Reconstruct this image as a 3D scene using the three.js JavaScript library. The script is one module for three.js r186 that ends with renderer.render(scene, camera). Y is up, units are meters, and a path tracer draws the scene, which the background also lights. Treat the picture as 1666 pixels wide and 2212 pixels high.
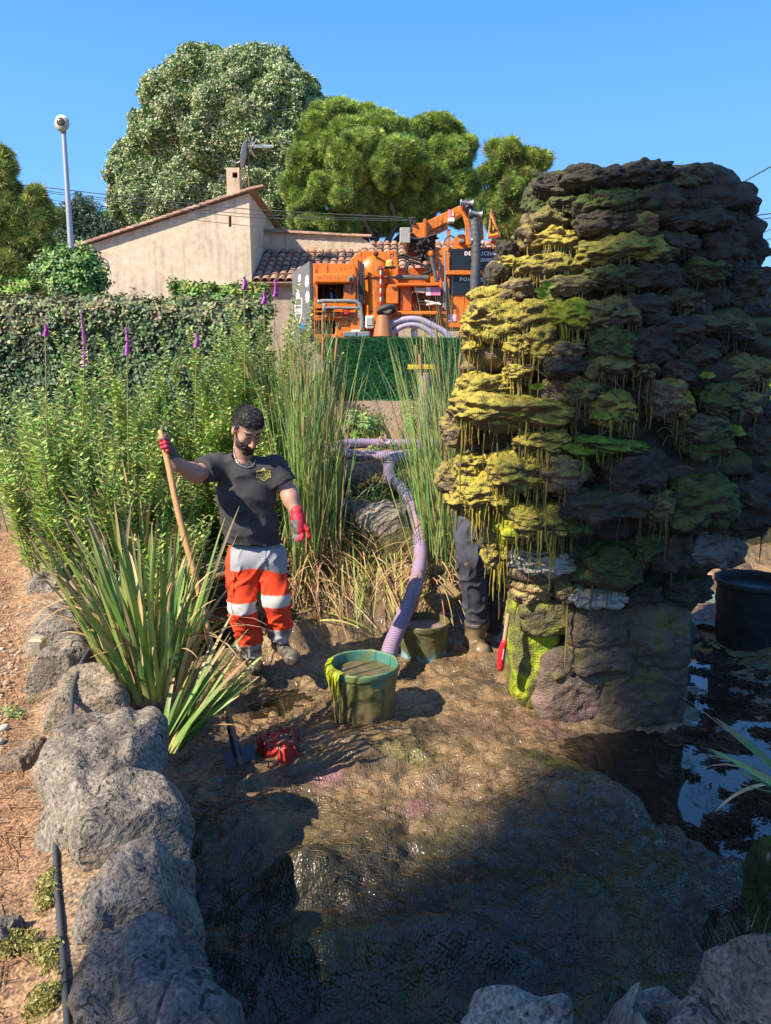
import * as THREE from 'three';
import { mergeGeometries, mergeVertices } from 'three/addons/utils/BufferGeometryUtils.js';
import { ImprovedNoise } from 'three/addons/math/ImprovedNoise.js';
import { RoundedBoxGeometry } from 'three/addons/geometries/RoundedBoxGeometry.js';
import { FontLoader } from 'three/addons/loaders/FontLoader.js';
import { TextGeometry } from 'three/addons/geometries/TextGeometry.js';

// ---------- camera, sky, sun, exposure ----------
const scene = new THREE.Scene();
const EYE = 1.55, PITCH = 10.5 * Math.PI / 180, FOC = 1593;
const camera = new THREE.PerspectiveCamera(2 * Math.atan(1106 / FOC) * 180 / Math.PI, 771 / 1024, 0.05, 1500);
camera.position.set(0, EYE, 0);
camera.lookAt(0, EYE - Math.sin(PITCH), -Math.cos(PITCH));
const renderer = new THREE.WebGLRenderer({ antialias: true });
renderer.toneMapping = THREE.LinearToneMapping;
renderer.toneMappingExposure = 2.25;
renderer.shadowMap.enabled = true;
renderer.setSize(771, 1024);

const SUN = new THREE.Vector3(-0.60, 0.68, 0.41).normalize();
const sun = new THREE.DirectionalLight(new THREE.Color(1, 0.9, 0.73), 4.1);
sun.position.copy(SUN).multiplyScalar(40); sun.target.position.set(0, 0, -6);
sun.position.add(sun.target.position);
sun.castShadow = true; sun.shadow.radius = 1;
sun.shadow.mapSize.set(4096, 4096);
Object.assign(sun.shadow.camera, { left: -30, right: 30, top: 30, bottom: -30, near: 1, far: 120 });
scene.add(sun, sun.target);
{
  const W = 256, H = 512, a = new Float32Array(W * H * 4);
  const stops = [[-90, .11, .10, .085], [-4, .15, .15, .14], [0, .36, .60, .93], [6, .235, .50, .90], [14, .15, .40, .84], [25, .085, .29, .74], [45, .05, .19, .55], [90, .035, .12, .38]];
  for (let j = 0; j < H; j++) {
    const el = (j + .5) / H * 180 - 90; let k = 0;
    while (k < stops.length - 2 && el > stops[k + 1][0]) k++;
    const s = stops[k], e = stops[k + 1], t = Math.min(1, Math.max(0, (el - s[0]) / (e[0] - s[0])));
    for (let i = 0; i < W; i++) { const o = (j * W + i) * 4, ph = ((i + .5) / W - .5) * 6.28318, er = el * Math.PI / 180, ang = Math.acos(Math.min(1, Math.cos(ph) * Math.cos(er) * SUN.x + Math.sin(er) * SUN.y + Math.sin(ph) * Math.cos(er) * SUN.z)) * 57.3, au = el > -1 ? Math.exp(-ang / 17) : 0; for (let c = 0; c < 3; c++) a[o + c] = (s[c + 1] + (e[c + 1] - s[c + 1]) * t) * .66 + au * [.5, .44, .36][c]; a[o + 3] = 1; }
  }
  const sky = new THREE.DataTexture(a, W, H, THREE.RGBAFormat, THREE.FloatType);
  sky.mapping = THREE.EquirectangularReflectionMapping; sky.magFilter = THREE.LinearFilter; sky.needsUpdate = true;
  scene.background = sky; scene.environment = sky;
}

// ---------- helpers ----------
const V = (x, y, z) => new THREE.Vector3(x, y, z);
function RNG(s) { return () => { s = (s + 0x6d2b79f5) | 0; let t = Math.imul(s ^ (s >>> 15), 1 | s); t = (t + Math.imul(t ^ (t >>> 7), 61 | t)) ^ t; return ((t ^ (t >>> 14)) >>> 0) / 4294967296; }; }
const NO = new ImprovedNoise();
const ns = (x, y, z) => NO.noise(x, y, z);
function fbm(x, y, z, o = 4) { let s = 0, a = 1, f = 1, n = 0; for (let i = 0; i < o; i++) { s += a * NO.noise(x * f + i * 7.3, y * f + i * 3.1, z * f + i * 5.7); n += a; a *= .5; f *= 2.03; } return s / n; }
const clamp = (x, a = 0, b = 1) => Math.min(b, Math.max(a, x));
const lerp = (a, b, t) => a + (b - a) * t;
const sst = (a, b, x) => { const t = clamp((x - a) / (b - a)); return t * t * (3 - 2 * t); };
const mixc = (a, b, t) => [lerp(a[0], b[0], t), lerp(a[1], b[1], t), lerp(a[2], b[2], t)];
const SP = Math.sin(PITCH), CP = Math.cos(PITCH);
function ray(px, py) { const x = (px - 833) / FOC, y = -(py - 1106) / FOC; return V(x, -SP + y * CP, -CP - y * SP); }
// where the line of sight through a spot of the photograph stands at a forward distance d / meets the height y
function P(px, py, d) { const r = ray(px, py); return r.multiplyScalar(d / -r.z).add(V(0, EYE, 0)); }
function G(px, py, y) { const r = ray(px, py); return r.multiplyScalar((y - EYE) / r.y).add(V(0, EYE, 0)); }
const depthOf = (p) => (p.y - EYE) * -SP + -p.z * CP;
const mpp = (p) => depthOf(p) / FOC;                       // metres per photograph pixel at a point
const count = new Map();
function numbered(n) { const k = count.get(n) || 0; count.set(n, k + 1); return k ? n + '_' + String(k).padStart(3, '0') : n; }
function tag(o, label, category, group, kind) {
  if (label) o.userData.label = label; if (category) o.userData.category = category;
  if (group) o.userData.group = group; if (kind) o.userData.kind = kind; return o;
}
function thing(name, label, category, pos, group) {
  const o = new THREE.Group(); o.name = numbered(name); scene.add(o);
  if (pos) o.position.copy(pos); return tag(o, label, category, group);
}
function mesh(name, geo, mat, parent = scene) {
  const m = new THREE.Mesh(geo, mat); m.name = parent === scene ? numbered(name) : name; m.castShadow = m.receiveShadow = true;
  if (parent !== scene) { parent.updateMatrixWorld(true); const p = V(0, 0, 0); parent.getWorldPosition(p); m.position.sub(p); }   // parts are modelled in world metres
  parent.add(m); return m;
}
const struct = (o, label, cat) => tag(o, label, cat, null, 'structure');
const stuff = (o, label, cat) => tag(o, label, cat, null, 'stuff');

// collects triangles with colours
class MB {
  constructor() { this.p = []; this.c = []; this.i = []; this.u = []; }
  v(x, y, z, c, u = 0, w = 0) { this.p.push(x, y, z); this.c.push(c[0], c[1], c[2]); this.u.push(u, w); return this.p.length / 3 - 1; }
  t(a, b, c) { this.i.push(a, b, c); }
  q(a, b, c, d) { this.i.push(a, b, c, a, c, d); }
  tube(pts, rad, n, col, cap = true) {
    const R = typeof rad === 'function' ? rad : (Array.isArray(rad) ? (t) => { const f = t * (rad.length - 1), k = Math.min(rad.length - 2, f | 0); return lerp(rad[k], rad[k + 1], f - k); } : () => rad);
    const C = typeof col === 'function' ? col : () => col; let prev = null; let nx = null, first = 0;
    for (let k = 0; k < pts.length; k++) {
      const d = V(0, 0, 0).subVectors(pts[Math.min(k + 1, pts.length - 1)], pts[Math.max(k - 1, 0)]).normalize();
      if (!nx) nx = Math.abs(d.y) < .9 ? V(0, 1, 0) : V(1, 0, 0);
      nx = nx.clone().addScaledVector(d, -nx.dot(d)).normalize(); const ny = d.clone().cross(nx);
      const t = k / (pts.length - 1), r = R(t, k), c = C(t, k), row = [];
      for (let j = 0; j < n; j++) { const a = j / n * Math.PI * 2, ca = Math.cos(a) * r, sa = Math.sin(a) * r; row.push(this.v(pts[k].x + nx.x * ca + ny.x * sa, pts[k].y + nx.y * ca + ny.y * sa, pts[k].z + nx.z * ca + ny.z * sa, c, j / n, t)); }
      if (prev) for (let j = 0; j < n; j++) this.q(prev[j], prev[(j + 1) % n], row[(j + 1) % n], row[j]);
      if (cap && (k === 0 || k === pts.length - 1)) { const m = this.v(pts[k].x, pts[k].y, pts[k].z, c); for (let j = 0; j < n; j++) k === 0 ? this.t(m, row[(j + 1) % n], row[j]) : this.t(m, row[j], row[(j + 1) % n]); }
      prev = row;
    }
    return this;
  }
  // a strap leaf along pts, folded down its middle; side = direction across
  strap(pts, wid, side, fold, col) {
    let prev = null; const up = V(0, 0, 0), s = V(0, 0, 0);
    for (let k = 0; k < pts.length; k++) {
      const t = k / (pts.length - 1), w = wid(t) / 2, c = col(t);
      const d = up.subVectors(pts[Math.min(k + 1, pts.length - 1)], pts[Math.max(k - 1, 0)]).normalize();
      s.copy(side).addScaledVector(d, -side.dot(d)).normalize(); const n = d.clone().cross(s).multiplyScalar(w * fold), q = pts[k], e = mixc(c, [c[0] * .8, c[1] * .85, c[2] * .8], .6);
      const row = [this.v(q.x - s.x * w, q.y - s.y * w, q.z - s.z * w, e), this.v(q.x + n.x, q.y + n.y, q.z + n.z, c), this.v(q.x + s.x * w, q.y + s.y * w, q.z + s.z * w, e)];
      if (prev) { this.q(prev[0], prev[1], row[1], row[0]); this.q(prev[1], prev[2], row[2], row[1]); }
      prev = row;
    }
    return this;
  }
  // a small pointed leaf of four triangles
  leaf(o, dir, side, L, W, col, droop = 0) {
    const n = dir.clone().cross(side).normalize(), m = o.clone().addScaledVector(dir, L * .45).addScaledVector(n, L * .07), e = o.clone().addScaledVector(dir, L).addScaledVector(V(0, -1, 0), droop * L), c2 = mixc(col, [col[0] * .8, col[1] * .8, col[2] * .8], 1);
    const a = this.v(o.x, o.y, o.z, c2), b = this.v(m.x - side.x * W / 2, m.y - side.y * W / 2, m.z - side.z * W / 2, col), c = this.v(m.x - n.x * W * .12, m.y - n.y * W * .12, m.z - n.z * W * .12, col), d = this.v(m.x + side.x * W / 2, m.y + side.y * W / 2, m.z + side.z * W / 2, col), f = this.v(e.x, e.y, e.z, col);
    this.t(a, c, b); this.t(a, d, c); this.t(b, c, f); this.t(c, d, f); return this;
  }
  add(g, col = [1, 1, 1], m) {
    const q = g.clone(); if (m) q.applyMatrix4(m); const p = q.attributes.position, b = this.p.length / 3, uv = q.attributes.uv;
    for (let k = 0; k < p.count; k++) this.v(p.getX(k), p.getY(k), p.getZ(k), col, uv ? uv.getX(k) : 0, uv ? uv.getY(k) : 0);
    if (q.index) for (let k = 0; k < q.index.count; k++) this.i.push(b + q.index.getX(k)); else for (let k = 0; k < p.count; k++) this.i.push(b + k);
    return this;
  }
  geo() {
    const g = new THREE.BufferGeometry();
    g.setAttribute('position', new THREE.Float32BufferAttribute(this.p, 3)); g.setAttribute('color', new THREE.Float32BufferAttribute(this.c, 3)); g.setAttribute('uv', new THREE.Float32BufferAttribute(this.u, 2));
    g.setIndex(this.i.length && Math.max(this.p.length / 3) > 65535 ? new THREE.Uint32BufferAttribute(this.i, 1) : new THREE.Uint16BufferAttribute(this.i, 1)); g.computeVertexNormals(); return g;
  }
  build(name, mat, parent) { return mesh(name, this.geo(), mat, parent); }
}
// uv in metres from the side a face looks to
function boxUV(g, s = 1) {
  const h = g.index ? g.toNonIndexed() : g, p = h.attributes.position, uv = new Float32Array(p.count * 2);
  for (let k = 0; k < p.count; k += 3) {
    const ax = p.getX(k), ay = p.getY(k), az = p.getZ(k), e1 = V(p.getX(k + 1) - ax, p.getY(k + 1) - ay, p.getZ(k + 1) - az), e2 = V(p.getX(k + 2) - ax, p.getY(k + 2) - ay, p.getZ(k + 2) - az), n = e1.cross(e2), x = Math.abs(n.x), y = Math.abs(n.y), z = Math.abs(n.z);
    for (let j = k; j < k + 3; j++) { const X = p.getX(j), Y = p.getY(j), Z = p.getZ(j); if (y >= x && y >= z) { uv[j * 2] = X * s; uv[j * 2 + 1] = Z * s; } else if (x >= z) { uv[j * 2] = Z * s; uv[j * 2 + 1] = Y * s; } else { uv[j * 2] = X * s; uv[j * 2 + 1] = Y * s; } }
  }
  h.setAttribute('uv', new THREE.BufferAttribute(uv, 2)); return h;
}
// naive surface nets over sdf < 0
function nets(min, max, cell, sdf, colorFn) {
  const nx = Math.ceil((max.x - min.x) / cell) + 1, ny = Math.ceil((max.y - min.y) / cell) + 1, nz = Math.ceil((max.z - min.z) / cell) + 1, F = new Float32Array(nx * ny * nz);
  for (let k = 0, o = 0; k < nz; k++) for (let j = 0; j < ny; j++) for (let i = 0; i < nx; i++, o++) F[o] = (i === 0 || j === 0 || k === 0 || i === nx - 1 || j === ny - 1 || k === nz - 1) ? 1 : sdf(min.x + i * cell, min.y + j * cell, min.z + k * cell);
  const id = new Int32Array(nx * ny * nz).fill(-1), pos = [], idx = [], sy = nx, sz = nx * ny;
  const E = [[0, 1], [0, 2], [0, 4], [1, 3], [1, 5], [2, 3], [2, 6], [3, 7], [4, 5], [4, 6], [5, 7], [6, 7]], off = [0, 1, sy, sy + 1, sz, sz + 1, sz + sy, sz + sy + 1];
  for (let k = 0; k < nz - 1; k++) for (let j = 0; j < ny - 1; j++) for (let i = 0; i < nx - 1; i++) {
    const o = i + j * sy + k * sz; let m = 0; for (let c = 0; c < 8; c++) if (F[o + off[c]] < 0) m |= 1 << c;
    if (m === 0 || m === 255) continue; let X = 0, Y = 0, Z = 0, n = 0;
    for (const [a, b] of E) { const fa = F[o + off[a]], fb = F[o + off[b]]; if ((fa < 0) === (fb < 0)) continue; const t = fa / (fa - fb); X += (a & 1) + ((b & 1) - (a & 1)) * t; Y += (a >> 1 & 1) + ((b >> 1 & 1) - (a >> 1 & 1)) * t; Z += (a >> 2) + ((b >> 2) - (a >> 2)) * t; n++; }
    id[o] = pos.length / 3; pos.push(min.x + (i + X / n) * cell, min.y + (j + Y / n) * cell, min.z + (k + Z / n) * cell);
  }
  for (let k = 1; k < nz - 1; k++) for (let j = 1; j < ny - 1; j++) for (let i = 1; i < nx - 1; i++) {
    const o = i + j * sy + k * sz, s = F[o] < 0;
    const quad = (a, b, c, d, f) => { a = id[a]; b = id[b]; c = id[c]; d = id[d]; f ? idx.push(a, b, c, a, c, d) : idx.push(a, c, b, a, d, c); };
    if (s !== F[o + 1] < 0) quad(o - sy - sz, o - sz, o, o - sy, s);
    if (s !== F[o + sy] < 0) quad(o - 1 - sz, o - 1, o, o - sz, s);
    if (s !== F[o + sz] < 0) quad(o - 1 - sy, o - sy, o, o - 1, s);
  }
  const g = new THREE.BufferGeometry(); g.setAttribute('position', new THREE.Float32BufferAttribute(pos, 3)); g.setIndex(new THREE.Uint32BufferAttribute(idx, 1)); g.computeVertexNormals();
  if (colorFn) paint(g, colorFn);
  return g;
}
function paint(g, fn) {
  const p = g.attributes.position, n = g.attributes.normal, c = new Float32Array(p.count * 3);
  for (let k = 0; k < p.count; k++) { const q = fn(p.getX(k), p.getY(k), p.getZ(k), n.getX(k), n.getY(k), n.getZ(k)); c[k * 3] = q[0]; c[k * 3 + 1] = q[1]; c[k * 3 + 2] = q[2]; }
  g.setAttribute('color', new THREE.BufferAttribute(c, 3)); return g;
}
// tileable-ish textures from noise
function tex(size, fn, srgb, rep) {
  const a = new Uint8Array(size * size * 4);
  for (let j = 0; j < size; j++) for (let i = 0; i < size; i++) { const q = fn(i / size, j / size), o = (j * size + i) * 4; a[o] = clamp(q[0]) * 255; a[o + 1] = clamp(q[1]) * 255; a[o + 2] = clamp(q[2]) * 255; a[o + 3] = 255; }
  const t = new THREE.DataTexture(a, size, size, THREE.RGBAFormat); t.wrapS = t.wrapT = THREE.RepeatWrapping; t.magFilter = THREE.LinearFilter; t.minFilter = THREE.LinearMipmapLinearFilter; t.generateMipmaps = true;
  if (srgb) t.colorSpace = THREE.SRGBColorSpace; if (rep) t.repeat.set(rep, rep); t.needsUpdate = true; return t;
}
const g1 = (x) => [x, x, x];
// noise that tiles over u, v in 0..1 with f cells
const HSH = (() => { const r = RNG(4242), a = new Float32Array(65536 * 2); for (let i = 0; i < 65536; i++) { const t = r() * 6.28318; a[i * 2] = Math.cos(t); a[i * 2 + 1] = Math.sin(t); } return a; })();
function tn(u, v, f, s = 0) {
  f = Math.round(f); const x = u * f, y = v * f, xi = Math.floor(x), yi = Math.floor(y), fx = x - xi, fy = y - yi, q = (s * 977) | 0;
  const g = (i, j, dx, dy) => { const h = ((Math.imul((i % f + f) % f, 7919) ^ Math.imul((j % f + f) % f, 104729) ^ Math.imul(q, 31337)) >>> 3) & 65535; const k = (Math.imul(h, 40503) >>> 4) & 65535; return HSH[k * 2] * dx + HSH[k * 2 + 1] * dy; };
  const e = (t) => t * t * t * (t * (t * 6 - 15) + 10), U = e(fx), W = e(fy); return 1.4 * lerp(lerp(g(xi, yi, fx, fy), g(xi + 1, yi, fx - 1, fy), U), lerp(g(xi, yi + 1, fx, fy - 1), g(xi + 1, yi + 1, fx - 1, fy - 1), U), W);
}
function tfb(u, v, f, s, o = 4) { let x = 0, a = 1, n = 0; for (let i = 0; i < o; i++) { x += a * tn(u, v, f, s + i * 9.1); n += a; a *= .55; f *= 2; } return x / n; }
function std(o) { return new THREE.MeshStandardMaterial({ roughness: .9, ...o }); }
const T = {
  rockBump: tex(1024, (u, v) => { let h = .6 + .45 * tfb(u, v, 36, 3, 5); const p = tn(u, v, 64, 21), q = tn(u, v, 130, 31), e = tn(u, v, 9, 77); h -= sst(.25, .5, p) * .55 * sst(-.2, .3, e) + sst(.25, .5, q) * .35; return g1(h); }),
  rockCol: tex(512, (u, v) => { const h = tfb(u, v, 10, 5, 5), f = tfb(u, v, 70, 15, 2), p = sst(.25, .5, tn(u, v, 64, 21)) * sst(-.2, .3, tn(u, v, 9, 77)); const k = .8 + .3 * h + .3 * f - .35 * p; return [k, k * .985, k * .965]; }, true),
  crumb: tex(1024, (u, v) => g1(.5 + .5 * tfb(u, v, 22, 41, 5) + .18 * tn(u, v, 150, 7))),
  soil: tex(1024, (u, v) => { const h = tfb(u, v, 8, 50, 6), f = tfb(u, v, 90, 61, 2), s = sst(.25, .4, tn(u, v, 60, 71)), d = sst(.25, .45, tn(u, v, 40, 81)); let k = .8 + .35 * h + .4 * f; return [clamp(k + s * .14 - d * .2), clamp(k * .97 + s * .14 - d * .19), clamp(k * .94 + s * .15 - d * .16)]; }, true),
  soilBump: tex(1024, (u, v) => g1(.5 + .4 * tfb(u, v, 20, 50, 6) + .2 * tn(u, v, 120, 61))),
  plaster: tex(1024, (u, v) => g1(.5 + .4 * tfb(u, v, 60, 91, 4))),
  fine: tex(512, (u, v) => g1(.5 + .5 * tfb(u, v, 60, 101, 3))),
  clod: tex(1024, (u, v) => { const a = Math.abs(tfb(u, v, 10, 211, 4)), b = Math.abs(tfb(u, v, 26, 223, 3)), w = .02 * tn(u, v, 7, 5); const st = (f, an, s) => { const c = Math.cos(an), q = Math.sin(an); return sst(.30, .5, NO.noise((u * c + v * q) * f * 1.2 + s, (v * c - u * q + w) * f * 9 + w * 60, s)); }; return g1(.75 - .9 * a - .5 * b + .18 * tn(u, v, 120, 9) + .16 * (st(12, .4, 3) + st(13, 1.5, 8) + st(12, 2.5, 14))); }),
  fibre: tex(1024, (u, v) => { const w = .04 * tn(u, v, 5, 3), s = .05 * tn(u, v, 4, 8); return g1(.5 + .3 * tfb(u, v, 9, 111, 4) + .33 * NO.noise((u + s) * 14 + 9 * w, (v + w) * 130 + 20 * s, 4.4) + .18 * NO.noise((u + v * .6) * 22 + w * 60, (v - u * .6) * 160, 8)); }),
};
const M = {
  stone: std({ vertexColors: true, map: T.rockCol, bumpMap: T.rockBump, bumpScale: .011, roughness: .95 }),
  crumbRock: std({ vertexColors: true, bumpMap: T.crumb, bumpScale: .022, roughness: .8 }),
  col: std({ vertexColors: true, roughness: .8 }),
  colWet: std({ vertexColors: true, roughness: .3 }),
  leaf: new THREE.MeshPhysicalMaterial({ vertexColors: true, roughness: .55, transmission: .22, thickness: 0 }),
  dryLeaf: std({ vertexColors: true, roughness: .85 }),
};
// ---------- ground, pond, rim stones ----------
const poly = [[560, 2330, .1], [500, 2212, .1], [455, 2090, .1], [425, 1960, .1], [398, 1840, .1], [372, 1700, .1], [330, 1590, .1], [285, 1480, .1], [215, 1330, .12], [160, 1200, .15]].map((q) => { const p = G(...q); return [p.x, p.z]; })
  .concat([[-3.0, -7.0], [-1.4, -7.2], [-.4, -7.1], [.4, -7.1], [1.4, -7.3], [3, -8], [5.2, -8], [5.2, -3.4], [2.6, -2.6], [1.35, -2.0], [1.0, -1.75], [.7, -1.5], [.35, -1.38], [.05, -1.3], [-.25, -1.2]]);
function pondDist(x, z) {   // positive inside
  let ins = false, d = 1e9;
  for (let i = 0, j = poly.length - 1; i < poly.length; j = i++) {
    const [ax, az] = poly[i], [bx, bz] = poly[j];
    if ((az > z) !== (bz > z) && x < (bx - ax) * (z - az) / (bz - az) + ax) ins = !ins;
    const ex = bx - ax, ez = bz - az, t = clamp(((x - ax) * ex + (z - az) * ez) / (ex * ex + ez * ez)), dx = x - ax - ex * t, dz = z - az - ez * t; d = Math.min(d, dx * dx + dz * dz);
  }
  return Math.sqrt(d) * (ins ? 1 : -1);
}
function baseH(x, z) {
  const d = -z; let h = lerp(.36, .74, sst(-3.4, -.6, x)) * sst(3.2, 8.6, d);
  const r = Math.hypot(x, z); if (r > 40) h += sst(60, 300, r) * 2;
  return h + .025 * fbm(x * .7, 0, z * .7, 3) * sst(-2, 2, d) + (r < 14 ? .012 * fbm(x * 4, 3, z * 4, 3) : 0);
}
function groundH(x, z) {
  let h = baseH(x, z); if (Math.abs(x) > 7 || z < -9 || z > 1) return h;
  const t = pondDist(x, z), w = lerp(.16, 1.1, sst(5.0, 6.4, -z)) ; 
  h += (x < -.3 && -z < 7 ? .06 : .05) * sst(-.46, -.3, t) * (1 - sst(-.08, .02, t));
  return lerp(h, -.8, sst(0, 1, (t + .02) / w));
}
{
  const lines = (a, b, st, far, k) => { const r = []; for (let x = a; x <= b + 1e-6; x += st) r.push(x); let s = st, x = b; const up = []; while (x < far) { s *= k; x += s; up.push(x); } s = st; x = a; const dn = []; while (x > -far) { s *= k; x -= s; dn.unshift(x); } return dn.concat(r, up); };
  const X = lines(-4.6, 4.2, .045, 700, 1.14), Z = lines(-9.6, -.6, .045, 700, 1.14), g = new THREE.BufferGeometry(), p = [], u = [], c = [], ix = [];
  for (const z of Z) for (const x of X) {
    const h = groundH(x, z), f = fbm(x * .9, 7, z * .9, 4), near = -z < 9.7;
    let k = mixc([.47, .275, .15], [.33, .20, .115], sst(-.3, .4, f)); k = mixc(k, [.50, .34, .21], sst(.1, .5, fbm(x * 2.3, 2, z * 2.3, 3)));
    if (x < -3 && -z > 5.2) k = mixc(k, [.27, .21, .16], sst(-.2, .2, f + .1));
    if (!near) k = mixc(k, [.23, .2, .13], sst(9.7, 30, -z)); if (x > 5 || -z > 30) k = [.14, .15, .06];
    const t = Math.abs(x) < 7 && near ? pondDist(x, z) : -1; if (t > -.5 && x < -.2 && -z < 7) k = mixc(k, [.46, .34, .225], sst(-.46, -.3, t + .12 * f) * .8); if (t > 0) k = mixc(k, [.045, .047, .016], sst(.0, .1, t));
    p.push(x, h, z); u.push(x, z); c.push(...k);
  }
  for (let j = 0; j < Z.length - 1; j++) for (let i = 0; i < X.length - 1; i++) { const a = j * X.length + i, b = a + X.length; ix.push(a, b, a + 1, a + 1, b, b + 1); }
  g.setAttribute('position', new THREE.Float32BufferAttribute(p, 3)); g.setAttribute('uv', new THREE.Float32BufferAttribute(u, 2)); g.setAttribute('color', new THREE.Float32BufferAttribute(c, 3)); g.setIndex(new THREE.Uint32BufferAttribute(ix, 1)); g.computeVertexNormals();
  struct(mesh('ground', g, std({ vertexColors: true, map: T.soil, bumpMap: T.soilBump, bumpScale: .012, roughness: 1 })), 'dry reddish earth and grit around the pond', 'ground');
}
// mud in the drained pond: mounds named by where they stand
const mounds = [[800, 1625, 150, 60, .075], [790, 1860, 110, 95, .09], [665, 1935, 95, 55, .19], [1120, 1655, 150, 42, .075], [1290, 1715, 100, 60, .085], [985, 1495, 100, 28, .05], [740, 2090, 230, 60, .14], [1000, 2080, 120, 45, .13], [1240, 1960, 150, 50, .08], [520, 1800, 90, 60, .08], [1150, 1475, 60, 30, .05], [1150, 1800, 180, 70, .05],
  [620, 1500, 130, 60, -.06], [1380, 1900, 160, 90, .06], [600, 1405, 120, 36, .15], [632, 1412, 50, 20, .06], [860, 1350, 160, 40, .10], [1080, 1420, 110, 30, .05], [1000, 1950, 120, 70, .05], [1640, 1480, 110, 40, .03]].map((m) => { const c = G(m[0], m[1], -.42), s = mpp(c), r = ray(m[0], m[1]).normalize(); return [c.x, c.z, m[2] * s, m[3] * s / -r.y, m[4]]; });
const dips = [[1560, 1480, 170, 150, -.10], [1430, 1650, 150, 55, -.085], [1560, 1690, 130, 60, -.085], [1360, 1630, 140, 40, -.08], [1300, 1600, 110, 30, -.05], [1500, 1730, 110, 45, -.09], [1600, 1790, 90, 50, -.09]].map((m) => { const c = G(m[0], m[1], -.45), s = mpp(c), r = ray(m[0], m[1]).normalize(); return [c.x, c.z, m[2] * s, m[3] * s / -r.y, m[4]]; });
const WATER = -.475;
function mudH(x, z, fine = true) {
  let h = -.425 + .045 * fbm(x * 1.3, 11, z * 1.3, 3);
  for (const m of mounds) { const a = (x - m[0]) / m[2], b = (z - m[1]) / m[3], q = a * a + b * b; if (q < 5) h += m[4] * Math.exp(-q * 1.1); }
  for (const m of dips) { const a = (x - m[0]) / m[2], b = (z - m[1]) / m[3], q = a * a + b * b; if (q < 5) h += m[4] * Math.exp(-q * .8); }
  h += .86 * sst(5.05, 7.2, -z) * sst(1.4, .7, x) + .25 * sst(6.4, 7.4, -z) * sst(.7, 1.4, x);
  if (fine) { const w = fbm(x * 1.6, 5, z * 1.6, 2) * 2.2; h += .05 * fbm(x * 4.5, 12, z * 4.5, 3) + .03 * (.5 - Math.abs(fbm(x * 6, 31, z * 6, 3)) * 2.4) + .02 * (.4 - Math.abs(fbm(x * 15 + w, 8, z * 15, 3)) * 2) + .006 * ns((x * Math.cos(w) + z * Math.sin(w)) * 8, w, (z * Math.cos(w) - x * Math.sin(w)) * 22) + .008 * fbm(x * 34, 4, z * 34, 2); }
  return h;
}
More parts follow.
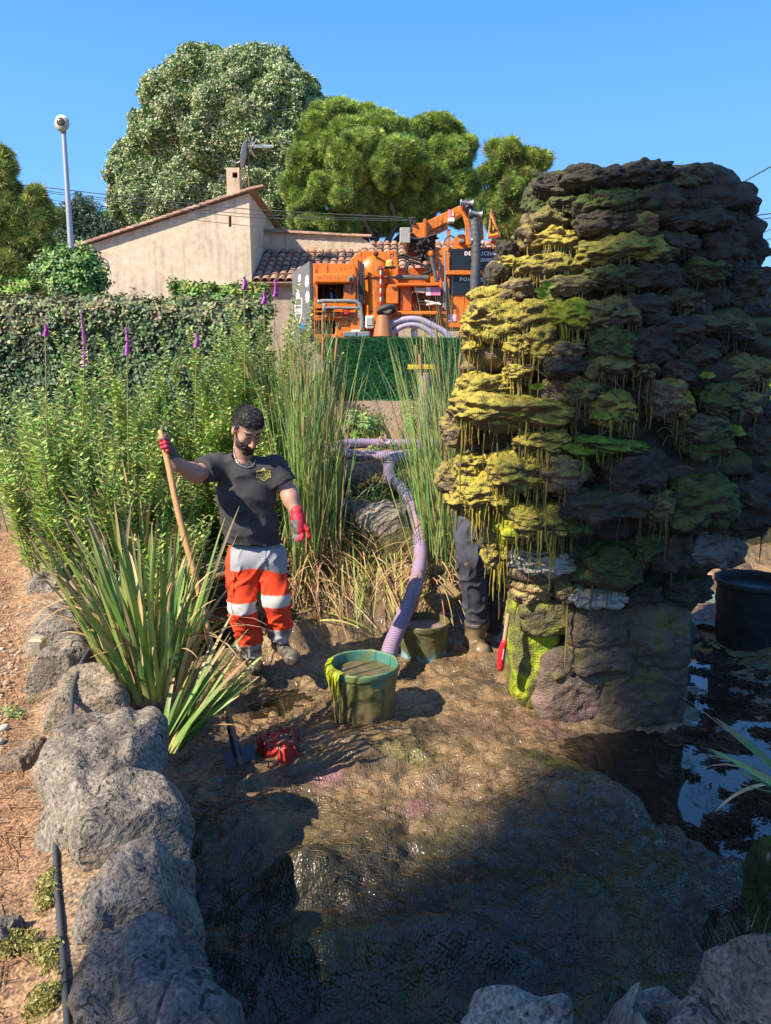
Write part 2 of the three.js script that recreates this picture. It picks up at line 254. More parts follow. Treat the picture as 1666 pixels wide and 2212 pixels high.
{
  const x0 = -3.1, x1 = 4.6, z0 = -7.5, z1 = -1.15, st = .017, nx = Math.round((x1 - x0) / st), nz = Math.round((z1 - z0) / st), p = new Float32Array((nx + 1) * (nz + 1) * 3), c = new Float32Array(p.length), u = new Float32Array((nx + 1) * (nz + 1) * 2), ix = [];
  const grn = [[960, 1900, .3], [1250, 2050, .45], [1200, 1660, .16], [1270, 1650, .14], [700, 2020, .4], [1560, 1400, .4], [880, 1640, .15], [1330, 2000, .35]].map((q) => [G(q[0], q[1], -.42), q[2]]);
  const pink = [[720, 1690, .10], [905, 1750, .1], [1180, 1560, .12]].map((q) => [G(q[0], q[1], -.42), q[2]]);
  const ready = [[1150, 1800, .25], [1080, 1560, .3], [1480, 1440, .2]].map((q) => [G(q[0], q[1], -.42), q[2]]);
  for (let j = 0, o = 0; j <= nz; j++) for (let i = 0; i <= nx; i++, o++) {
    const x = x0 + i * st, z = z0 + j * st, h = mudH(x, z), n = fbm(x * 2.2, 17, z * 2.2, 4), n2 = fbm(x * 8, 27, z * 8, 3);
    let k = mixc([.30, .19, .092], [.165, .11, .057], sst(-.35, .35, n + .4 * n2));
    k = mixc(k, [.085, .062, .04], sst(-.05, .45, fbm(x * 3 + 9, 1, z * 3, 4)) * .75);
    for (const [g, r] of grn) { const q = Math.hypot(x - g.x, z - g.z) / r; if (q < 1.6) k = mixc(k, [.10, .11, .02], (1 - sst(.1, 1.5, q + n2)) * .6); }
    for (const [g, r] of pink) { const q = Math.hypot(x - g.x, z - g.z) / r; if (q < 1.6) k = mixc(k, [.22, .10, .11], (1 - sst(.2, 1.4, q + n2)) * .7); }
    for (const [g, r] of ready) { const q = Math.hypot(x - g.x, z - g.z) / r; if (q < 1.6) k = mixc(k, [.21, .125, .07], (1 - sst(.2, 1.4, q + n2)) * .7); }
    { const nr = sst(3.3, 2.5, -z + .6 * n - .25 * sst(.3, 1.2, x)) ; k = mixc(k, mixc([.022, .020, .013], [.055, .046, .026], sst(-.2, .3, n2)), nr * .88); k = mixc(k, [.075, .08, .016], nr * .65 * sst(.12, .42, fbm(x * 1.7 + 4, 51, z * 1.7, 3) + .12)); }  // foreground shade deepened in the mud colour itself, with dark and green algae
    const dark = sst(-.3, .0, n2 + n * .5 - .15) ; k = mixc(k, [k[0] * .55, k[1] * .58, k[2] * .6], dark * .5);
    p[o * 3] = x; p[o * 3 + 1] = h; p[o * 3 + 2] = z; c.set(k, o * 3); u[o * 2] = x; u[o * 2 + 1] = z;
  }
  for (let j = 0; j < nz; j++) for (let i = 0; i < nx; i++) { const a = j * (nx + 1) + i, b = a + nx + 1; const x = x0 + i * st, z = z0 + j * st; if (pondDist(x, z) > -.25 && p[a * 3 + 1] > WATER - .05) ix.push(a, b, a + 1, a + 1, b, b + 1); }
  const g = new THREE.BufferGeometry(); g.setAttribute('position', new THREE.BufferAttribute(p, 3)); g.setAttribute('color', new THREE.BufferAttribute(c, 3)); g.setAttribute('uv', new THREE.BufferAttribute(u, 2)); g.setIndex(new THREE.Uint32BufferAttribute(ix, 1)); g.computeVertexNormals();
  const rough = tex(512, (a, b) => g1(.34 + 1.1 * tfb(a, b, 9, 131, 4))), mt = std({ vertexColors: true, bumpMap: T.clod, bumpScale: .012, roughnessMap: rough, roughness: .86 });
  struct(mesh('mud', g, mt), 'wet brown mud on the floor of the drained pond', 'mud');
  const w = new THREE.BufferGeometry(), wn = 60, wp = [], wi = [];
  for (let j = 0; j <= wn; j++) for (let i = 0; i <= wn; i++) { const x = -2.2 + 7.2 * i / wn, z = -7 + 5.7 * j / wn; wp.push(x, WATER + .0012 * ns(x * 6, 0, z * 6), z); }
  for (let j = 0; j < wn; j++) for (let i = 0; i < wn; i++) { const a = j * (wn + 1) + i, b = a + wn + 1; wi.push(a, b, a + 1, a + 1, b, b + 1); }
  w.setAttribute('position', new THREE.Float32BufferAttribute(wp, 3)); w.setIndex(wi); w.computeVertexNormals();
  struct(mesh('water', w, new THREE.MeshPhysicalMaterial({ color: new THREE.Color().setRGB(.03, .02, .012), roughness: .04, ior: 1.75, specularIntensity: 1 })), 'shallow murky water left between the mud', 'water');
}
// ---------- boulders ----------
const rim = 'rough basalt stones edging the left side of the pond';
const unitCache = new Map();
function unitSphere(n) { if (!unitCache.has(n)) { const g = new THREE.IcosahedronGeometry(1, n); g.deleteAttribute('normal'); g.deleteAttribute('uv'); unitCache.set(n, mergeVertices(g, 1e-5)); } return unitCache.get(n); }
function rockGeo(seed, r, n, o = {}) {   // r: Vector3 half sizes
  const { box = 2.6, amp = .16, freq = 1.15, oct = 2, fine = .02, pore = .02, turn = 0, tilt = 0, flat = 0, ledge = 0 } = o, g = unitSphere(n).clone(), p = g.attributes.position, s = seed * 13.7, m = Math.min(r.x, r.y, r.z);
  const e = new THREE.Matrix4().makeRotationFromEuler(new THREE.Euler(tilt, turn, tilt * .6));
  const v = V(0, 0, 0);
  for (let k = 0; k < p.count; k++) {
    v.fromBufferAttribute(p, k); const l = Math.pow(Math.abs(v.x) ** box + Math.abs(v.y) ** box + Math.abs(v.z) ** box, 1 / box); const d = v.clone(); v.divideScalar(l);
    let q = 1 + amp * 1.8 * fbm(v.x * freq + s, v.y * freq - s, v.z * freq + s * .5, oct);
    if (flat && d.y > 0) q *= 1 - flat * d.y * d.y;
    v.multiplyScalar(q); v.multiply(r);
    const X = v.x + s, Y = v.y + s, Z = v.z - s; let dd = fine * fbm(X * 9, Y * 9, Z * 9, 4) * 1.6;
    if (pore) { dd -= pore * sst(.22, .5, ns(X * 22, Y * 22, Z * 22)) + pore * .5 * sst(.25, .5, ns(X * 50, Y * 50, Z * 50)); }
    if (o.rough) { const an = o.slab ? .8 : 1, q1 = Math.abs(fbm(X * 7 * an, Y * 9 / an, Z * 7 * an, 2)), q2 = Math.abs(fbm(X * 17 * an + 4, Y * 20 / an, Z * 17 * an, 2)); dd += o.rough * (q1 * 1.5 - .3 + q2 * .9 - .15); }
    if (ledge) dd += ledge * (Math.abs(ns(X * 4, Y * 9, Z * 4)) - .25);
    v.addScaledVector(d, dd); v.applyMatrix4(e); p.setXYZ(k, v.x, v.y, v.z);
  }
  if (o.cuts) { const R = RNG((seed * 991) | 0), C = []; for (let k = 0; k < o.cuts; k++) { const a = R() * 6.283, y = -.35 + 1.2 * R(), n = V(Math.cos(a), y, Math.sin(a)).normalize(), d = (Math.abs(n.x) * r.x + Math.abs(n.y) * r.y + Math.abs(n.z) * r.z) * (.55 + .22 * R()); C.push([n, d]); } for (let k = 0; k < p.count; k++) { v.fromBufferAttribute(p, k); for (const [n, d] of C) { const e = v.dot(n) - d; if (e > 0) v.addScaledVector(n, -e * .86); } p.setXYZ(k, v.x, v.y, v.z); } }
  g.computeVertexNormals(); return g;
}
const stoneTone = (seed, a, b) => (x, y, z, nx, ny) => { const f = fbm(x * 3 + seed, y * 3, z * 3 - seed, 4); let k = mixc(a, b, sst(-.35, .35, f + .15 * ny)); const w = ns(x * 19 + seed, y * 19, z * 19); if (w > .58 && ny > .2) k = mixc(k, [.6, .58, .54], sst(.58, .68, w) * .6); return k; };
function boulder(name, label, px, py, wpx, hpx, top, o = {}) {
  if (o.group === rim) top += .035; const c = G(px, py, top), s = mpp(c), rr = ray(px, py).normalize(), sd = Math.abs(px * 7 + py * 3) % 97;
  const rx = wpx * s / 2 * (o.group ? 1.2 : 1), rz = Math.max(rx * .55, hpx * s / 2 / Math.max(.45, -rr.y) * (o.deep || (o.group ? 1.02 : .92))), ry = o.ry || .3;
  const tone0 = stoneTone(sd, o.a || [.20, .168, .138], o.b || [.34, .29, .235]), tone = (x, y, z, nx, ny, nz) => { const k = tone0(x, y, z, nx, ny, nz), f = fbm(x * 4 + sd, y * 5, z * 4, 4); return o.group === rim ? mixc(k, [.43, .32, .21], clamp(sst(.02, .4, f) * .45 + sst(.06, -.1, y + .1 * f) * .6)) : k; };
  const g = rockGeo(sd, V(rx, ry, rz), o.n || 26, { box: 3.8, amp: .12, fine: .013, pore: .006, flat: .08, rough: .014, cuts: 9, ...o });
  paint(g, tone); const gg = boxUV(g); { const u = gg.attributes.uv; for (let k = 0; k < u.count; k++) u.setXY(k, u.getX(k) + sd * .37, u.getY(k) + sd * .53); } const t = mesh(name, gg, M.stone); t.position.set(c.x, top - ry * .92, c.z); return tag(t, label, 'boulder', o.group);
}
const Z2 = (a) => [a[0] * .3229, 1561.9 + a[1] * .3229, a[2] * .3229, a[3] * .3229], Z1 = (a) => [a[0] * .3125, 1041.2 + a[1] * .3125, a[2] * .3125, a[3] * .3125];
const dk = { a: [.115, .10, .088], b: [.23, .20, .175] };
boulder('rim_stone', 'dark grey rim stone in the bottom left corner, lowest of the pond edge', ...Z2([1230, 1930, 700, 560]), .12, { ...dk, group: rim, turn: .25, n: 32 });
boulder('rim_stone', 'largest dark pitted rim stone, tapering to a peak beside the cable', ...Z2([900, 1560, 820, 1000]), .14, { ...dk, group: rim, turn: .5, n: 40, amp: .2, flat: .2 });
boulder('rim_stone', 'wedge shaped grey rim stone with white droppings above the peaked stone', ...Z2([890, 900, 720, 430]), .14, { group: rim, turn: .45, n: 32 });
boulder('rim_stone', 'rim stone with an ochre stained lower half and a white speck', ...Z2([850, 450, 640, 500]), .16, { group: rim, turn: .3, n: 32, a: [.20, .175, .15], b: [.33, .28, .22] });
boulder('rim_stone', 'broad pitted grey rim stone at the foot of the iris leaves', ...Z2([690, 130, 680, 600]), .19, { group: rim, turn: .35, n: 36, amp: .2 });
boulder('rim_stone', 'rounded sandy brown rim stone crossed by the black cable', ...Z1([610, 1340, 480, 380]), .17, { group: rim, turn: .3, n: 30, a: [.27, .215, .165], b: [.40, .32, .24] });
boulder('rim_stone', 'low rim stone behind the beige lamp fittings', ...Z1([440, 1130, 330, 280]), .17, { group: rim, n: 26, a: [.25, .21, .17], b: [.36, .30, .24] });
boulder('rim_stone', 'grey rim stone half covered by dry iris leaves', ...Z1([480, 850, 330, 380]), .2, { group: rim, n: 26, a: [.22, .195, .17], b: [.34, .30, .26] });
boulder('rim_stone', 'pale rim stone below the tall standing stone', ...Z1([390, 600, 230, 290]), .2, { group: rim, n: 24, a: [.25, .22, .19], b: [.38, .33, .28] });
boulder('rim_stone', 'tall pale rim stone under the green bush at the path', ...Z1([340, 390, 220, 260]), .26, { group: rim, n: 24, ry: .4, a: [.25, .22, .19], b: [.38, .33, .28] });
boulder('rim_stone', 'farthest small rim stone under the bush', ...Z1([330, 270, 140, 120]), .24, { group: rim, n: 20, a: [.25, .22, .19], b: [.36, .31, .27] });
boulder('path_stone', 'half buried brown stone on the earth left of the cable', ...Z1([150, 1850, 260, 220]), .05, { n: 24, ry: .12, a: [.22, .16, .11], b: [.34, .25, .17] });
boulder('path_stone', 'dark stone lying on the earth at the left edge', ...Z2([30, 1340, 210, 230]), .05, { n: 22, ry: .1, a: [.14, .12, .11], b: [.24, .21, .18] });
const sh = { a: [.22, .195, .17], b: [.40, .36, .315] };
boulder('shore_rock', 'grey boulder at the bottom edge, leftmost of the three near the camera', 1110, 2195, 290, 170, .16, { ...sh, n: 36, turn: -.2, amp: .22, ry: .34 });
boulder('shore_rock', 'wide weathered boulder with a notched top at the bottom right', 1425, 2170, 320, 170, .17, { ...sh, n: 40, turn: .2, amp: .25, ry: .36 });
boulder('shore_rock', 'tall shaded boulder at the lower right edge of the photo', 1715, 2010, 240, 300, .42, { ...sh, n: 40, turn: .5, amp: .2, ry: .5, a: [.19, .16, .13], b: [.32, .275, .23] });
boulder('shore_rock', 'low rock behind the dry grass in the bottom right corner', 1600, 2240, 220, 150, .12, { ...sh, n: 28 });
const bk = 'stones of the far pond bank';
boulder('bank_stone', 'big pale triangular boulder beside the suction hose on the far bank', 824, 1085, 100, 60, .47, { n: 28, ry: .2, cuts: 12, turn: .4, a: [.38, .33, .27], b: [.52, .46, .38], box: 2.2, amp: .24, group: bk });
boulder('bank_stone', 'brown flat boulder left of the pale triangular one', 755, 1085, 90, 60, .42, { n: 24, a: [.2, .165, .13], b: [.31, .25, .2], group: bk });
boulder('bank_stone', 'rounded boulder under the hose, right of the pale triangular one', 890, 1082, 90, 60, .44, { n: 24, a: [.24, .2, .16], b: [.36, .3, .24], group: bk });
boulder('bank_stone', 'mossy boulder low on the bank below the pale triangular one', 840, 1135, 130, 60, .27, { n: 24, a: [.16, .14, .06], b: [.24, .2, .1], group: bk });
boulder('bank_stone', 'mossy bank stone between the cut reeds and the leaning plank', 945, 1235, 70, 60, .0, { n: 22, ry: .22, a: [.15, .15, .05], b: [.2, .2, .08], group: bk });
// ---------- rockery fountain ----------
const Z3 = (a) => [954.5 + a[0] * .4271, 329.7 + a[1] * .4271, a[2] * .4271, a[3] * .4271], Z4 = (a) => [911.1 + a[0] * .4531, 867.7 + a[1] * .4531, a[2] * .4531, a[3] * .4531];
const RB = G(1330, 1575, -.45), RD = 4.32;                        // foot and forward distance of its axis
const rockery = thing('rockery_fountain', 'tall dark rockery of stacked stones dripping with yellow algae, standing in the mud', 'fountain', V(P(1330, 1575, RD).x, -.45, -RD));
{
  // half width of the stack, in photograph pixels, from its axis at px 1335
  const prof = [[340, 130], [380, 185], [450, 205], [560, 255], [650, 312], [800, 345], [950, 375], [1080, 375], [1150, 340], [1230, 250], [1300, 215], [1450, 205], [1600, 165]];
  const halfW = (py) => { let k = 0; while (k < prof.length - 2 && py > prof[k + 1][0]) k++; const t = clamp((py - prof[k][0]) / (prof[k + 1][0] - prof[k][0])); return lerp(prof[k][1], prof[k + 1][1], t); };
  const midX = (py) => 1335 + 48 * sst(680, 430, py);
  const front = (px, py) => { const R = halfW(py), x = clamp((px - midX(py)) / R, -1, 1); return RD - .0026 * R * .66 * Math.sqrt(1 - x * x * .92); };
  const RR = RNG(77);
  // x, y, w, h in photograph pixels; y yellow algae, d dim olive moss, g dark green moss, n bare dark, l bare brown, p pale, w white grey, c bright chartreuse slime
  const L3 = [[640,170,270,140,'n'],[810,125,300,130,'n'],[1040,105,240,120,'n'],[1240,130,240,130,'d2'],[1395,170,140,150,'n'],[500,250,120,150,'g'],[645,270,180,110,'g'],[760,290,150,150,'g'],[890,240,290,120,'g'],[1110,240,230,150,'n'],[1340,260,190,130,'n'],[1470,350,130,120,'n'],
    [560,350,170,150,'d'],[850,345,260,120,'n'],[1020,370,140,100,'l'],[1270,350,330,110,'n'],[455,430,120,150,'l'],[600,440,190,95,'y'],[930,480,430,140,'y2'],[1190,470,200,120,'n'],[1400,480,220,160,'n'],[1555,505,150,160,'n'],[340,490,90,100,'n'],
    [400,565,150,85,'y'],[560,585,260,115,'y'],[310,620,110,95,'n'],[870,630,220,130,'g'],[1080,625,240,130,'n'],[1330,610,220,130,'g'],[1540,655,230,190,'n'],[400,690,150,110,'l'],[650,680,210,95,'l'],[240,740,140,120,'y'],
    [300,845,280,200,'y'],[520,800,200,120,'y'],[640,830,220,150,'c'],[860,815,250,165,'d'],[1040,790,220,150,'n'],[1240,750,150,130,'d2'],[1180,900,260,150,'n'],[1360,900,360,125,'d2'],[1610,870,260,210,'n'],
    [400,965,130,110,'y'],[515,965,130,170,'y'],[630,1010,150,140,'l'],[870,970,220,190,'g'],[1060,980,230,180,'n'],[1290,1000,210,140,'n'],[165,960,90,130,'y'],[220,1190,240,135,'y'],[390,1120,110,85,'y'],[640,1085,190,120,'n'],[860,1065,230,140,'d'],[1020,1110,110,90,'d'],[1200,1110,190,130,'n'],[1520,1110,290,190,'d'],
    [400,1330,560,165,'y'],[720,1220,160,140,'d'],[880,1310,190,165,'y2'],[1130,1240,170,200,'l'],[1220,1280,90,150,'y2'],[1390,1250,230,180,'g'],[1530,1280,180,140,'l'],[1320,1400,250,160,'d2'],[1620,1350,170,170,'n'],[80,1390,130,130,'l']];
  const L4 = [[590,190,220,110,'y'],[190,150,120,130,'l'],[880,225,320,90,'c2'],[240,310,120,100,'y'],[470,345,260,190,'y'],[675,340,200,190,'l'],[150,370,120,130,'l'],[330,430,230,150,'y'],[230,470,170,110,'y'],[1020,325,250,210,'n'],[880,485,340,170,'n'],[1120,500,150,140,'d'],[1320,470,310,250,'g'],[1560,480,250,240,'n'],[570,575,270,160,'y'],[440,600,120,150,'c'],[760,590,130,120,'g'],[1370,180,200,150,'g'],[1590,180,190,160,'n'],
    [600,775,270,120,'w'],[375,730,120,140,'y'],[1080,700,130,130,'g'],[1360,695,210,190,'p'],[1480,690,110,180,'p'],[900,800,290,200,'g'],[1190,720,190,210,'n'],[540,890,190,120,'o'],[690,900,95,95,'l'],[840,930,250,105,'w'],[1060,910,140,90,'n'],[1260,890,230,130,'n'],
    [548,1190,190,520,'s'],[630,1030,260,180,'b2'],[850,1090,250,200,'b'],[1080,1090,230,250,'b'],[720,1260,180,160,'b'],[1150,1140,230,290,'b'],[740,1380,310,360,'k'],[1030,1400,360,390,'b'],[1180,1340,140,480,'b'],[870,1230,260,150,'b']];
  const tone = {
    n: [[.036, .028, .022], [.072, .054, .039], [.07, .064, .022], .35], l: [[.10, .072, .05], [.2, .14, .095], [.30, .23, .05], .5], y: [[.09, .065, .036], [.2, .145, .055], [.41, .32, .045], .8], y2: [[.07, .055, .03], [.13, .1, .04], [.30, .25, .035], .8], c: [[.12, .10, .03], [.2, .17, .04], [.42, .42, .02], .95], c2: [[.05, .05, .02], [.1, .09, .03], [.16, .24, .012], .85],
    d: [[.05, .042, .028], [.10, .08, .045], [.19, .155, .04], .8], d2: [[.035, .03, .022], [.07, .058, .038], [.105, .10, .035], .7], g: [[.04, .034, .022], [.075, .06, .035], [.075, .10, .016], .75], p: [[.13, .12, .105], [.22, .2, .175], [.14, .13, .08], .2], w: [[.28, .26, .23], [.5, .47, .42], [.35, .29, .1], .25], o: [[.24, .15, .07], [.42, .28, .13], [.40, .31, .10], .5],
    s: [[.13, .12, .04], [.2, .19, .03], [.40, .44, .015], .9], b: [[.10, .072, .047], [.18, .13, .083], [.17, .145, .035], .5], b2: [[.08, .065, .035], [.15, .12, .05], [.25, .24, .03], .7], k: [[.11, .077, .056], [.2, .14, .10], [.28, .15, .17], .4],
  };
  const strands = { y: new MB(), g: new MB() };
  const put = (q, kind, i, L4th) => {
    const [px, py, w, h] = q, tn_ = tone[kind], pil = 'sbk'.includes(kind[0]), d = front(px, py) + (pil ? .03 : .0), c = P(px, py, d), s = mpp(c), rx = w * s * .63, ry = h * s * .58, rz = (pil ? .2 : Math.max(.14, Math.min(.34, (rx + ry) * .72)));
    c.z -= rz * (pil ? .75 : .55);
    const g = rockGeo(i * 1.37 + 5, V(rx, ry, rz), pil ? 32 : w * h > 6000 ? 36 : 28, pil ? { box: 4.2, amp: .08, fine: .014, pore: .004, rough: .016 } : { box: 2.7, amp: .16, freq: 1.6, fine: .02, pore: .008, flat: .06, ledge: .02, rough: .029, slab: 1, tilt: (RR() - .5) * .22 });
    const se = i * 3.1;
    paint(g, (x, y, z, nx, ny, nz) => {
      const f = fbm(x * 6 + se, y * 6, z * 6 - se, 4), f2 = fbm(x * 22, y * 22 + se, z * 22, 3); let k = mixc(tn_[0], tn_[1], sst(-.3, .4, f + .2 * f2));
      const m = pil ? sst(.05, .3, f * .8 + .3 * (tn_[3] - .45) + .2 * f2) : sst(-.25, .35, ny * .9 + f * .9 + .25 * f2 + (tn_[3] - .62) * 1.5 - .1);
      let moss = mixc(tn_[2], [tn_[2][0] * .62, tn_[2][1] * .75, tn_[2][2] * .7], sst(-.1, .4, f2 + f * .5)); moss = mixc(moss, [moss[0] * .38, moss[1] * .42, moss[2] * .6], sst(.02, .4, fbm(x * 15 - se, y * 15, z * 15, 4))); moss = mixc(moss, [moss[0] * 1.25, moss[1] * 1.12, moss[2] * .8], sst(.15, .5, fbm(x * 31, y * 31 + se, z * 31, 2)));
      if (kind === 'k') { const lo = sst(.05, -.14, y + .05 * f); return mixc(k, tn_[2], lo * sst(-.2, .2, f) * .85); }
      return mixc(k, moss, m);
    });
    const gg = boxUV(g); gg.translate(c.x, c.y, c.z); mesh('rock', gg, M.crumbRock, rockery);
    // algae hanging from the under edge
    const wet = { y: 2.6, c: 1.6, y2: 1.5, d: 1.3, c2: 1, g: .5, d2: .5, n: .3, l: .5 }[kind] || 0, nS = Math.round(Math.min(60, wet * w / 6));
    for (let k = 0; k < nS; k++) {
      const t = RR() * 2 - 1, o = V(c.x + t * rx * .92, c.y - ry * (.25 + .55 * (1 - t * t * .6)), c.z + rz * (.62 + .28 * RR()) * Math.sqrt(1 - t * t * .8)), thick = RR() < .12, len = (thick ? .08 + .16 * RR() : .03 + .2 * RR() * RR()) * (RR() < .08 ? 2 : 1), pts = [];
      o.y += .05; let x = o.x, z = o.z; for (let a = 0; a <= 7; a++) { pts.push(V(x, o.y - len * a / 7 - .03 * (a / 7), z)); x += (RR() - .5) * .008; z += (RR() - .5) * .008; }
      const r0 = thick ? .004 + .008 * RR() * RR() : .0014 + .0024 * RR(), ca = mixc(tn_[2], [tn_[2][0] * .25, tn_[2][1] * .3, tn_[2][2] * .7], RR());
      (wet > 1 ? strands.y : strands.g).tube(pts, (tt, kk) => r0 * (1 - .75 * tt) * (1 + .4 * Math.sin(kk * 2.3 + k)) + .0008, 5, ca);
    }
  };
  let i = 0;
  for (const q of L3) put(Z3(q), q[4], i++); for (const q of L4) put(Z4(q), q[4], i++);
  // small fill stones behind and between, all round the stack
  for (let k = 0; k < 190; k++) {
    const py = 420 + (k / 190) * 780, a = k * 2.399, R = halfW(py) * .0026, cx = P(midX(py), py, RD), rr = R * .74, c = V(cx.x + Math.cos(a) * rr * 1.0, cx.y + (RR() - .5) * .1, -RD + Math.sin(a) * rr * .62), sgn = Math.sin(a) > .35;
    const r = .1 + .1 * RR(), g = rockGeo(300 + k, V(r * 1.3, r * .6, r * 1.1), 9, { amp: .2, fine: .02, pore: 0 }), kk = RR() < .4 ? 'g' : 'n', tt = tone[Math.cos(a) < -.3 && RR() < .6 ? 'l' : kk]; if (sgn) c.z -= .08;
    paint(g, (x, y, z, nx, ny) => mixc(mixc(tt[0], tt[1], .5 + fbm(x * 9 + k, y * 9, z * 9, 2)), tt[2], sst(.1, .6, ny) * tt[3])); const gg = boxUV(g); gg.translate(c.x, c.y, c.z); mesh('rock', gg, M.crumbRock, rockery);
  }
  { // the dark body the stones are set in
    const n = 48, m = new MB(), rows = [];
    for (let j = 0; j <= 34; j++) { const py = 395 + (1600 - 395) * j / 34, c = P(midX(py), py, RD), R = halfW(py) * .0026 * .78, row = []; for (let k = 0; k < n; k++) { const a = k / n * Math.PI * 2, q = R * (1 + .22 * ns(Math.cos(a) * 3, py * .02, Math.sin(a) * 3)); row.push(m.v(c.x + Math.cos(a) * q, c.y, -RD + Math.sin(a) * q * .62, [.022, .018, .015])); } rows.push(row); }
    for (let j = 0; j < 34; j++) for (let k = 0; k < n; k++) m.q(rows[j][k], rows[j + 1][k], rows[j + 1][(k + 1) % n], rows[j][(k + 1) % n]);
    const c = m.v(P(1383, 380, RD).x, P(1383, 380, RD).y, -RD, [.022, .018, .015]); for (let k = 0; k < n; k++) m.t(c, rows[0][k], rows[0][(k + 1) % n]);
    m.build('core', M.col, rockery);
  }
  stuff(strands.y.build('hanging_algae', M.colWet, rockery)); stuff(strands.g.build('hanging_moss', M.col, rockery));
  { // dead twigs and roots caught on the stones
    const m = new MB(); for (let k = 0; k < 90; k++) { const px = 1080 + RR() * 560, py = 560 + RR() * 640, c = P(px, py, front(px, py) - .04), a = RR() * 6.3, l = .06 + .12 * RR(), d = V(Math.cos(a), Math.sin(a) * .8, .2), pts = []; for (let j = 0; j < 5; j++) pts.push(c.clone().addScaledVector(d, l * (j / 4 - .5)).add(V(0, -.03 * (j / 2 - 1) ** 2, .01 * RR()))); m.tube(pts, .0016, 4, mixc([.1, .06, .035], [.2, .13, .08], RR())); }
    stuff(m.build('twigs', M.col, rockery));
    const f = new MB(); for (const [px, py] of [[1170, 633], [1183, 622], [1174, 645], [1300, 905], [1160, 840], [1525, 815], [1585, 930], [1590, 940]]) for (let k = 0; k < 5; k++) { const c = P(px, py, front(px, py) - .08), a = k * 1.3 + px; f.leaf(c, V(Math.cos(a), .5 + .4 * Math.sin(a), .4).normalize(), V(-Math.sin(a), Math.cos(a), 0), .05, .035, [.2, .3, .02], .2); }
    stuff(f.build('small_leaves', M.leaf, rockery));
  }
}
// ---------- leaf clumps ----------
function clump(n, fn, seed) { const m = new MB(), r = RNG(seed); for (let k = 0; k < n; k++) fn(m, r, k); return m.geo(); }
const rdir = (r) => { const z = r() * 2 - 1, a = r() * 6.283, q = Math.sqrt(1 - z * z); return V(q * Math.cos(a), z, q * Math.sin(a)); };
const sideOf = (d, r) => { const s = rdir(r); return s.addScaledVector(d, -s.dot(d)).normalize(); };
const W1 = [1, 1, 1];
const CL = {
  broad: clump(16, (m, r) => { const d = rdir(r); d.y = d.y * .6 + .1; d.normalize(); m.leaf(rdir(r).multiplyScalar(.35), d, sideOf(d, r), .55, .42, [1, 1, 1].map((x) => x * (.75 + .4 * r())), .25); }, 3),
  flower: clump(12, (m, r) => { const d = rdir(r); d.y = .35 + .6 * d.y; d.normalize(); m.leaf(rdir(r).multiplyScalar(.4), d, sideOf(d, r), .5, .26, [1, 1, 1].map((x) => x * (.8 + .3 * r())), .2); }, 4),
  needles: clump(46, (m, r) => { const d = rdir(r); d.y = d.y * .7 + .45; d.normalize(); m.leaf(rdir(r).multiplyScalar(.12), d, sideOf(d, r), .8 + .3 * r(), .055, W1.map((x) => x * (.7 + .5 * r())), 0); }, 5),
  sprig: clump(11, (m, r, k) => { const o = V(0, k * .08, 0), a = k * 2.4, d = V(Math.cos(a), .55, Math.sin(a)).normalize(); m.leaf(o, d, V(-Math.sin(a), 0, Math.cos(a)), .42, .2, W1.map((x) => x * (.8 + .35 * r())), .2); }, 6),
  small: clump(18, (m, r) => { const d = rdir(r); m.leaf(rdir(r).multiplyScalar(.5), d, sideOf(d, r), .3, .12, W1.map((x) => x * (.75 + .4 * r())), .2); }, 7),
  turf: clump(16, (m, r) => { const d = V((r() - .5) * 1.5, (r() - .5) * 1.5 + .15, 1).normalize(); m.leaf(V((r() - .5) * .7, (r() - .5) * .7, 0), d, sideOf(d, r), 1, .1, W1.map((x) => x * (.6 + .7 * r())), .1); }, 8),
};
const leafMat = (rough = .6, tr = .2) => new THREE.MeshPhysicalMaterial({ vertexColors: true, roughness: rough, transmission: tr, thickness: 0 });
const LM = leafMat(.55, .2), NM = leafMat(.6, .12);
function inst(name, geo, mat, list, parent, kind = 'stuff') {
  const m = new THREE.InstancedMesh(geo, mat, list.length), o = new THREE.Object3D(), c = new THREE.Color(), w = V(0, 0, 0); if (parent !== scene) { parent.updateMatrixWorld(true); parent.getWorldPosition(w); }
  list.forEach((q, i) => { o.position.copy(q.p).sub(w); o.quaternion.copy(q.q); q.s.isVector3 ? o.scale.copy(q.s) : o.scale.setScalar(q.s); o.updateMatrix(); m.setMatrixAt(i, o.matrix); m.setColorAt(i, c.setRGB(...q.c)); });
  m.name = parent === scene ? numbered(name) : name; parent.add(m); if (kind) m.userData.kind = kind; return m;
}
const qUp = (d, spin) => new THREE.Quaternion().setFromUnitVectors(V(0, 1, 0), d).multiply(new THREE.Quaternion().setFromAxisAngle(V(0, 1, 0), spin));
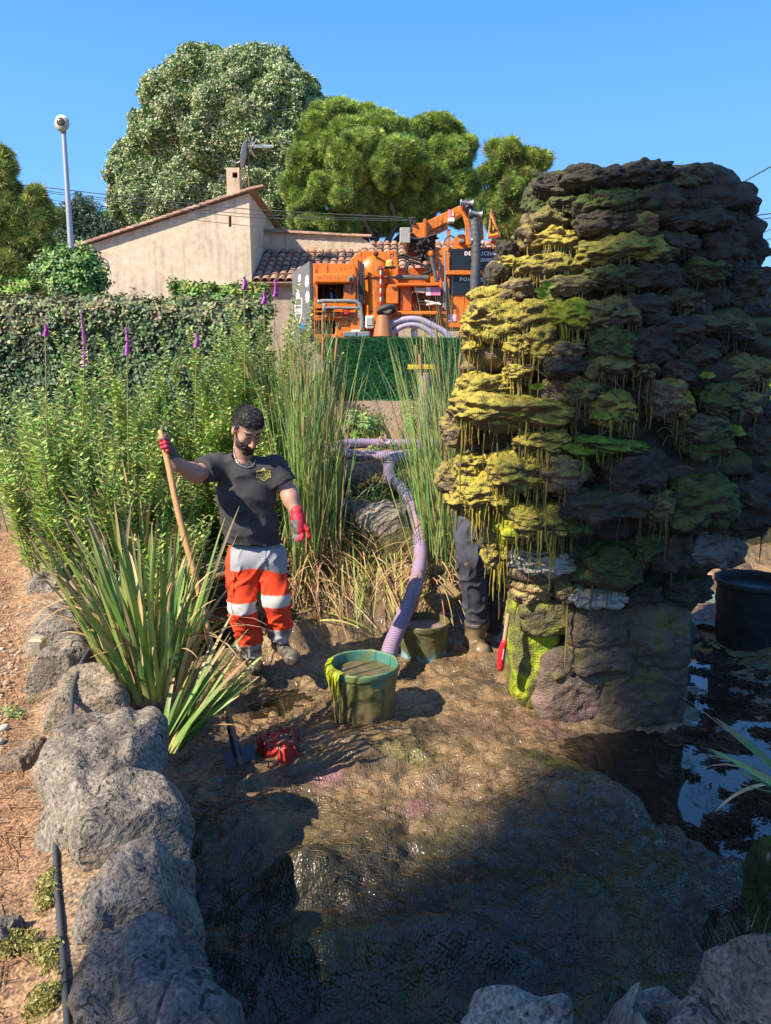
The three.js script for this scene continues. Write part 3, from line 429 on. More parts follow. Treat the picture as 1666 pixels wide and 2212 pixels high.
// lobes [px, py, rx, ry in photograph pixels, extra depth] -> spots on the shell of their union
function lobes(list, d, thick = .75) { return list.map((l) => { const c = P(l[0], l[1], d + (l[4] || 0)), s = mpp(c); return { c, r: V(l[2] * s, l[3] * s, (l[2] + l[3]) / 2 * s * thick) }; }); }
function puffs(L, n, f, seed, core = .78) { const r = RNG(seed), o = []; for (const l of L) { o.push({ c: l.c, r: l.r.clone().multiplyScalar(core) }); for (let k = 0; k < n; k++) { const d = rdir(r), q = f * (.75 + .5 * r()), m = (l.r.x + l.r.y + l.r.z) / 3 * q; o.push({ c: V(l.c.x + d.x * l.r.x * .72, l.c.y + d.y * l.r.y * .72, l.c.z + d.z * l.r.z * .72), r: V(m * 1.15, m * .9, m * 1.15), puff: 1 }); } } return o; }
function shell(L, n, r, inner = .78, rej = .72) {
  const out = [], w = L.map((l) => l.r.x * l.r.y + l.r.z * l.r.x), W = w.reduce((a, b) => a + b); let guard = 0;
  while (out.length < n && guard++ < n * 12) {
    let t = r() * W, k = 0; while (t > w[k] && k < w.length - 1) { t -= w[k]; k++; } const l = L[k], d = rdir(r), q = inner + (1.04 - inner) * Math.sqrt(r()), bump = 1 + .16 * ns(d.x * 2.6 + k * 5, d.y * 2.6, d.z * 2.6) * 2, p = V(l.c.x + d.x * l.r.x * q * bump, l.c.y + d.y * l.r.y * q * bump, l.c.z + d.z * l.r.z * q * bump);
    if (L.some((o, j) => j !== k && ((p.x - o.c.x) / o.r.x) ** 2 + ((p.y - o.c.y) / o.r.y) ** 2 + ((p.z - o.c.z) / o.r.z) ** 2 < rej * rej)) continue;
    out.push({ p, d: V(d.x / l.r.x, d.y / l.r.y, d.z / l.r.z).normalize() });
  }
  return out;
}
function tree(name, label, L, trunk, o) {   // trunk: [foot, radius, colour]
  const t = thing(name, label, o.cat || 'tree', trunk[0], o.group), r = RNG(o.seed), m = new MB(), foot = trunk[0]; let top = V(0, -9, 0), cx = V(0, 0, 0); L.forEach((l) => { cx.add(l.c); if (l.c.y > top.y) top = l.c; }); cx.divideScalar(L.length);
  const fork = V(lerp(foot.x, cx.x, .5), lerp(foot.y, cx.y, .55), lerp(foot.z, cx.z, .5)), bend = (a, b, n, j) => { const q = []; for (let k = 0; k <= n; k++) { const s = k / n; q.push(V(lerp(a.x, b.x, s) + (r() - .5) * j, lerp(a.y, b.y, s) + (r() - .5) * j * .5, lerp(a.z, b.z, s) + (r() - .5) * j)); } q[0] = a; q[n] = b; return q; };
  m.tube(bend(foot, fork, 6, trunk[1] * .5), [trunk[1], trunk[1] * .75], 9, trunk[2]); m.build('trunk', M.col, t);
  for (const l of L) { if (l.puff) continue; const b = new MB(); b.tube(bend(fork, l.c, 6, trunk[1] * 2.4), [trunk[1] * .5, trunk[1] * .12], 6, trunk[2]); b.build('limb', M.col, t); }
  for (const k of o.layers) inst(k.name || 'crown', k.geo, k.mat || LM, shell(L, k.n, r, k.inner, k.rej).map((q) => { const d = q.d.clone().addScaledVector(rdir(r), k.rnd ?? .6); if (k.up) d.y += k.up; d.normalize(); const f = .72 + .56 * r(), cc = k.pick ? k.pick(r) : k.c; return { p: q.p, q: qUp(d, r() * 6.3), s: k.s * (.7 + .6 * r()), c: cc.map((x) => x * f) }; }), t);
  return t;
}
const at = (px, py, d) => { const p = P(px, py, d); p.y = groundH(p.x, p.z) - .05; return p; };
const bark = [.10, .075, .055], pineBark = [.13, .09, .07];
{
  const D = 30, L = lobes([[480, 262, 180, 140], [392, 325, 115, 108], [592, 285, 118, 140], [302, 385, 75, 85], [440, 185, 105, 75, .5], [552, 185, 120, 76, .5], [640, 370, 70, 110], [390, 430, 140, 100], [560, 430, 140, 110], [640, 235, 66, 70, 1], [275, 440, 40, 50]], D), LP = puffs(L, 8, .24, 5, .84);
  tree('linden_tree', 'big dome shaped tree covered in pale cream blossom behind the beige house', LP, [at(500, 800, D), .4, bark], { seed: 11, layers: [
    { geo: CL.broad, n: 26000, s: .24, inner: .72, pick: (r) => r() < .4 ? [.30, .42, .13] : [.14, .24, .07] }, { name: 'blossom', geo: CL.flower, n: 42000, s: .21, inner: .93, up: .3, rnd: .6, pick: (r) => r() < .5 ? [.44, .52, .24] : [.64, .67, .40] }] });
}
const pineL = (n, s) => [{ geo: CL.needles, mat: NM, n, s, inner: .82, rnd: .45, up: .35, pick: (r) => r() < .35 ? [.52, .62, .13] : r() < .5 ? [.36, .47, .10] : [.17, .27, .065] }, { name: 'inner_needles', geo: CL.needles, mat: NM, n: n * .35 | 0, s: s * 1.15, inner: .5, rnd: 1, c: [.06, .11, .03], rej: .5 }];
{
  const D = 24, L = lobes([[735, 290, 70, 58], [815, 275, 62, 46], [885, 300, 62, 48], [950, 300, 50, 46], [985, 345, 52, 52], [700, 345, 70, 55], [780, 350, 74, 60, -.6], [860, 370, 78, 60, -.6], [935, 390, 66, 55, -.3], [655, 405, 42, 44], [655, 455, 42, 34], [740, 420, 70, 46, -.5], [700, 480, 62, 26], [800, 450, 74, 44], [895, 450, 70, 44], [785, 485, 70, 22], [990, 410, 42, 42], [1000, 450, 40, 36], [690, 262, 40, 36]], D, .9);
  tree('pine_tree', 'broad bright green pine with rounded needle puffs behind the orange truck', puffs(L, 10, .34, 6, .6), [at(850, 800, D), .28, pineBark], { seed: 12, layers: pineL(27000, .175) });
  const R = lobes([[1100, 330, 46, 34], [1140, 365, 46, 38], [1080, 375, 46, 40], [1120, 415, 60, 44], [1065, 440, 46, 50], [1150, 440, 44, 46], [1115, 480, 60, 44], [1190, 470, 46, 60]], 27);
  tree('pine_tree', 'smaller yellowish pine between the broad pine and the rockery', puffs(R, 7, .36, 7, .5), [at(1115, 800, 27), .2, pineBark], { seed: 13, layers: pineL(8000, .18).concat([{ name: 'dry_needles', geo: CL.needles, mat: NM, n: 500, s: .34, inner: .8, c: [.3, .25, .08] }]) });
  const A = lobes([[10, 400, 38, 60], [55, 470, 55, 60], [0, 480, 60, 70], [90, 450, 34, 45], [40, 545, 70, 60], [-50, 560, 80, 80], [85, 520, 42, 42], [5, 345, 18, 40], [-60, 420, 70, 90], [30, 600, 70, 40]], 14);
  tree('pine_tree', 'dark pine with sunlit needle tips at the left edge', puffs(A, 8, .34, 8, .45), [at(-20, 900, 14), .2, pineBark], { seed: 14, layers: [{ geo: CL.needles, mat: NM, n: 5500, s: .14, inner: .74, rnd: .6, up: .5, pick: (r) => r() < .55 ? [.46, .48, .13] : [.13, .2, .06] }] });
  const B = lobes([[180, 460, 42, 40], [210, 500, 44, 46], [150, 490, 30, 50], [190, 545, 60, 40], [140, 540, 34, 40]], 27);
  tree('acacia_tree', 'thin blue green tree with sparse airy foliage behind the street lamp', puffs(B, 4, .4, 9), [at(190, 800, 27), .12, bark], { seed: 15, layers: [{ geo: CL.small, n: 2600, s: .3, inner: .35, c: [.10, .19, .10], rej: .3 }] });
  const C = lobes([[258, 490, 26, 30], [275, 520, 30, 40]], 31);
  tree('pine_tree', 'small rounded green pine top just above the left end of the house roof', C, [at(260, 800, 31), .12, pineBark], { seed: 16, layers: [{ geo: CL.needles, mat: NM, n: 420, s: .4, inner: .7, up: .3, c: [.2, .3, .06] }] });
  const E = lobes([[120, 600, 36, 34], [165, 592, 40, 34], [195, 605, 26, 30], [150, 625, 60, 30], [130, 570, 24, 20], [180, 568, 22, 18]], 12.4);
  tree('laurel_bush', 'glossy green bush at the foot of the street lamp beside the house corner', E, [at(150, 900, 12.4), .06, bark], { cat: 'bush', seed: 17, layers: [{ geo: CL.sprig, n: 950, s: .19, inner: .6, rnd: .5, up: .5, pick: (r) => r() < .3 ? [.32, .46, .09] : [.10, .22, .04] }] });
  // the pine whose shade lies over the rockery: it stands behind the camera, to the left
  const K = 15, S = SUN.clone().multiplyScalar(K / 1), e1 = V(.568, 0, .823).normalize(), e2 = V(.557, .733, -.38).normalize(), shade = (a, b, q = 0) => V(0, 0, 0).addScaledVector(e1, a).addScaledVector(e2, b).addScaledVector(SUN, K + q);
  const SL = [[-1.45, 2.2, .95], [-1.35, 3.2, 1.05], [-1.2, 4.3, 1.15], [-.2, 1.75, 1.2], [-.2, 3.2, 1.6], [1.2, 2.9, 1.6], [.4, 5.2, 1.8], [2.2, 1.2, 1.1], [3, 3.5, 2], [2, 5.6, 2], [3.9, 1.8, 1.3], [-1.1, 1.15, .55], [-.9, 5.4, 1.2], [.8, 1.1, .9], [-1.4, 1.2, .42], [-1.5, .92, .36]].map(([a, b, r], i) => ({ c: shade(a, b, (i % 3) - 1), r: V(r, r, r) }));
  const foot = shade(2.2, 1, 1.5); foot.y = -.05;
  tree('pine_tree', 'tall pine behind the viewer that shades the rockery', SL, [foot, .3, pineBark], { seed: 18, layers: [{ geo: CL.needles, mat: M.col, n: 11500, s: .5, inner: .2, rnd: 1, c: [.06, .1, .03], rej: .15 }] });
}
// ---------- hedges ----------
function hedge(name, label, x0, x1, z, depth, y0, y1, o) {
  const t = thing(name, label, 'hedge', V((x0 + x1) / 2, y0, z)), r = RNG(o.seed), A = [], n = o.n; const ox = (x, y) => .12 * fbm(x * 1.4, y * 1.4, 3, 3), top = (x) => y1 + .10 * fbm(x * 1.8, 1, 5, 3);
  for (let k = 0; k < n; k++) {
    const x = lerp(x0, x1, r()), f = r(); let p, d;
    if (f < .68) { const y = lerp(y0, top(x), Math.pow(r(), .8)); p = V(x, y, z + depth / 2 + ox(x, y) - .16 * r()); d = V((r() - .5) * 1.2, .2 + .5 * r(), 1); } else if (f < .92) { p = V(x, top(x) - .1 * r() + (r() < .05 ? .12 * r() : 0), z + (r() - .5) * depth); d = V(r() - .5, 1.2, r() - .5); } else { p = V(x, lerp(y0, top(x), r()), z - depth / 2); d = V(r() - .5, .4, -1); }
    d.normalize(); const hi = sst(y1 - .5, y1 + .1, p.y + .15 * ns(x * 3, p.y * 3, 1)), young = r() < hi * .75; A.push({ p, q: qUp(d, r() * 6.3), s: o.s * (.7 + .6 * r()), c: (young ? o.young : o.old).map((c) => c * (.7 + .6 * r())) });
  }
  inst('foliage', o.geo, o.mat || LM, A, t); const m = new MB(); for (let k = 0; k < (x1 - x0) * 5; k++) { const x = x0 + k / 5, a = V(x, y0 - .1, z + (r() - .5) * .3); m.tube([a, V(x + (r() - .5) * .3, y0 + .5, z + (r() - .5) * .3), V(x + (r() - .5) * .4, y1 - .2, z + (r() - .5) * .4)], [.018, .008], 5, [.09, .07, .05]); } stuff(m.build('stems', M.col, t)); return t;
}
{
  const HX0 = P(-160, 800, 8.9).x, HX1 = P(570, 800, 8.9).x, gy = .3;
  hedge('hedge', 'long clipped dark green hedge with tan young shoots along its top, below the house', HX0, HX1, -9.3, 1.0, gy, P(300, 668, 8.9).y, { seed: 31, n: 15000, s: .165, geo: CL.sprig, old: [.07, .12, .042], young: [.26, .26, .11] });
  const a = P(370, 640, 11.2), b = P(575, 640, 11.2); hedge('green_hedge', 'bright green clipped hedge seen over the dark hedge, in front of the house wall', a.x, b.x, -11.4, .5, .6, P(470, 628, 11.2).y, { seed: 32, n: 1500, s: .17, geo: CL.sprig, old: [.12, .24, .02], young: [.2, .32, .03] });
  const c = P(-60, 640, 11.2), e = P(70, 640, 11.2); hedge('green_hedge', 'bright green clipped hedge at the left edge, left of the street lamp', c.x, e.x, -11.4, .5, .6, P(20, 622, 11.2).y, { seed: 33, n: 1000, s: .17, geo: CL.sprig, old: [.12, .24, .02], young: [.2, .32, .03] });
  const f = P(1590, 660, 14), h = P(1760, 660, 14); hedge('green_hedge', 'bright green hedge at the right edge, behind the rockery', f.x, h.x, -14, .8, .7, P(1650, 652, 14).y, { seed: 34, n: 1100, s: .2, geo: CL.sprig, old: [.15, .27, .02], young: [.24, .36, .03] });
}
// ---------- house ----------
const plasterCol = tex(1024, (u, v) => { const st = sst(-.15, .6, NO.noise(u * 34, v * 2.2, 3) * .5 + NO.noise(u * 90, v * 4, 7) * .3 + tfb(u, v, 6, 140, 4) * .5), f = tfb(u, v, 30, 150, 3); const k = .93 + .1 * f - .14 * st; return [k, k * (.985), k * (.97)]; }, true);
const plasterM = (c) => std({ color: new THREE.Color().setRGB(...c), map: plasterCol, bumpMap: T.plaster, bumpScale: .007, roughness: .95 });
function wallGeo(pts, holes, depth, uvS) {   // outline in world x, y on the plane z = 0, extruded backwards
  const s = new THREE.Shape(pts.map((p) => new THREE.Vector2(p.x, p.y))); for (const h of holes || []) { s.holes.push(new THREE.Path(h.map((p) => new THREE.Vector2(p.x, p.y)))); }
  const g = new THREE.ExtrudeGeometry(s, { depth, bevelEnabled: false }); const b = boxUV(g, uvS || .2); return b;
}
const tileMats = [[.36, .19, .12], [.42, .25, .165], [.30, .17, .12], [.40, .27, .19], [.25, .155, .12]].map((c) => std({ color: new THREE.Color().setRGB(...c), bumpMap: T.fine, bumpScale: .004, roughness: .9 }));
const tileGeo = (() => { const m = new MB(), n = 8; for (const [r0, r1, f] of [[.105, .085, 1], [.09, .07, 0]]) for (let k = 0; k < n; k++) { const a0 = Math.PI * k / n, a1 = Math.PI * (k + 1) / n, q = (a, r, z) => m.v(Math.cos(a) * r, Math.sin(a) * r * .8, z, W1, a, z); m.q(q(a0, r0, 0), q(a1, r0, 0), q(a1, r1, -.44), q(a0, r1, -.44)); if (f) m.q(q(a0, .105, 0), q(a0, .09, 0), q(a1, .09, 0), q(a1, .105, 0)); } return m.geo(); })();
{
  const D = 20, r = RNG(41), hs = thing('house', 'low beige rendered house with a single slope tiled roof and a small chimney', 'house', at(400, 800, D));
  const q = (x, y, dd = 0) => P(x, y, D + dd), gy = .4, A = q(190, 530), B = q(541, 417), C = q(545, 640), E = q(196, 640); A.x = E.x; B.x = C.x;
  const slot = [q(494, 467), q(500, 467), q(500, 490), q(494, 490)], gw = wallGeo([V(E.x, gy, 0), V(C.x, gy, 0), B, A], [slot], .3); gw.translate(0, 0, -D - .3);
  mesh('gable_wall', gw, plasterM([.80, .655, .485]), hs);
  const mB = (g) => g; const bk = new MB(); bk.add(new THREE.BoxGeometry(.3, .5, .02).translate(slot[0].x + .05, slot[0].y - .15, -D - .32), [.02, .02, .02]); bk.build('slot_window', M.col, hs);
  const rt = new MB(), side = new THREE.BoxGeometry(.3, B.y - gy, 6).translate(B.x - .15, (B.y + gy) / 2, -D - 3.31), dx = B.x - A.x, dy = B.y - A.y, sl = Math.hypot(dx, dy), ang = Math.atan2(dy, dx);
  const sg = boxUV(side, .2); mesh('side_wall', sg, plasterM([.80, .655, .485]), hs);
  const slab = new THREE.BoxGeometry(sl + .5, .06, 6.6).applyMatrix4(new THREE.Matrix4().makeRotationZ(ang)).translate((A.x + B.x) / 2 - .1, (A.y + B.y) / 2 + .03, -D - 3.2); mesh('roof', slab, tileMats[0], hs);
  const vg = tileGeo.clone().rotateY(-Math.PI / 2).rotateX(0); // barrels along the slope, seen from the verge
  const nT = 27; for (let k = 0; k < nT; k++) { const f = (k + .2) / nT, g = mesh('verge_tile', vg, tileMats[(r() * 5) | 0], hs); g.position.add(V(A.x - .32 + (dx + .42) * f, A.y - .13 + (dy + .14) * f + .07, -D + .03)); g.rotation.z = ang - .06 + (r() - .5) * .03; }
  const soff = new MB(); for (let k = 0; k < 4; k++) soff.add(new THREE.BoxGeometry(.1 + .07 * k, .05, .3).translate(A.x - .03 - .035 * (k), A.y - .32 + k * .07, -D - .1), [.40, .18, .10]); soff.build('corbel', M.col, hs);
  const c0 = q(488.5, 362, .4), c1 = q(519, 440, .4), hol = [q(502, 372, .4), q(513, 372, .4), q(513, 384, .4), q(502, 384, .4)], cg = wallGeo([V(c0.x, c1.y, 0), V(c1.x, c1.y, 0), V(c1.x, c0.y, 0), V(c0.x, c0.y, 0)], [hol], .36); cg.translate(0, 0, -D - .76);
  const ch = mesh('chimney', cg, plasterM([.72, .55, .39]), hs); mesh('flue', new THREE.BoxGeometry(.2, .24, .04).translate(hol[0].x + .07, hol[0].y - .08, -D - .56), std({ color: 0x0a0908 }), hs);
  // scrolled iron lamp bracket on the left corner
  const ir = new MB(), arc = (cx, cy, rr, a0, a1) => { const p = []; for (let k = 0; k <= 14; k++) { const a = lerp(a0, a1, k / 14), c = q(cx + Math.cos(a) * rr, cy - Math.sin(a) * rr, -.1); p.push(c); } ir.tube(p, .014, 5, [.05, .045, .05]); };
  arc(204, 556, 14, -.5, 4.5); arc(211, 562, 9, -1, 3.6); arc(207, 569, 6, 0, 5.5); ir.tube([q(196, 545, -.1), q(197, 590, -.1)], .014, 5, [.05, .045, .05]); ir.build('lamp_bracket', M.col, hs);
  // wing behind the truck: back wall with a coping, lean-to roof of barrel tiles
  const w0 = q(546, 499, 2.3), w1 = q(778, 511, 2.3), w2 = q(846, 560, 2.3), w3 = q(546, 560, 2.3); const ww = wallGeo([V(w0.x, gy, 0), V(w2.x, gy, 0), w2, w1, w0], [], .25); ww.translate(0, 0, -D - 2.55); mesh('wing_wall', ww, plasterM([.67, .54, .38]), hs);
  for (let k = 0; k < 16; k++) { const f = k / 16, g = mesh('coping_tile', tileGeo, tileMats[(r() * 3) | 0], hs); const p = w0.clone().lerp(w1, f); g.position.add(V(p.x + .08, p.y - .02, -D - 2.3)); g.rotation.y = Math.PI / 2 + Math.PI; g.rotation.order = 'YXZ'; }
  const fe = q(546, 607), ft = q(546, 541, 2.3), le = Math.hypot(ft.y - fe.y, 2.3), pa = Math.atan2(ft.y - fe.y, 2.3); let nt = 0;
  const put = (x, f, yoff) => { const g = mesh('roof_tile', tileGeo, tileMats[(r() * 5) | 0], hs); g.position.add(V(x + (r() - .5) * .012, lerp(fe.y, ft.y, f) + yoff + (r() - .5) * .01, -D - 2.3 * f)); g.rotation.x = pa - .05; nt++; };
  const X0 = fe.x + .1, rows = 7; for (let k = 0; k < 32; k++) for (let j = 0; j < rows; j++) { const x = X0 + k * .213, top = k * .213 > w1.x - fe.x - .15 ? rows + 2 : rows; put(x, j / rows, 0); if (j === rows - 1 && top > rows) { put(x, 1, 0); if (k % 1 === 0 && nt < 285) put(x, 1.14, 0); } }
  const und = new THREE.BoxGeometry(7.2, .05, le * 1.35).applyMatrix4(new THREE.Matrix4().makeRotationX(pa)).translate(X0 + 3.4, (fe.y + ft.y) / 2 + .12, -D - 1.5); mesh('roof_underlay', und, std({ color: new THREE.Color().setRGB(.2, .11, .08) }), hs);
  const fw = boxUV(new THREE.BoxGeometry(7, fe.y - gy, .25).translate(X0 + 3.4, (fe.y + gy) / 2 - .02, -D - .3), .2); mesh('wing_front_wall', fw, plasterM([.5, .4, .3]), hs);
  // antenna and dish
  const an = thing('tv_antenna', 'yagi television antenna on a rusty mast above the house apex', 'antenna', q(539, 417, .25)), mm = new MB(), al = new MB(), e = .25;
  mm.tube([q(539, 420, e), q(536, 318, e)], .022, 6, [.22, .12, .08]); mm.build('mast', M.col, an);
  al.tube([q(530, 316, e), q(590, 315, e)], .014, 5, [.6, .6, .6]); for (let k = 0; k < 16; k++) { const x = 550 + k * 2.6; al.tube([q(x, 312, e + .25), q(x, 319, e - .25)], .007, 4, [.6, .6, .6]); }
  for (const [a, b, c, f] of [[534, 290, 545, 322], [540, 288, 548, 320], [548, 294, 540, 318], [555, 300, 541, 322], [541, 322, 555, 342], [540, 324, 549, 338], [536, 310, 540, 330]]) al.tube([q(a, b, e - .1), q(c, f, e + .1)], .013, 5, [.7, .7, .68]); al.build('elements', std({ vertexColors: true, metalness: .6, roughness: .4 }), an);
  const ds = thing('satellite_dish', 'grey satellite dish seen edge on below the antenna', 'satellite dish', q(526, 335, e)), lg = new THREE.LatheGeometry([[0, -.07], [.2, -.045], [.33, 0], [.335, .01], [.2, -.03], [0, -.055]].map((p) => new THREE.Vector2(...p)), 24); const dp = mesh('reflector', lg, std({ color: 0xb8bcc0, roughness: .5 }), ds); dp.position.set(0, 0, 0); dp.rotation.set(.2, 0, 1.35);
  const da = new MB(); da.tube([q(526, 345, e), q(512, 352, e - .1), q(498, 347, e - .2)], .014, 5, [.6, .6, .62]); da.build('arm', M.col, ds);
}
// ---------- street lamp, cables ----------
{
  const D = 13, b = P(161, 700, D), t = P(137.5, 284, D), s = mpp(t); b.y = groundH(b.x, b.z); const lp = thing('street_lamp', 'grey street lamp with an oval head standing behind the hedge', 'street lamp', b), m = new MB();
  const f = b.clone().addScaledVector(t.clone().sub(P(161, 646, D)), (b.y - P(161, 646, D).y) / (t.y - P(161, 646, D).y) * 0); m.tube([V(P(163, 700, D).x, b.y, b.z), P(161, 646, D), t], [.062, .055, .036], 14, [.42, .43, .45]); m.build('pole', std({ vertexColors: true, metalness: .5, roughness: .45 }), lp);
  const cl = new MB(); cl.tube([P(137.5, 289, D), P(136.5, 278, D)], [.046, .046], 12, [.25, .23, .22]); cl.build('collar', M.col, lp);
  const hd = new THREE.SphereGeometry(1, 32, 24); hd.scale(15.5 * s, 18 * s, 11 * s); const h = mesh('head', hd, std({ color: new THREE.Color().setRGB(.50, .44, .36), roughness: .5 }), lp); h.position.add(P(134, 267, D)); h.rotation.x = -.25;
  const cp = new THREE.SphereGeometry(1, 32, 12, 0, 6.3, 0, 1.15); cp.scale(15.9 * s, 18.6 * s, 11.6 * s); const c = mesh('cap', cp, std({ color: 0xe8e6e0, roughness: .4 }), lp); c.position.add(P(134, 267, D)); c.rotation.x = -.25;
  const gl = new THREE.SphereGeometry(1, 24, 16); gl.scale(9.5 * s, 10.5 * s, 5 * s); const g = mesh('lens', gl, std({ color: new THREE.Color().setRGB(.09, .07, .05), roughness: .15 }), lp); g.position.add(P(135, 268, D)).add(V(0, 0, 7.6 * s));
  const ln = (label, pts, d, r = .012) => { const p = []; for (let i = 0; i < pts.length - 1; i++) for (let k = 0; k < 8; k++) { const u = k / 8, a = pts[Math.max(0, i - 1)], b_ = pts[i], c_ = pts[i + 1], e = pts[Math.min(pts.length - 1, i + 2)], cr = (j) => .5 * (2 * b_[j] + (c_[j] - a[j]) * u + (2 * a[j] - 5 * b_[j] + 4 * c_[j] - e[j]) * u * u + (3 * b_[j] - a[j] - 3 * c_[j] + e[j]) * u ** 3); p.push(P(cr(0), cr(1), d)); } p.push(P(...pts[pts.length - 1], d)); const w = new MB(); w.tube(p, d < 20 ? r * .6 : r, 5, [.06, .065, .075]); tag(w.build('power_cable', M.col, scene), label, 'cable'); };
  ln('topmost overhead cable crossing from the left edge past the linden', [[-120, 382], [0, 394], [160, 412], [300, 428], [540, 452], [870, 470]], 17, .016);
  ln('second overhead cable from the top, just under the topmost one', [[-120, 388], [0, 399], [160, 420], [320, 439], [545, 463], [880, 474]], 17.1, .012);
  ln('third overhead cable from the top, over the house gable', [[-120, 390], [0, 402], [160, 424], [330, 446], [550, 470], [900, 477]], 17.2);
  ln('lowest overhead cable drooping across the house gable', [[-120, 396], [0, 411], [160, 440], [260, 455], [400, 473], [600, 494], [760, 505]], 17.3, .009);
  ln('steep cable rising to the right edge above the rockery', [[1480, 468], [1570, 414], [1670, 357], [1800, 282]], 22, .022);
  ln('upper level cable at the right edge beside the rockery', [[1560, 473], [1610, 468], [1670, 461], [1800, 447]], 22, .018);
  ln('lower level cable at the right edge beside the rockery', [[1560, 484], [1610, 478], [1670, 470], [1800, 452]], 22, .014);
  ln('slanting cable at the right edge, upper of the two lowest', [[1560, 548], [1620, 516], [1670, 493], [1800, 430]], 22, .014);
  ln('slanting cable at the right edge, lowest of all', [[1560, 560], [1625, 532], [1670, 513], [1800, 455]], 22, .012);
}
// ---------- wall with artificial turf, yellow post ----------
{
  const D = 9.6, x0 = P(640, 865, D).x, x1 = P(1320, 865, D).x, yt = P(800, 866, D).y, y1 = P(800, 727, D).y, gy = .5;
  const w = mesh('concrete_wall', boxUV(new THREE.BoxGeometry(x1 - x0, yt - gy, .2).translate(0, (yt - gy) / 2, 0), .6), std({ color: new THREE.Color().setRGB(.50, .36, .27), map: plasterCol, bumpMap: T.plaster, bumpScale: .012 })); w.position.set((x0 + x1) / 2, gy, -D); tag(w, 'low rough pinkish concrete wall under the artificial turf', 'wall');
  const sc = thing('turf_screen', 'dark green artificial turf screen standing on the low concrete wall', 'screen', V((x0 + x1) / 2, yt, -D)), r = RNG(51), L = [], X0 = P(700, 800, D).x;
  mesh('backing', new THREE.BoxGeometry(x1 - X0, y1 - yt - .03, .03).translate((x1 + X0) / 2, (y1 + yt) / 2, -D), std({ color: new THREE.Color().setRGB(.012, .05, .02) }), sc);
  for (let k = 0; k < 9500; k++) { const p = V(lerp(X0, x1, r()), lerp(yt, y1, r()), -D + .02); L.push({ p, q: new THREE.Quaternion().setFromAxisAngle(V(0, 0, 1), r() * .9 - .45), s: .038 * (.8 + .5 * r()), c: [.07, .31, .135].map((c) => c * (.6 + .8 * r())) }); }
  inst('turf', CL.turf, std({ vertexColors: true, roughness: .45 }), L, sc);
  const pd = 8.6, pp = thing('post', 'weathered post with a yellow bar across its top, in front of the turf screen', 'post', at(918, 930, pd)), g = V(0, 0, 0), a = P(918, 805, pd), pm = new MB(); pm.tube([V(a.x, groundH(a.x, -pd), -pd), a], [.075, .07], 10, [.40, .30, .26]); pm.build('shaft', std({ vertexColors: true, bumpMap: T.fine, bumpScale: .01 }), pp);
  const ba = P(881, 790, pd), bb = P(940, 796, pd), bg = new RoundedBoxGeometry(bb.x - ba.x, .055, .06, 2, .01).translate((ba.x + bb.x) / 2, (ba.y + bb.y) / 2, -pd); mesh('bar', bg, std({ color: new THREE.Color().setRGB(.75, .5, .02), roughness: .4 }), pp);
}
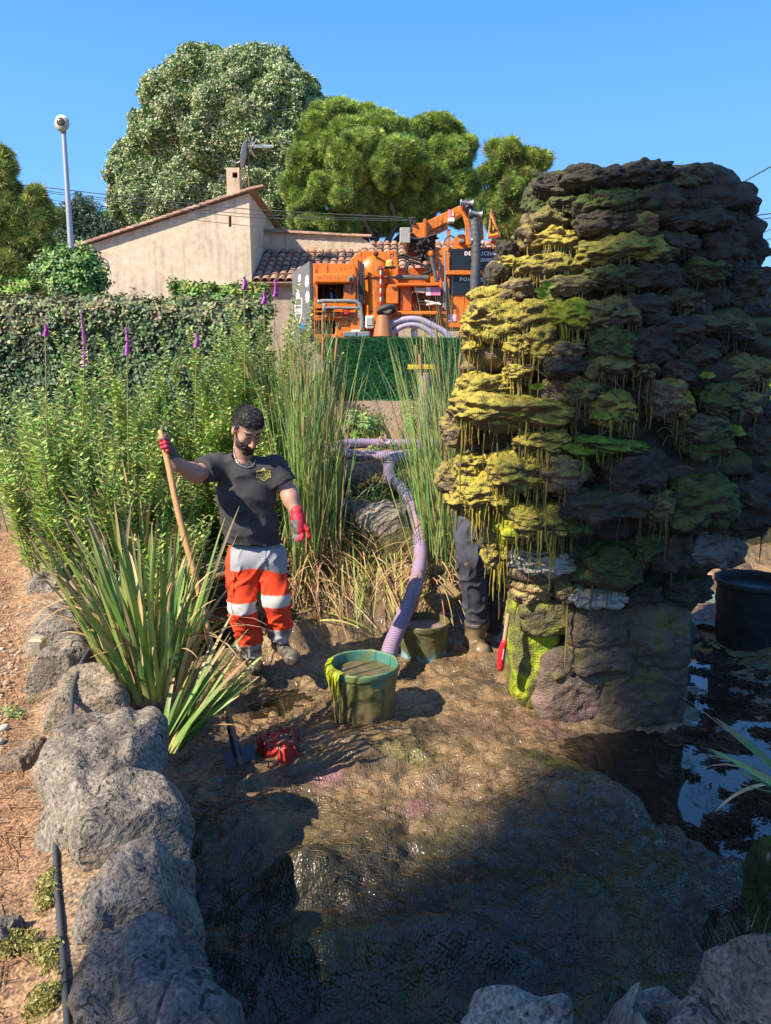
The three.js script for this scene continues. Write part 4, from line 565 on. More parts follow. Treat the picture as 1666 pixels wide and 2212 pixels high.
// ---------- orange sewer cleaning truck ----------
{
  const D = 12, X = (zx) => 590 + zx * .3125, Y = (zy) => 390.5 + zy * .3125, T2 = (zx, zy, dd = 0) => P(X(zx), Y(zy), D + dd), R = RNG(61);
  const tk = thing('sewer_truck', 'orange sewer cleaning truck with a hose boom, parked behind the turf screen', 'truck', at(X(750), 900, D + 1));
  const grime = tex(512, (u, v) => { const f = tfb(u, v, 6, 201, 5), s = sst(.15, .5, NO.noise(u * 30, v * 3, 9)); const k = .95 + .12 * f - .38 * s * sst(-.1, .5, f + .3) - .25 * sst(.15, .5, tfb(u, v, 14, 260, 4)); return [k, k * .985, k * .96]; }, true);
  const paintM = (r, g, b, o = {}) => new THREE.MeshPhysicalMaterial({ color: new THREE.Color().setRGB(r, g, b), roughness: .42, clearcoat: .35, clearcoatRoughness: .3, map: grime, ...o });
  const OR = paintM(.80, .205, .006), OD = paintM(.62, .15, .006), GR = paintM(.34, .34, .35, { metalness: .3 }), BK = std({ color: new THREE.Color().setRGB(.025, .025, .028), roughness: .6 }), DK = std({ color: new THREE.Color().setRGB(.03, .024, .02) }), RUB = std({ color: new THREE.Color().setRGB(.055, .055, .058), roughness: .65 }), PIPE = paintM(.13, .13, .135), WH = std({ color: new THREE.Color().setRGB(.7, .69, .64), roughness: .5 }), RUST = std({ color: new THREE.Color().setRGB(.12, .055, .03), bumpMap: T.crumb, bumpScale: .02 });
  const bx = (name, x0, y0, x1, y1, d0, d1, m, par = tk, bev = .012) => { const a = T2(x0, y0, d0), b = T2(x1, y1, d0), w = b.x - a.x, h = a.y - b.y, dp = d1 - d0; return mesh(name, new RoundedBoxGeometry(w, h, dp, 2, Math.min(bev, w / 3, h / 3, dp / 3)).translate((a.x + b.x) / 2, (a.y + b.y) / 2, -D - (d0 + d1) / 2), m, par); };
  const pts = (l, d) => { const c = new THREE.CatmullRomCurve3(l.map((q) => T2(q[0], q[1], q[2] ?? d))); return c.getPoints(l.length * 7); };
  const tb = (name, l, d, r, m, par = tk, n = 10) => { const g = new MB(); g.tube(pts(l, d), r, n, W1); return mesh(name, g.geo(), m, par); };
  const bars = (name, l, d, r, m, par = tk, n = 8) => { const g = new MB(); for (const [a, b, c, e] of l) g.tube([T2(a, b, d), T2(c, e, d)], r, n, W1); return mesh(name, g.geo(), m, par); };
  const plate = (name, l, d, th, m, holes = [], par = tk, bev = .01) => { const s = new THREE.Shape(l.map((q) => { const p = T2(q[0], q[1], d); return new THREE.Vector2(p.x, p.y); })); for (const h of holes) s.holes.push(new THREE.Path(h.map((q) => { const p = T2(q[0], q[1], d); return new THREE.Vector2(p.x, p.y); }))); const g = new THREE.ExtrudeGeometry(s, { depth: th, bevelEnabled: true, bevelSize: bev, bevelThickness: bev, bevelSegments: 2 }); g.translate(0, 0, -D - d - th); return mesh(name, g, m, par); };
  const circ = (cx, cy, r, n = 20, a0 = 0, a1 = 6.283) => Array.from({ length: n + 1 }, (_, k) => { const a = lerp(a0, a1, k / n); return [cx + Math.cos(a) * r, cy + Math.sin(a) * r]; });
  const flat = (name, x0, y0, x1, y1, d, draw, par, w = 512, h = 256, bg = null, o = {}) => { const cv = document.createElement('canvas'); cv.width = w; cv.height = h; const c = cv.getContext('2d'); if (bg) { c.fillStyle = bg; c.fillRect(0, 0, w, h); } draw(c, w, h); const t = new THREE.CanvasTexture(cv); t.colorSpace = THREE.SRGBColorSpace; const a = T2(x0, y0, d), b = T2(x1, y1, d); return mesh(name, new THREE.PlaneGeometry(b.x - a.x, a.y - b.y).translate((a.x + b.x) / 2, (a.y + b.y) / 2, -D - d), std({ map: t, roughness: .5, ...o }), par); };
  // left end: grey rear door standing askew
  { const q = [T2(146, 640, .75), T2(268, 556, 0), T2(280, 1120, 0), T2(166, 1120, .75)], n = V(0, 0, 0).subVectors(q[1], q[0]).cross(V(0, 1, 0)).normalize(), m = new THREE.BufferGeometry(), p = [], u = []; const th = .04, B = q.map((v) => v.clone().addScaledVector(n, th));
    const f = (a, b, c, d, uv) => { for (const [v, k] of [[a, 0], [b, 1], [c, 2], [a, 0], [c, 2], [d, 3]]) { p.push(v.x, v.y, v.z); u.push(...(uv ? [[0, 1], [1, 1], [1, 0], [0, 0]][k] : [.98, .02])); } };
    f(q[0], q[3], q[2], q[1]); f(B[0], B[1], B[2], B[3], 1); f(q[0], q[1], B[1], B[0]); f(q[2], q[3], B[3], B[2]); f(q[1], q[2], B[2], B[1]); f(q[3], q[0], B[0], B[3]); m.setAttribute('position', new THREE.Float32BufferAttribute(p, 3)); m.setAttribute('uv', new THREE.Float32BufferAttribute(u, 2)); m.computeVertexNormals();
    const cv = document.createElement('canvas'); cv.width = 256; cv.height = 1024; const c = cv.getContext('2d'); c.fillStyle = '#6d6a68'; c.fillRect(0, 0, 256, 1024); c.strokeStyle = c.fillStyle = '#eceae6'; c.lineWidth = 9;
    c.beginPath(); c.ellipse(112, 128, 16, 44, 0, 0, 7); c.stroke(); c.beginPath(); c.moveTo(106, 100); c.lineTo(118, 150); c.moveTo(100, 160); c.lineTo(116, 135); c.stroke();
    for (const [x, y] of [[216, 225], [218, 425]]) { c.beginPath(); c.ellipse(x, y, 26, 74, 0, 0, 7); c.fill(); c.fillStyle = '#6d6a68'; c.fillRect(x - 12, y - 30, 9, 60); c.fillRect(x + 3, y - 30, 9, 60); c.fillStyle = '#eceae6'; }
    c.beginPath(); c.moveTo(62, 250); c.lineTo(92, 300); c.lineTo(80, 380); c.lineTo(140, 400); c.lineTo(130, 610); c.lineTo(86, 740); c.lineTo(30, 640); c.lineTo(26, 470); c.lineTo(52, 400); c.closePath(); c.stroke(); c.fillRect(20, 480, 120, 14); c.fillRect(20, 590, 120, 14); c.beginPath(); c.ellipse(80, 340, 26, 60, 0, 0, 7); c.fill();
    c.save(); c.translate(30, 580); c.scale(.5, 1.25); c.font = 'bold 60px sans-serif'; c.fillText('HYDRO', 0, 0); c.restore();
    const t = new THREE.CanvasTexture(cv); t.colorSpace = THREE.SRGBColorSpace; mesh('rear_door', m, std({ map: t, roughness: .5 }), tk); }
  // cabinet with its open front
  const cab = plate('cabinet', [[268, 575], [562, 578], [572, 640], [572, 960], [545, 962], [545, 1120], [280, 1120], [268, 700]], .02, .9, OR, [[[308, 706], [486, 706], [486, 822], [308, 822]], [[292, 880], [430, 880], [430, 1060], [292, 1060]]]);
  bx('recess', 296, 690, 492, 1065, .3, .9, DK); bx('hood', 282, 640, 560, 708, -.12, .06, OR, tk, .03); bx('side_panel', 490, 700, 574, 824, -.03, .05, OD);
  tb('blue_hose', [[402, 770], [408, 830], [412, 880], [440, 1000], [462, 1050]], .18, .022, std({ color: new THREE.Color().setRGB(.03, .2, .6), roughness: .4 })); bx('blue_tank', 190, 988, 250, 1030, .1, .5, std({ color: new THREE.Color().setRGB(.05, .3, .7) }));
  bars('inner_pipes', [[350, 720, 350, 820], [440, 715, 440, 790], [460, 730, 462, 800], [380, 740, 470, 760]], .2, .018, RUST);
  const jb = bx('junction_box', 518, 661, 557, 697, -.16, -.06, GR); bx('switch', 527, 668, 548, 690, -.175, -.155, DK, jb);
  tb('loose_cable', [[545, 696], [547, 740], [530, 765], [500, 755], [488, 725]], -.05, .008, BK);
  bars('cable_run', [[590, 548, 597, 850], [603, 560, 609, 850], [614, 565, 619, 850], [626, 575, 634, 852]], -.04, .013, BK);
  // grey galvanised pipes
  tb('galvanised_pipe', [[318, 838], [345, 832], [430, 832], [540, 832], [585, 842], [604, 870], [610, 920], [612, 1038]], -.12, .031, GR); tb('galvanised_pipe', [[345, 878], [470, 878], [596, 880]], -.13, .022, GR);
  bars('galvanised_pipe', [[356, 850, 356, 905], [318, 826, 318, 850]], -.12, .036, GR);
  bx('valve_block', 340, 895, 450, 960, -.05, .25, OD, tk, .03); { const v = bx('red_valve', 492, 895, 522, 925, -.14, 0, std({ color: new THREE.Color().setRGB(.6, .02, .03), roughness: .35 })); } bx('crossmember', 286, 930, 560, 965, -.02, .1, OD);
  bars('small_pipes', [[290, 905, 470, 905], [300, 940, 480, 945], [480, 900, 560, 885]], -.06, .014, OD);
  bx('lower_cabinet', 540, 950, 602, 1130, -.04, .6, OR); bx('chassis', 280, 1100, 1500, 1190, .15, 1.4, BK);
  // tank end: big plate with the dished end and lifting eye
  const arch = [[532, 580], [545, 540], [580, 505], [625, 488], [700, 490], [745, 492], [775, 505], [790, 500], [800, 488], [822, 484], [845, 492], [856, 515], [858, 560], [862, 600], [862, 1130], [600, 1130], [600, 650], [560, 640]];
  plate('tank_plate', arch, .34, .12, OR, [circ(823, 520, 15)]);
  { const p = T2(697, 640, .34), g = new THREE.SphereGeometry(.235, 32, 24); g.scale(1, 1.15, .55); mesh('dished_end', g.translate(p.x, p.y, p.z), OR, tk); const c = T2(708, 800, .22), cy = new THREE.CylinderGeometry(.19, .19, .8, 32); mesh('tank', cy.translate(c.x, c.y - .02, c.z), OR, tk); const rg = new THREE.TorusGeometry(.2, .016, 8, 40).rotateX(Math.PI / 2); mesh('flange', rg.translate(c.x, T2(0, 676, .22).y, c.z), OD, tk); mesh('flange', rg.clone(), OD, tk).position.y -= 0; }
  { const c = T2(712, 505, .25), l = new THREE.SphereGeometry(.042, 16, 12); mesh('cap_bolt', l.translate(c.x, c.y, c.z), RUST, tk); }
  bx('box_tank', 782, 716, 870, 850, .1, .5, OR); bx('box_body', 830, 600, 1110, 1000, .45, 1.2, OD);
  // beacon on its striped pole
  { const st = new MB(); const a = T2(746, 590, -.1), b = T2(744, 865, -.1); for (let k = 0; k < 9; k++) { const p = a.clone().lerp(b, k / 9), e = a.clone().lerp(b, (k + 1) / 9); st.tube([p, e], .017, 8, k % 2 ? [.6, .55, .5] : [.45, .04, .05]); } st.build('striped_pole', M.col, tk);
    tb('bracket', [[760, 668], [760, 610], [775, 594], [850, 597]], -.08, .012, OD); bx('beacon_base', 768, 588, 848, 600, -.16, .0, BK); const c = T2(806, 588, -.08), g = new THREE.CylinderGeometry(.055, .068, .075, 24); mesh('beacon', g.translate(c.x, c.y + .025, c.z), new THREE.MeshPhysicalMaterial({ color: new THREE.Color().setRGB(.9, .38, .02), roughness: .15, clearcoat: 1 }), tk); const cp = new THREE.CylinderGeometry(.04, .052, .02, 24); mesh('beacon_cap', cp.translate(c.x, c.y + .072, c.z), std({ color: 0xe6d9b0, roughness: .2 }), tk); }
  bars('grey_roller', [[768, 668, 1082, 672]], .0, .018, PIPE); bars('grey_roller', [[850, 668, 1076, 671]], .0, .04, PIPE);
  for (const l of [[[860, 520], [905, 512], [950, 530], [985, 540], [1040, 560]], [[862, 535], [900, 530], [940, 545]], [[935, 650], [915, 600], [930, 565], [990, 570], [1050, 590], [1085, 640]], [[925, 640], [930, 590], [960, 560], [1010, 575]], [[640, 655], [690, 640], [730, 612], [740, 590]], [[1040, 640], [1090, 625], [1085, 590], [1060, 580]]]) tb('black_hose', l, .1, .02, BK);
  bx('shelf', 855, 706, 1150, 726, -.1, .4, OR); bx('shelf', 860, 900, 1140, 930, -.1, .4, OR); bx('panel', 880, 730, 960, 900, .12, .2, OD);
  bars('ladder', [[960, 755, 1150, 755], [960, 790, 1140, 792], [1000, 815, 1150, 818], [1000, 835, 1120, 838], [1010, 855, 1165, 858], [960, 735, 1010, 850], [1130, 720, 1130, 880]], .04, .016, BK); bars('control_levers', [[990, 745, 1050, 748], [980, 765, 1045, 770], [1050, 830, 1160, 855], [1060, 858, 1150, 845]], -.03, .016, WH); bx('clutter_bag', 975, 738, 1045, 768, -.05, .1, std({ color: new THREE.Color().setRGB(.4, .36, .28) }), tk, .04);
  flat('pink_label', 1058, 736, 1157, 792, -.04, (c) => { c.fillStyle = '#d77f9e'; c.fillRect(0, 0, 512, 256); c.fillStyle = '#f2e9e4'; c.fillRect(0, 0, 150, 256); c.fillStyle = '#a8486e'; for (let k = 0; k < 5; k++) c.fillRect(180, 30 + k * 42, 260, 10); }, tk);
  { const c = T2(785, 895, -.2), g = new THREE.TorusGeometry(.12, .042, 14, 40); g.rotateX(1.25); g.rotateZ(.25); mesh('rubber_ring', g.translate(c.x, c.y, c.z), RUB, tk); const cn = new THREE.CylinderGeometry(.1, .16, .32, 28, 1, true); mesh('funnel', cn.translate(c.x - .05, c.y - .24, c.z + .05), std({ color: new THREE.Color().setRGB(.36, .14, .05), side: THREE.DoubleSide, roughness: .5 }), tk); }
  { const gb = bx('gauge_box', 638, 932, 698, 1020, -.2, -.06, WH, tk, .02); bx('gauge_window', 645, 945, 688, 1000, -.215, -.19, std({ color: new THREE.Color().setRGB(.35, .42, .3), roughness: .1 }), gb); bx('red_cap', 658, 920, 672, 934, -.17, -.1, std({ color: 0xb01818 }), gb); }
  for (const [a, b] of [[486, 580], [584, 672]]) { const w = bx('work_lamp', a, 1042, b, 1082, -.25, -.05, GR, tk, .015); bx('lamp_glass', a + 8, 1050, b - 8, 1076, -.262, -.24, std({ color: new THREE.Color().setRGB(.25, .27, .28), roughness: .08, metalness: .5 }), w); }
  bx('white_box', 540, 1030, 612, 1046, -.1, .1, WH); bx('orange_post', 790, 935, 815, 1060, -.02, .06, OD); bx('crossbar', 858, 905, 1130, 925, -.16, -.1, OR);
  // right body with its black signs
  const body = plate('body', [[1085, 500], [1200, 478], [1215, 462], [1720, 462], [1720, 1010], [1180, 1010], [1180, 960], [1110, 960]], .12, 1.0, OR);
  const sgn = (x0, y0, x1, y1, rows) => flat('sign_panel', x0, y0, x1, y1, .09, (c, w, h) => { c.fillStyle = '#f4f2ee'; for (const [t, x, y, s] of rows) { c.font = `bold ${s}px sans-serif`; c.textAlign = 'left'; c.fillText(t, x, y, w - x); } }, tk, 1024, 380, '#1d2228', { roughness: .35 });
  sgn(1222, 470, 1640, 616, [['DÉBOUCHAGE', 242, 118, 96], ['VIDANGE FOSSES', 440, 232, 92], ['E.A.C.', 755, 345, 96]]); sgn(1222, 660, 1640, 786, [['POSE DE RE', 160, 100, 104], ['E ET TR', 580, 235, 104]]);
  bx('body_rail', 1196, 620, 1720, 650, .02, .13, OR); bars('handrail', [[1150, 560, 1148, 690], [1190, 480, 1192, 890], [1180, 700, 1180, 880]], .04, .018, GR); flat('pink_label', 1212, 922, 1268, 972, .1, (c) => { c.fillStyle = '#d98ba8'; c.fillRect(0, 0, 512, 256); c.fillStyle = '#fff'; for (let k = 0; k < 5; k++) c.fillRect(20, 24 + k * 46, 470, 12); }, tk);
  bx('body_arch', 1120, 790, 1200, 1000, .08, .16, OD); tb('stand_pipe', [[1096, 510], [1100, 560], [1120, 640], [1130, 700]], -.02, .03, PIPE); bars('stand_pipe', [[1085, 490, 1100, 520]], -.02, .045, OR);
  // turret and boom
  plate('turret_base', [[912, 470], [930, 448], [1075, 448], [1160, 470], [1200, 466], [1200, 490], [912, 500]], .2, .5, OR); { const a = T2(1010, 470, .3), g = new THREE.CylinderGeometry(.17, .22, .3, 24); mesh('slewing_ring', g.translate(a.x, a.y + .06, a.z), RUST, tk); const b = rockGeo(9, V(.19, .13, .15), 14, { amp: .3, fine: .05, freq: 3 }); mesh('hydraulic_tangle', boxUV(b).translate(a.x + .08, a.y + .22, a.z - .1), RUST, tk); const b2 = rockGeo(19, V(.12, .15, .1), 12, { amp: .4, fine: .06, freq: 3 }); mesh('hydraulic_tangle', boxUV(b2).translate(a.x + .09, a.y - .04, a.z + .2), DK, tk); }
  const boom = plate('boom', [[972, 300], [1050, 292], [1170, 232], [1290, 176], [1312, 182], [1318, 215], [1296, 232], [1190, 290], [1080, 345], [1050, 400], [1000, 400], [975, 370]], .1, .26, OR); bx('boom_hinge', 1040, 262, 1062, 400, .02, .14, OD, boom); plate('lower_arm', [[1060, 350], [1190, 290], [1205, 325], [1100, 375], [1065, 385]], .16, .14, OD, [], boom); flat('warning_sticker', 1208, 200, 1228, 250, .075, (c) => { c.fillStyle = '#d9809a'; c.fillRect(0, 0, 512, 256); }, boom); flat('warning_sticker', 1234, 205, 1250, 240, .075, (c) => { c.fillStyle = '#e7ddc8'; c.beginPath(); c.moveTo(256, 0); c.lineTo(512, 256); c.lineTo(0, 256); c.fill(); }, boom, 512, 256, '#c98a30');
  bx('boom_lamp', 1212, 254, 1256, 284, -.02, .1, WH, boom); tb('black_hose', [[965, 345], [940, 340], [940, 375], [975, 400], [1040, 398], [1095, 380], [1130, 370]], .02, .021, BK); tb('black_hose', [[985, 300], [960, 270], [945, 255], [960, 290]], .06, .018, BK); tb('black_hose', [[960, 320], [955, 290], [965, 258], [990, 262]], .1, .016, BK); tb('black_hose', [[1180, 440], [1195, 400], [1225, 380], [1255, 395]], .05, .01, BK);
  bx('control_box', 877, 322, 950, 430, .0, .22, paintM(.45, .44, .42)); bx('boom_rest', 1206, 335, 1226, 450, .15, .25, OR); { const c = T2(1300, 432, .22), g = new THREE.CylinderGeometry(.13, .13, .1, 28).rotateX(Math.PI / 2); mesh('winch_drum', g.translate(c.x, c.y, c.z), OR, tk); bx('winch_motor', 1288, 400, 1322, 425, .02, .2, GR); }
  for (const [o, d] of [[0, .02], [95, .2]]) plate('hose_guide', [[1290 + o * .2, 180], [1312 + o * .5, 196], [1338 + o * .9, 235], [1352 + o, 290], [1360 + o, 440], [1338 + o, 440], [1332 + o, 300], [1318 + o * .9, 250], [1296 + o * .5, 222], [1278 + o * .2, 212]], d, .03, OR);
  const hp = pts([[1328, 160, .1], [1348, 172, .08], [1372, 225, .03], [1392, 300, -.02], [1400, 400, -.05], [1404, 520, -.06], [1396, 700, -.06], [1388, 860, -.05], [1392, 1000, .0]], 0), hg = new MB(); hg.tube(hp, (t, k) => .075 + .006 * Math.sin(k * 2.4), 18, [.075, .075, .078]); mesh('boom_hose', hg.geo(), std({ vertexColors: true, roughness: .6 }), tk);
  for (const [x, y, dx, dy] of [[1342, 155, 46, 0], [1402, 228, 46, 6], [1413, 425, 44, 6]]) { const a = T2(x - dx, y - dy, -.06), b = T2(x + dx, y + dy, -.06), m = new MB(), n = []; for (let k = 0; k <= 12; k++) n.push(a.clone().lerp(b, k / 12)); m.tube(n, (t) => .03 + .034 * Math.pow(Math.abs(t * 2 - 1), 3), 14, W1); mesh('hose_clamp', m.geo(), GR, tk); }
  // warning triangle on its holder
  { const p = [[1508, 196], [1570, 384], [1484, 402]], in_ = [[1509, 226], [1553, 374], [1494, 387]], tr = plate('warning_sign', p, -.14, .02, paintM(.62, .60, .58, { roughness: .35 }), [], tk, .004), off = (l, cx, cy, f) => l.map((q) => [cx + (q[0] - cx) * f, cy + (q[1] - cy) * f]); const rd = plate('red_border', off(p, 1520, 330, .96), -.148, .004, std({ color: new THREE.Color().setRGB(.72, .03, .02), roughness: .35 }), [], tr, .001); plate('yellow_face', off(p, 1519, 332, .76), -.156, .004, std({ color: new THREE.Color().setRGB(.85, .42, .01), roughness: .35 }), [], tr, .001);
    const mk = std({ color: 0x15120c }); bars('digger_symbol', [[1508, 278, 1507, 312], [1507, 312, 1500, 356], [1507, 312, 1514, 352], [1508, 288, 1522, 306], [1512, 286, 1536, 330], [1500, 356, 1530, 352]], -.164, .0075, mk, tr); plate('heap_symbol', [[1522, 352], [1534, 320], [1550, 348]], -.164, .003, mk, [], tr, .001); { const c = T2(1508, 268, -.164), g = new THREE.SphereGeometry(.012, 10, 8); g.scale(1, 1, .4); mesh('digger_head', g.translate(c.x, c.y, c.z), mk, tr); }
    bx('sign_holder', 1512, 400, 1560, 420, -.1, .1, OR); bars('sign_leg', [[1530, 415, 1524, 470], [1555, 410, 1555, 470], [1524, 430, 1556, 440]], -.02, .016, OR); }
  // pale suction hoses looped at the bottom
  const lil = (l, r) => { const m = new MB(), q = pts(l, -.2), n = [], c = new THREE.CatmullRomCurve3(q); const L = c.getLength(), N = Math.round(L / .016); const pp = c.getSpacedPoints(N); m.tube(pp, (t, k) => r + (k % 2 ? .004 : 0), 16, (t, k) => k % 2 ? [.36, .30, .44] : [.44, .38, .48]); mesh('suction_hose_loop', m.geo(), std({ vertexColors: true, roughness: .4 }), tk); };
  lil([[720, 1130], [760, 1060], [830, 985], [920, 958], [1010, 960], [1100, 1000], [1200, 1060], [1230, 1130]], .047); lil([[790, 1120], [840, 1040], [920, 1000], [1000, 1000], [1090, 1050], [1140, 1130]], .042);
  bx('cream_step', 955, 1020, 1000, 1080, -.1, .1, WH); bx('lower_pipe', 1030, 950, 1120, 985, -.1, .0, PIPE);
  for (const x of [430, 1250]) { const c = T2(x, 1270, .5), g = new THREE.CylinderGeometry(.46, .46, .28, 32).rotateX(Math.PI / 2); const wl = mesh('wheel', g.translate(c.x, at(X(x), 900, D + .5).y + .5, c.z), RUB, tk); const h = new THREE.CylinderGeometry(.22, .24, .3, 24).rotateX(Math.PI / 2); mesh('rim', h.translate(c.x, at(X(x), 900, D + .5).y + .5, c.z), GR, wl); }
}
// ---------- plants round the pond ----------
function arc(base, az, l0, l1, len, n = 8, pw = 1.4) { const p = [base.clone()], q = base.clone(), h = V(Math.cos(az), 0, Math.sin(az)); for (let k = 1; k <= n; k++) { const t = lerp(l0, l1, Math.pow((k - .5) / n, pw)); q.addScaledVector(h, Math.sin(t) * len / n); q.y += Math.cos(t) * len / n; p.push(q.clone()); } return p; }
const GRN = [[.16, .28, .05], [.23, .35, .06], [.11, .22, .05], [.30, .38, .09]], DRY = [[.42, .25, .11], [.34, .19, .085], [.52, .36, .18], [.46, .30, .15]];
const foliM = new THREE.MeshPhysicalMaterial({ vertexColors: true, roughness: .5, transmission: .18, thickness: 0 });
function iris(label, px, py, y, spread, n, len, o = {}) {
  const c = G(px, py, y), t = thing('iris_clump', label, 'iris', c, 'iris clumps on the pond edge'), r = RNG((px * 31 + py) | 0);
  for (let k = 0; k < n; k++) {
    const a = r() * 6.283, q = Math.sqrt(r()), b = V(c.x + Math.cos(a) * q * spread, y - .04, c.z + Math.sin(a) * q * spread * .8), dry = r() < (o.dry ?? .36), L = len * (.55 + .55 * r()) * (dry ? .85 : 1), az = o.az !== undefined ? o.az + (r() - .5) * (o.fan ?? 1.6) : a + (r() - .5) * .9, l0 = (o.l0 ?? .08) + (o.l ?? .42) * r() * (o.az !== undefined ? 1 : q + .2), bend = dry ? .5 + 1.9 * r() * r() : .12 + .4 * r() * r();
    const g = dry ? DRY[(r() * 4) | 0] : GRN[(r() * 4) | 0], tip = DRY[(r() * 4) | 0], brown = dry ? 0 : .55 + .45 * r(), W = (o.w ?? .036) * (.75 + .5 * r()) * (dry ? .7 : 1), m = new MB(), pts = arc(b, az, l0, l0 + bend, L, 10, dry ? 2.4 : 1.5);
    if (dry && r() < .5) for (let j = 6; j <= 10; j++) { pts[j].y -= (j - 5) * .02 * L * 2; }
    const tw = (r() - .5) * 2.2; m.strap(pts, (u) => W * Math.min(1, .75 + u) * Math.pow(Math.max(0, 1 - u), .55) + .0015, V(-Math.sin(az + tw), .1, Math.cos(az + tw)), .22, (u) => dry ? g.map((x) => x * (.8 + .4 * Math.abs(Math.sin(u * 9 + k)))) : mixc(mixc([.42, .42, .14], g, sst(0, .25, u)), tip, sst(brown - .1, brown + .25, u)));
    m.build('leaf', dry ? M.dryLeaf : foliM, t);
  }
  return t;
}
iris('largest iris clump, green blades with dry brown tips beside the shovel handle', 328, 1475, .08, .19, 140, .87, { l: .5, l0: .02, dry: .5, w: .031 });
iris('iris clump fanning over the rim stones left of the largest clump', 262, 1385, .1, .15, 62, .82, { az: 3.6, fan: 2.6, l: .5, dry: .4 });
iris('iris clump between the largest clump and the leafy bush', 300, 1250, .12, .25, 70, .85, { l: .35, dry: .45 });
iris('low iris clump leaning out over the mud in front of the man', 375, 1600, -.06, .08, 34, .62, { az: -.75, fan: 1.5, l: .55, l0: .35, dry: .34 });
iris('tall bright green iris clump behind the left shoulder of the man', 455, 1090, .12, .22, 46, 1.15, { l: .2, w: .04, dry: .08 });
iris('iris clump at the far left edge below the hedge', 70, 1075, .2, .3, 36, 1.0, { l: .6, w: .034, dry: .15 });
iris('iris clump beside the tall pale rim stone under the bush', 215, 1215, .14, .2, 34, .7, { l: .55, dry: .6 });
iris('iris blades reaching in from the right edge over the water', 1760, 1720, -.1, .05, 9, .62, { az: 3.3, fan: .9, l: .3, l0: .85, dry: .4 });
// loosestrife
const LG = [[.27, .42, .06], [.33, .48, .075], [.21, .36, .055], [.44, .55, .13]];
function loosestrife(label, px, d, h, n, spikes, o = {}) {
  const b = P(px, 1000, d); b.y = Math.max(groundH(b.x, b.z), mudH(b.x, b.z, false)) - .05; if (o.y !== undefined) b.y = o.y; const t = thing('loosestrife_plant', label, 'flowering plant', b, 'purple loosestrife plants between the hedge and the pond'), r = RNG((px * 13 + d * 977) | 0), st = new MB(), fo = new MB();
  const tips = []; const stemAt = (base, az, lean, L, dens, lf) => {
    const p = arc(base, az, lean * .5, lean + .25 * r(), L, 9); st.tube(p, [.006, .002], 5, [.22, .20, .06]); let k = 0;
    for (let s = .12; s < 1; s += dens / L, k++) { const f = s * 9, j = Math.min(8, f | 0), q = p[j].clone().lerp(p[j + 1], f - j), a0 = k * 1.57 + r() * .6, c = LG[(r() * 4) | 0].map((x) => x * (.75 + .5 * r())); for (let e = 0; e < 2; e++) { const a = a0 + e * 3.14, up = .35 + .5 * r(), dd = V(Math.cos(a), up, Math.sin(a)).normalize(); fo.leaf(q, dd, V(-Math.sin(a), 0, Math.cos(a)), lf * (1.15 - .6 * s) * (.8 + .4 * r()), lf * .27, s > .92 ? LG[3] : c, .25 * r()); } }
    return p;
  };
  n = Math.round(n * 1.35); for (let k = 0; k < n; k++) { const a = r() * 6.283, q = Math.sqrt(r()) * (o.spread ?? .28), base = V(b.x + Math.cos(a) * q, b.y, b.z + Math.sin(a) * q * .7), L = h * (.62 + .42 * r()), p = stemAt(base, a, .04 + .3 * q / .26 * r(), L, .026, .105); tips.push(p[9]); for (let j = 0; j < 4; j++) { const w = p[3 + (r() * 5 | 0)]; stemAt(w, r() * 6.283, .35 + .5 * r(), .2 + .22 * r(), .024, .075); } }
  st.build('stems', M.col, t).userData.kind = 'stuff'; fo.build('foliage', foliM, t).userData.kind = 'stuff';
  for (const [sx, sy, sl] of spikes) { const c = P(sx, sy, d - .12), s = mpp(c), m = new MB(), L = sl * s * 1.35, z = RNG(sx | 0), sm = new MB(); sm.tube([V(b.x, b.y, b.z), V(lerp(b.x, c.x, .7), lerp(b.y, c.y, .6), c.z), c.clone().add(V(0, -L * .5, 0)), c.clone().add(V(.01, L * .75, 0))], [.006, .003], 5, [.22, .2, .08]); sm.build('flower_stem', M.col, t); for (let k = 0; k < 190; k++) { const f = z(), a = z() * 6.28, y = (f - .5) * L, rr = .02 * (1 - f * .55) * s / .0037; const o2 = V(c.x + .012 * Math.sin(f * 3), c.y + y, c.z); m.leaf(o2, V(Math.cos(a), .2 * z(), Math.sin(a)).normalize(), V(-Math.sin(a), .5, Math.cos(a)).normalize(), rr * 1.35, rr * 1.0, mixc([.55, .08, .58], [.68, .2, .72], z()), .1); } m.build('flower_spike', M.col, t); }
}
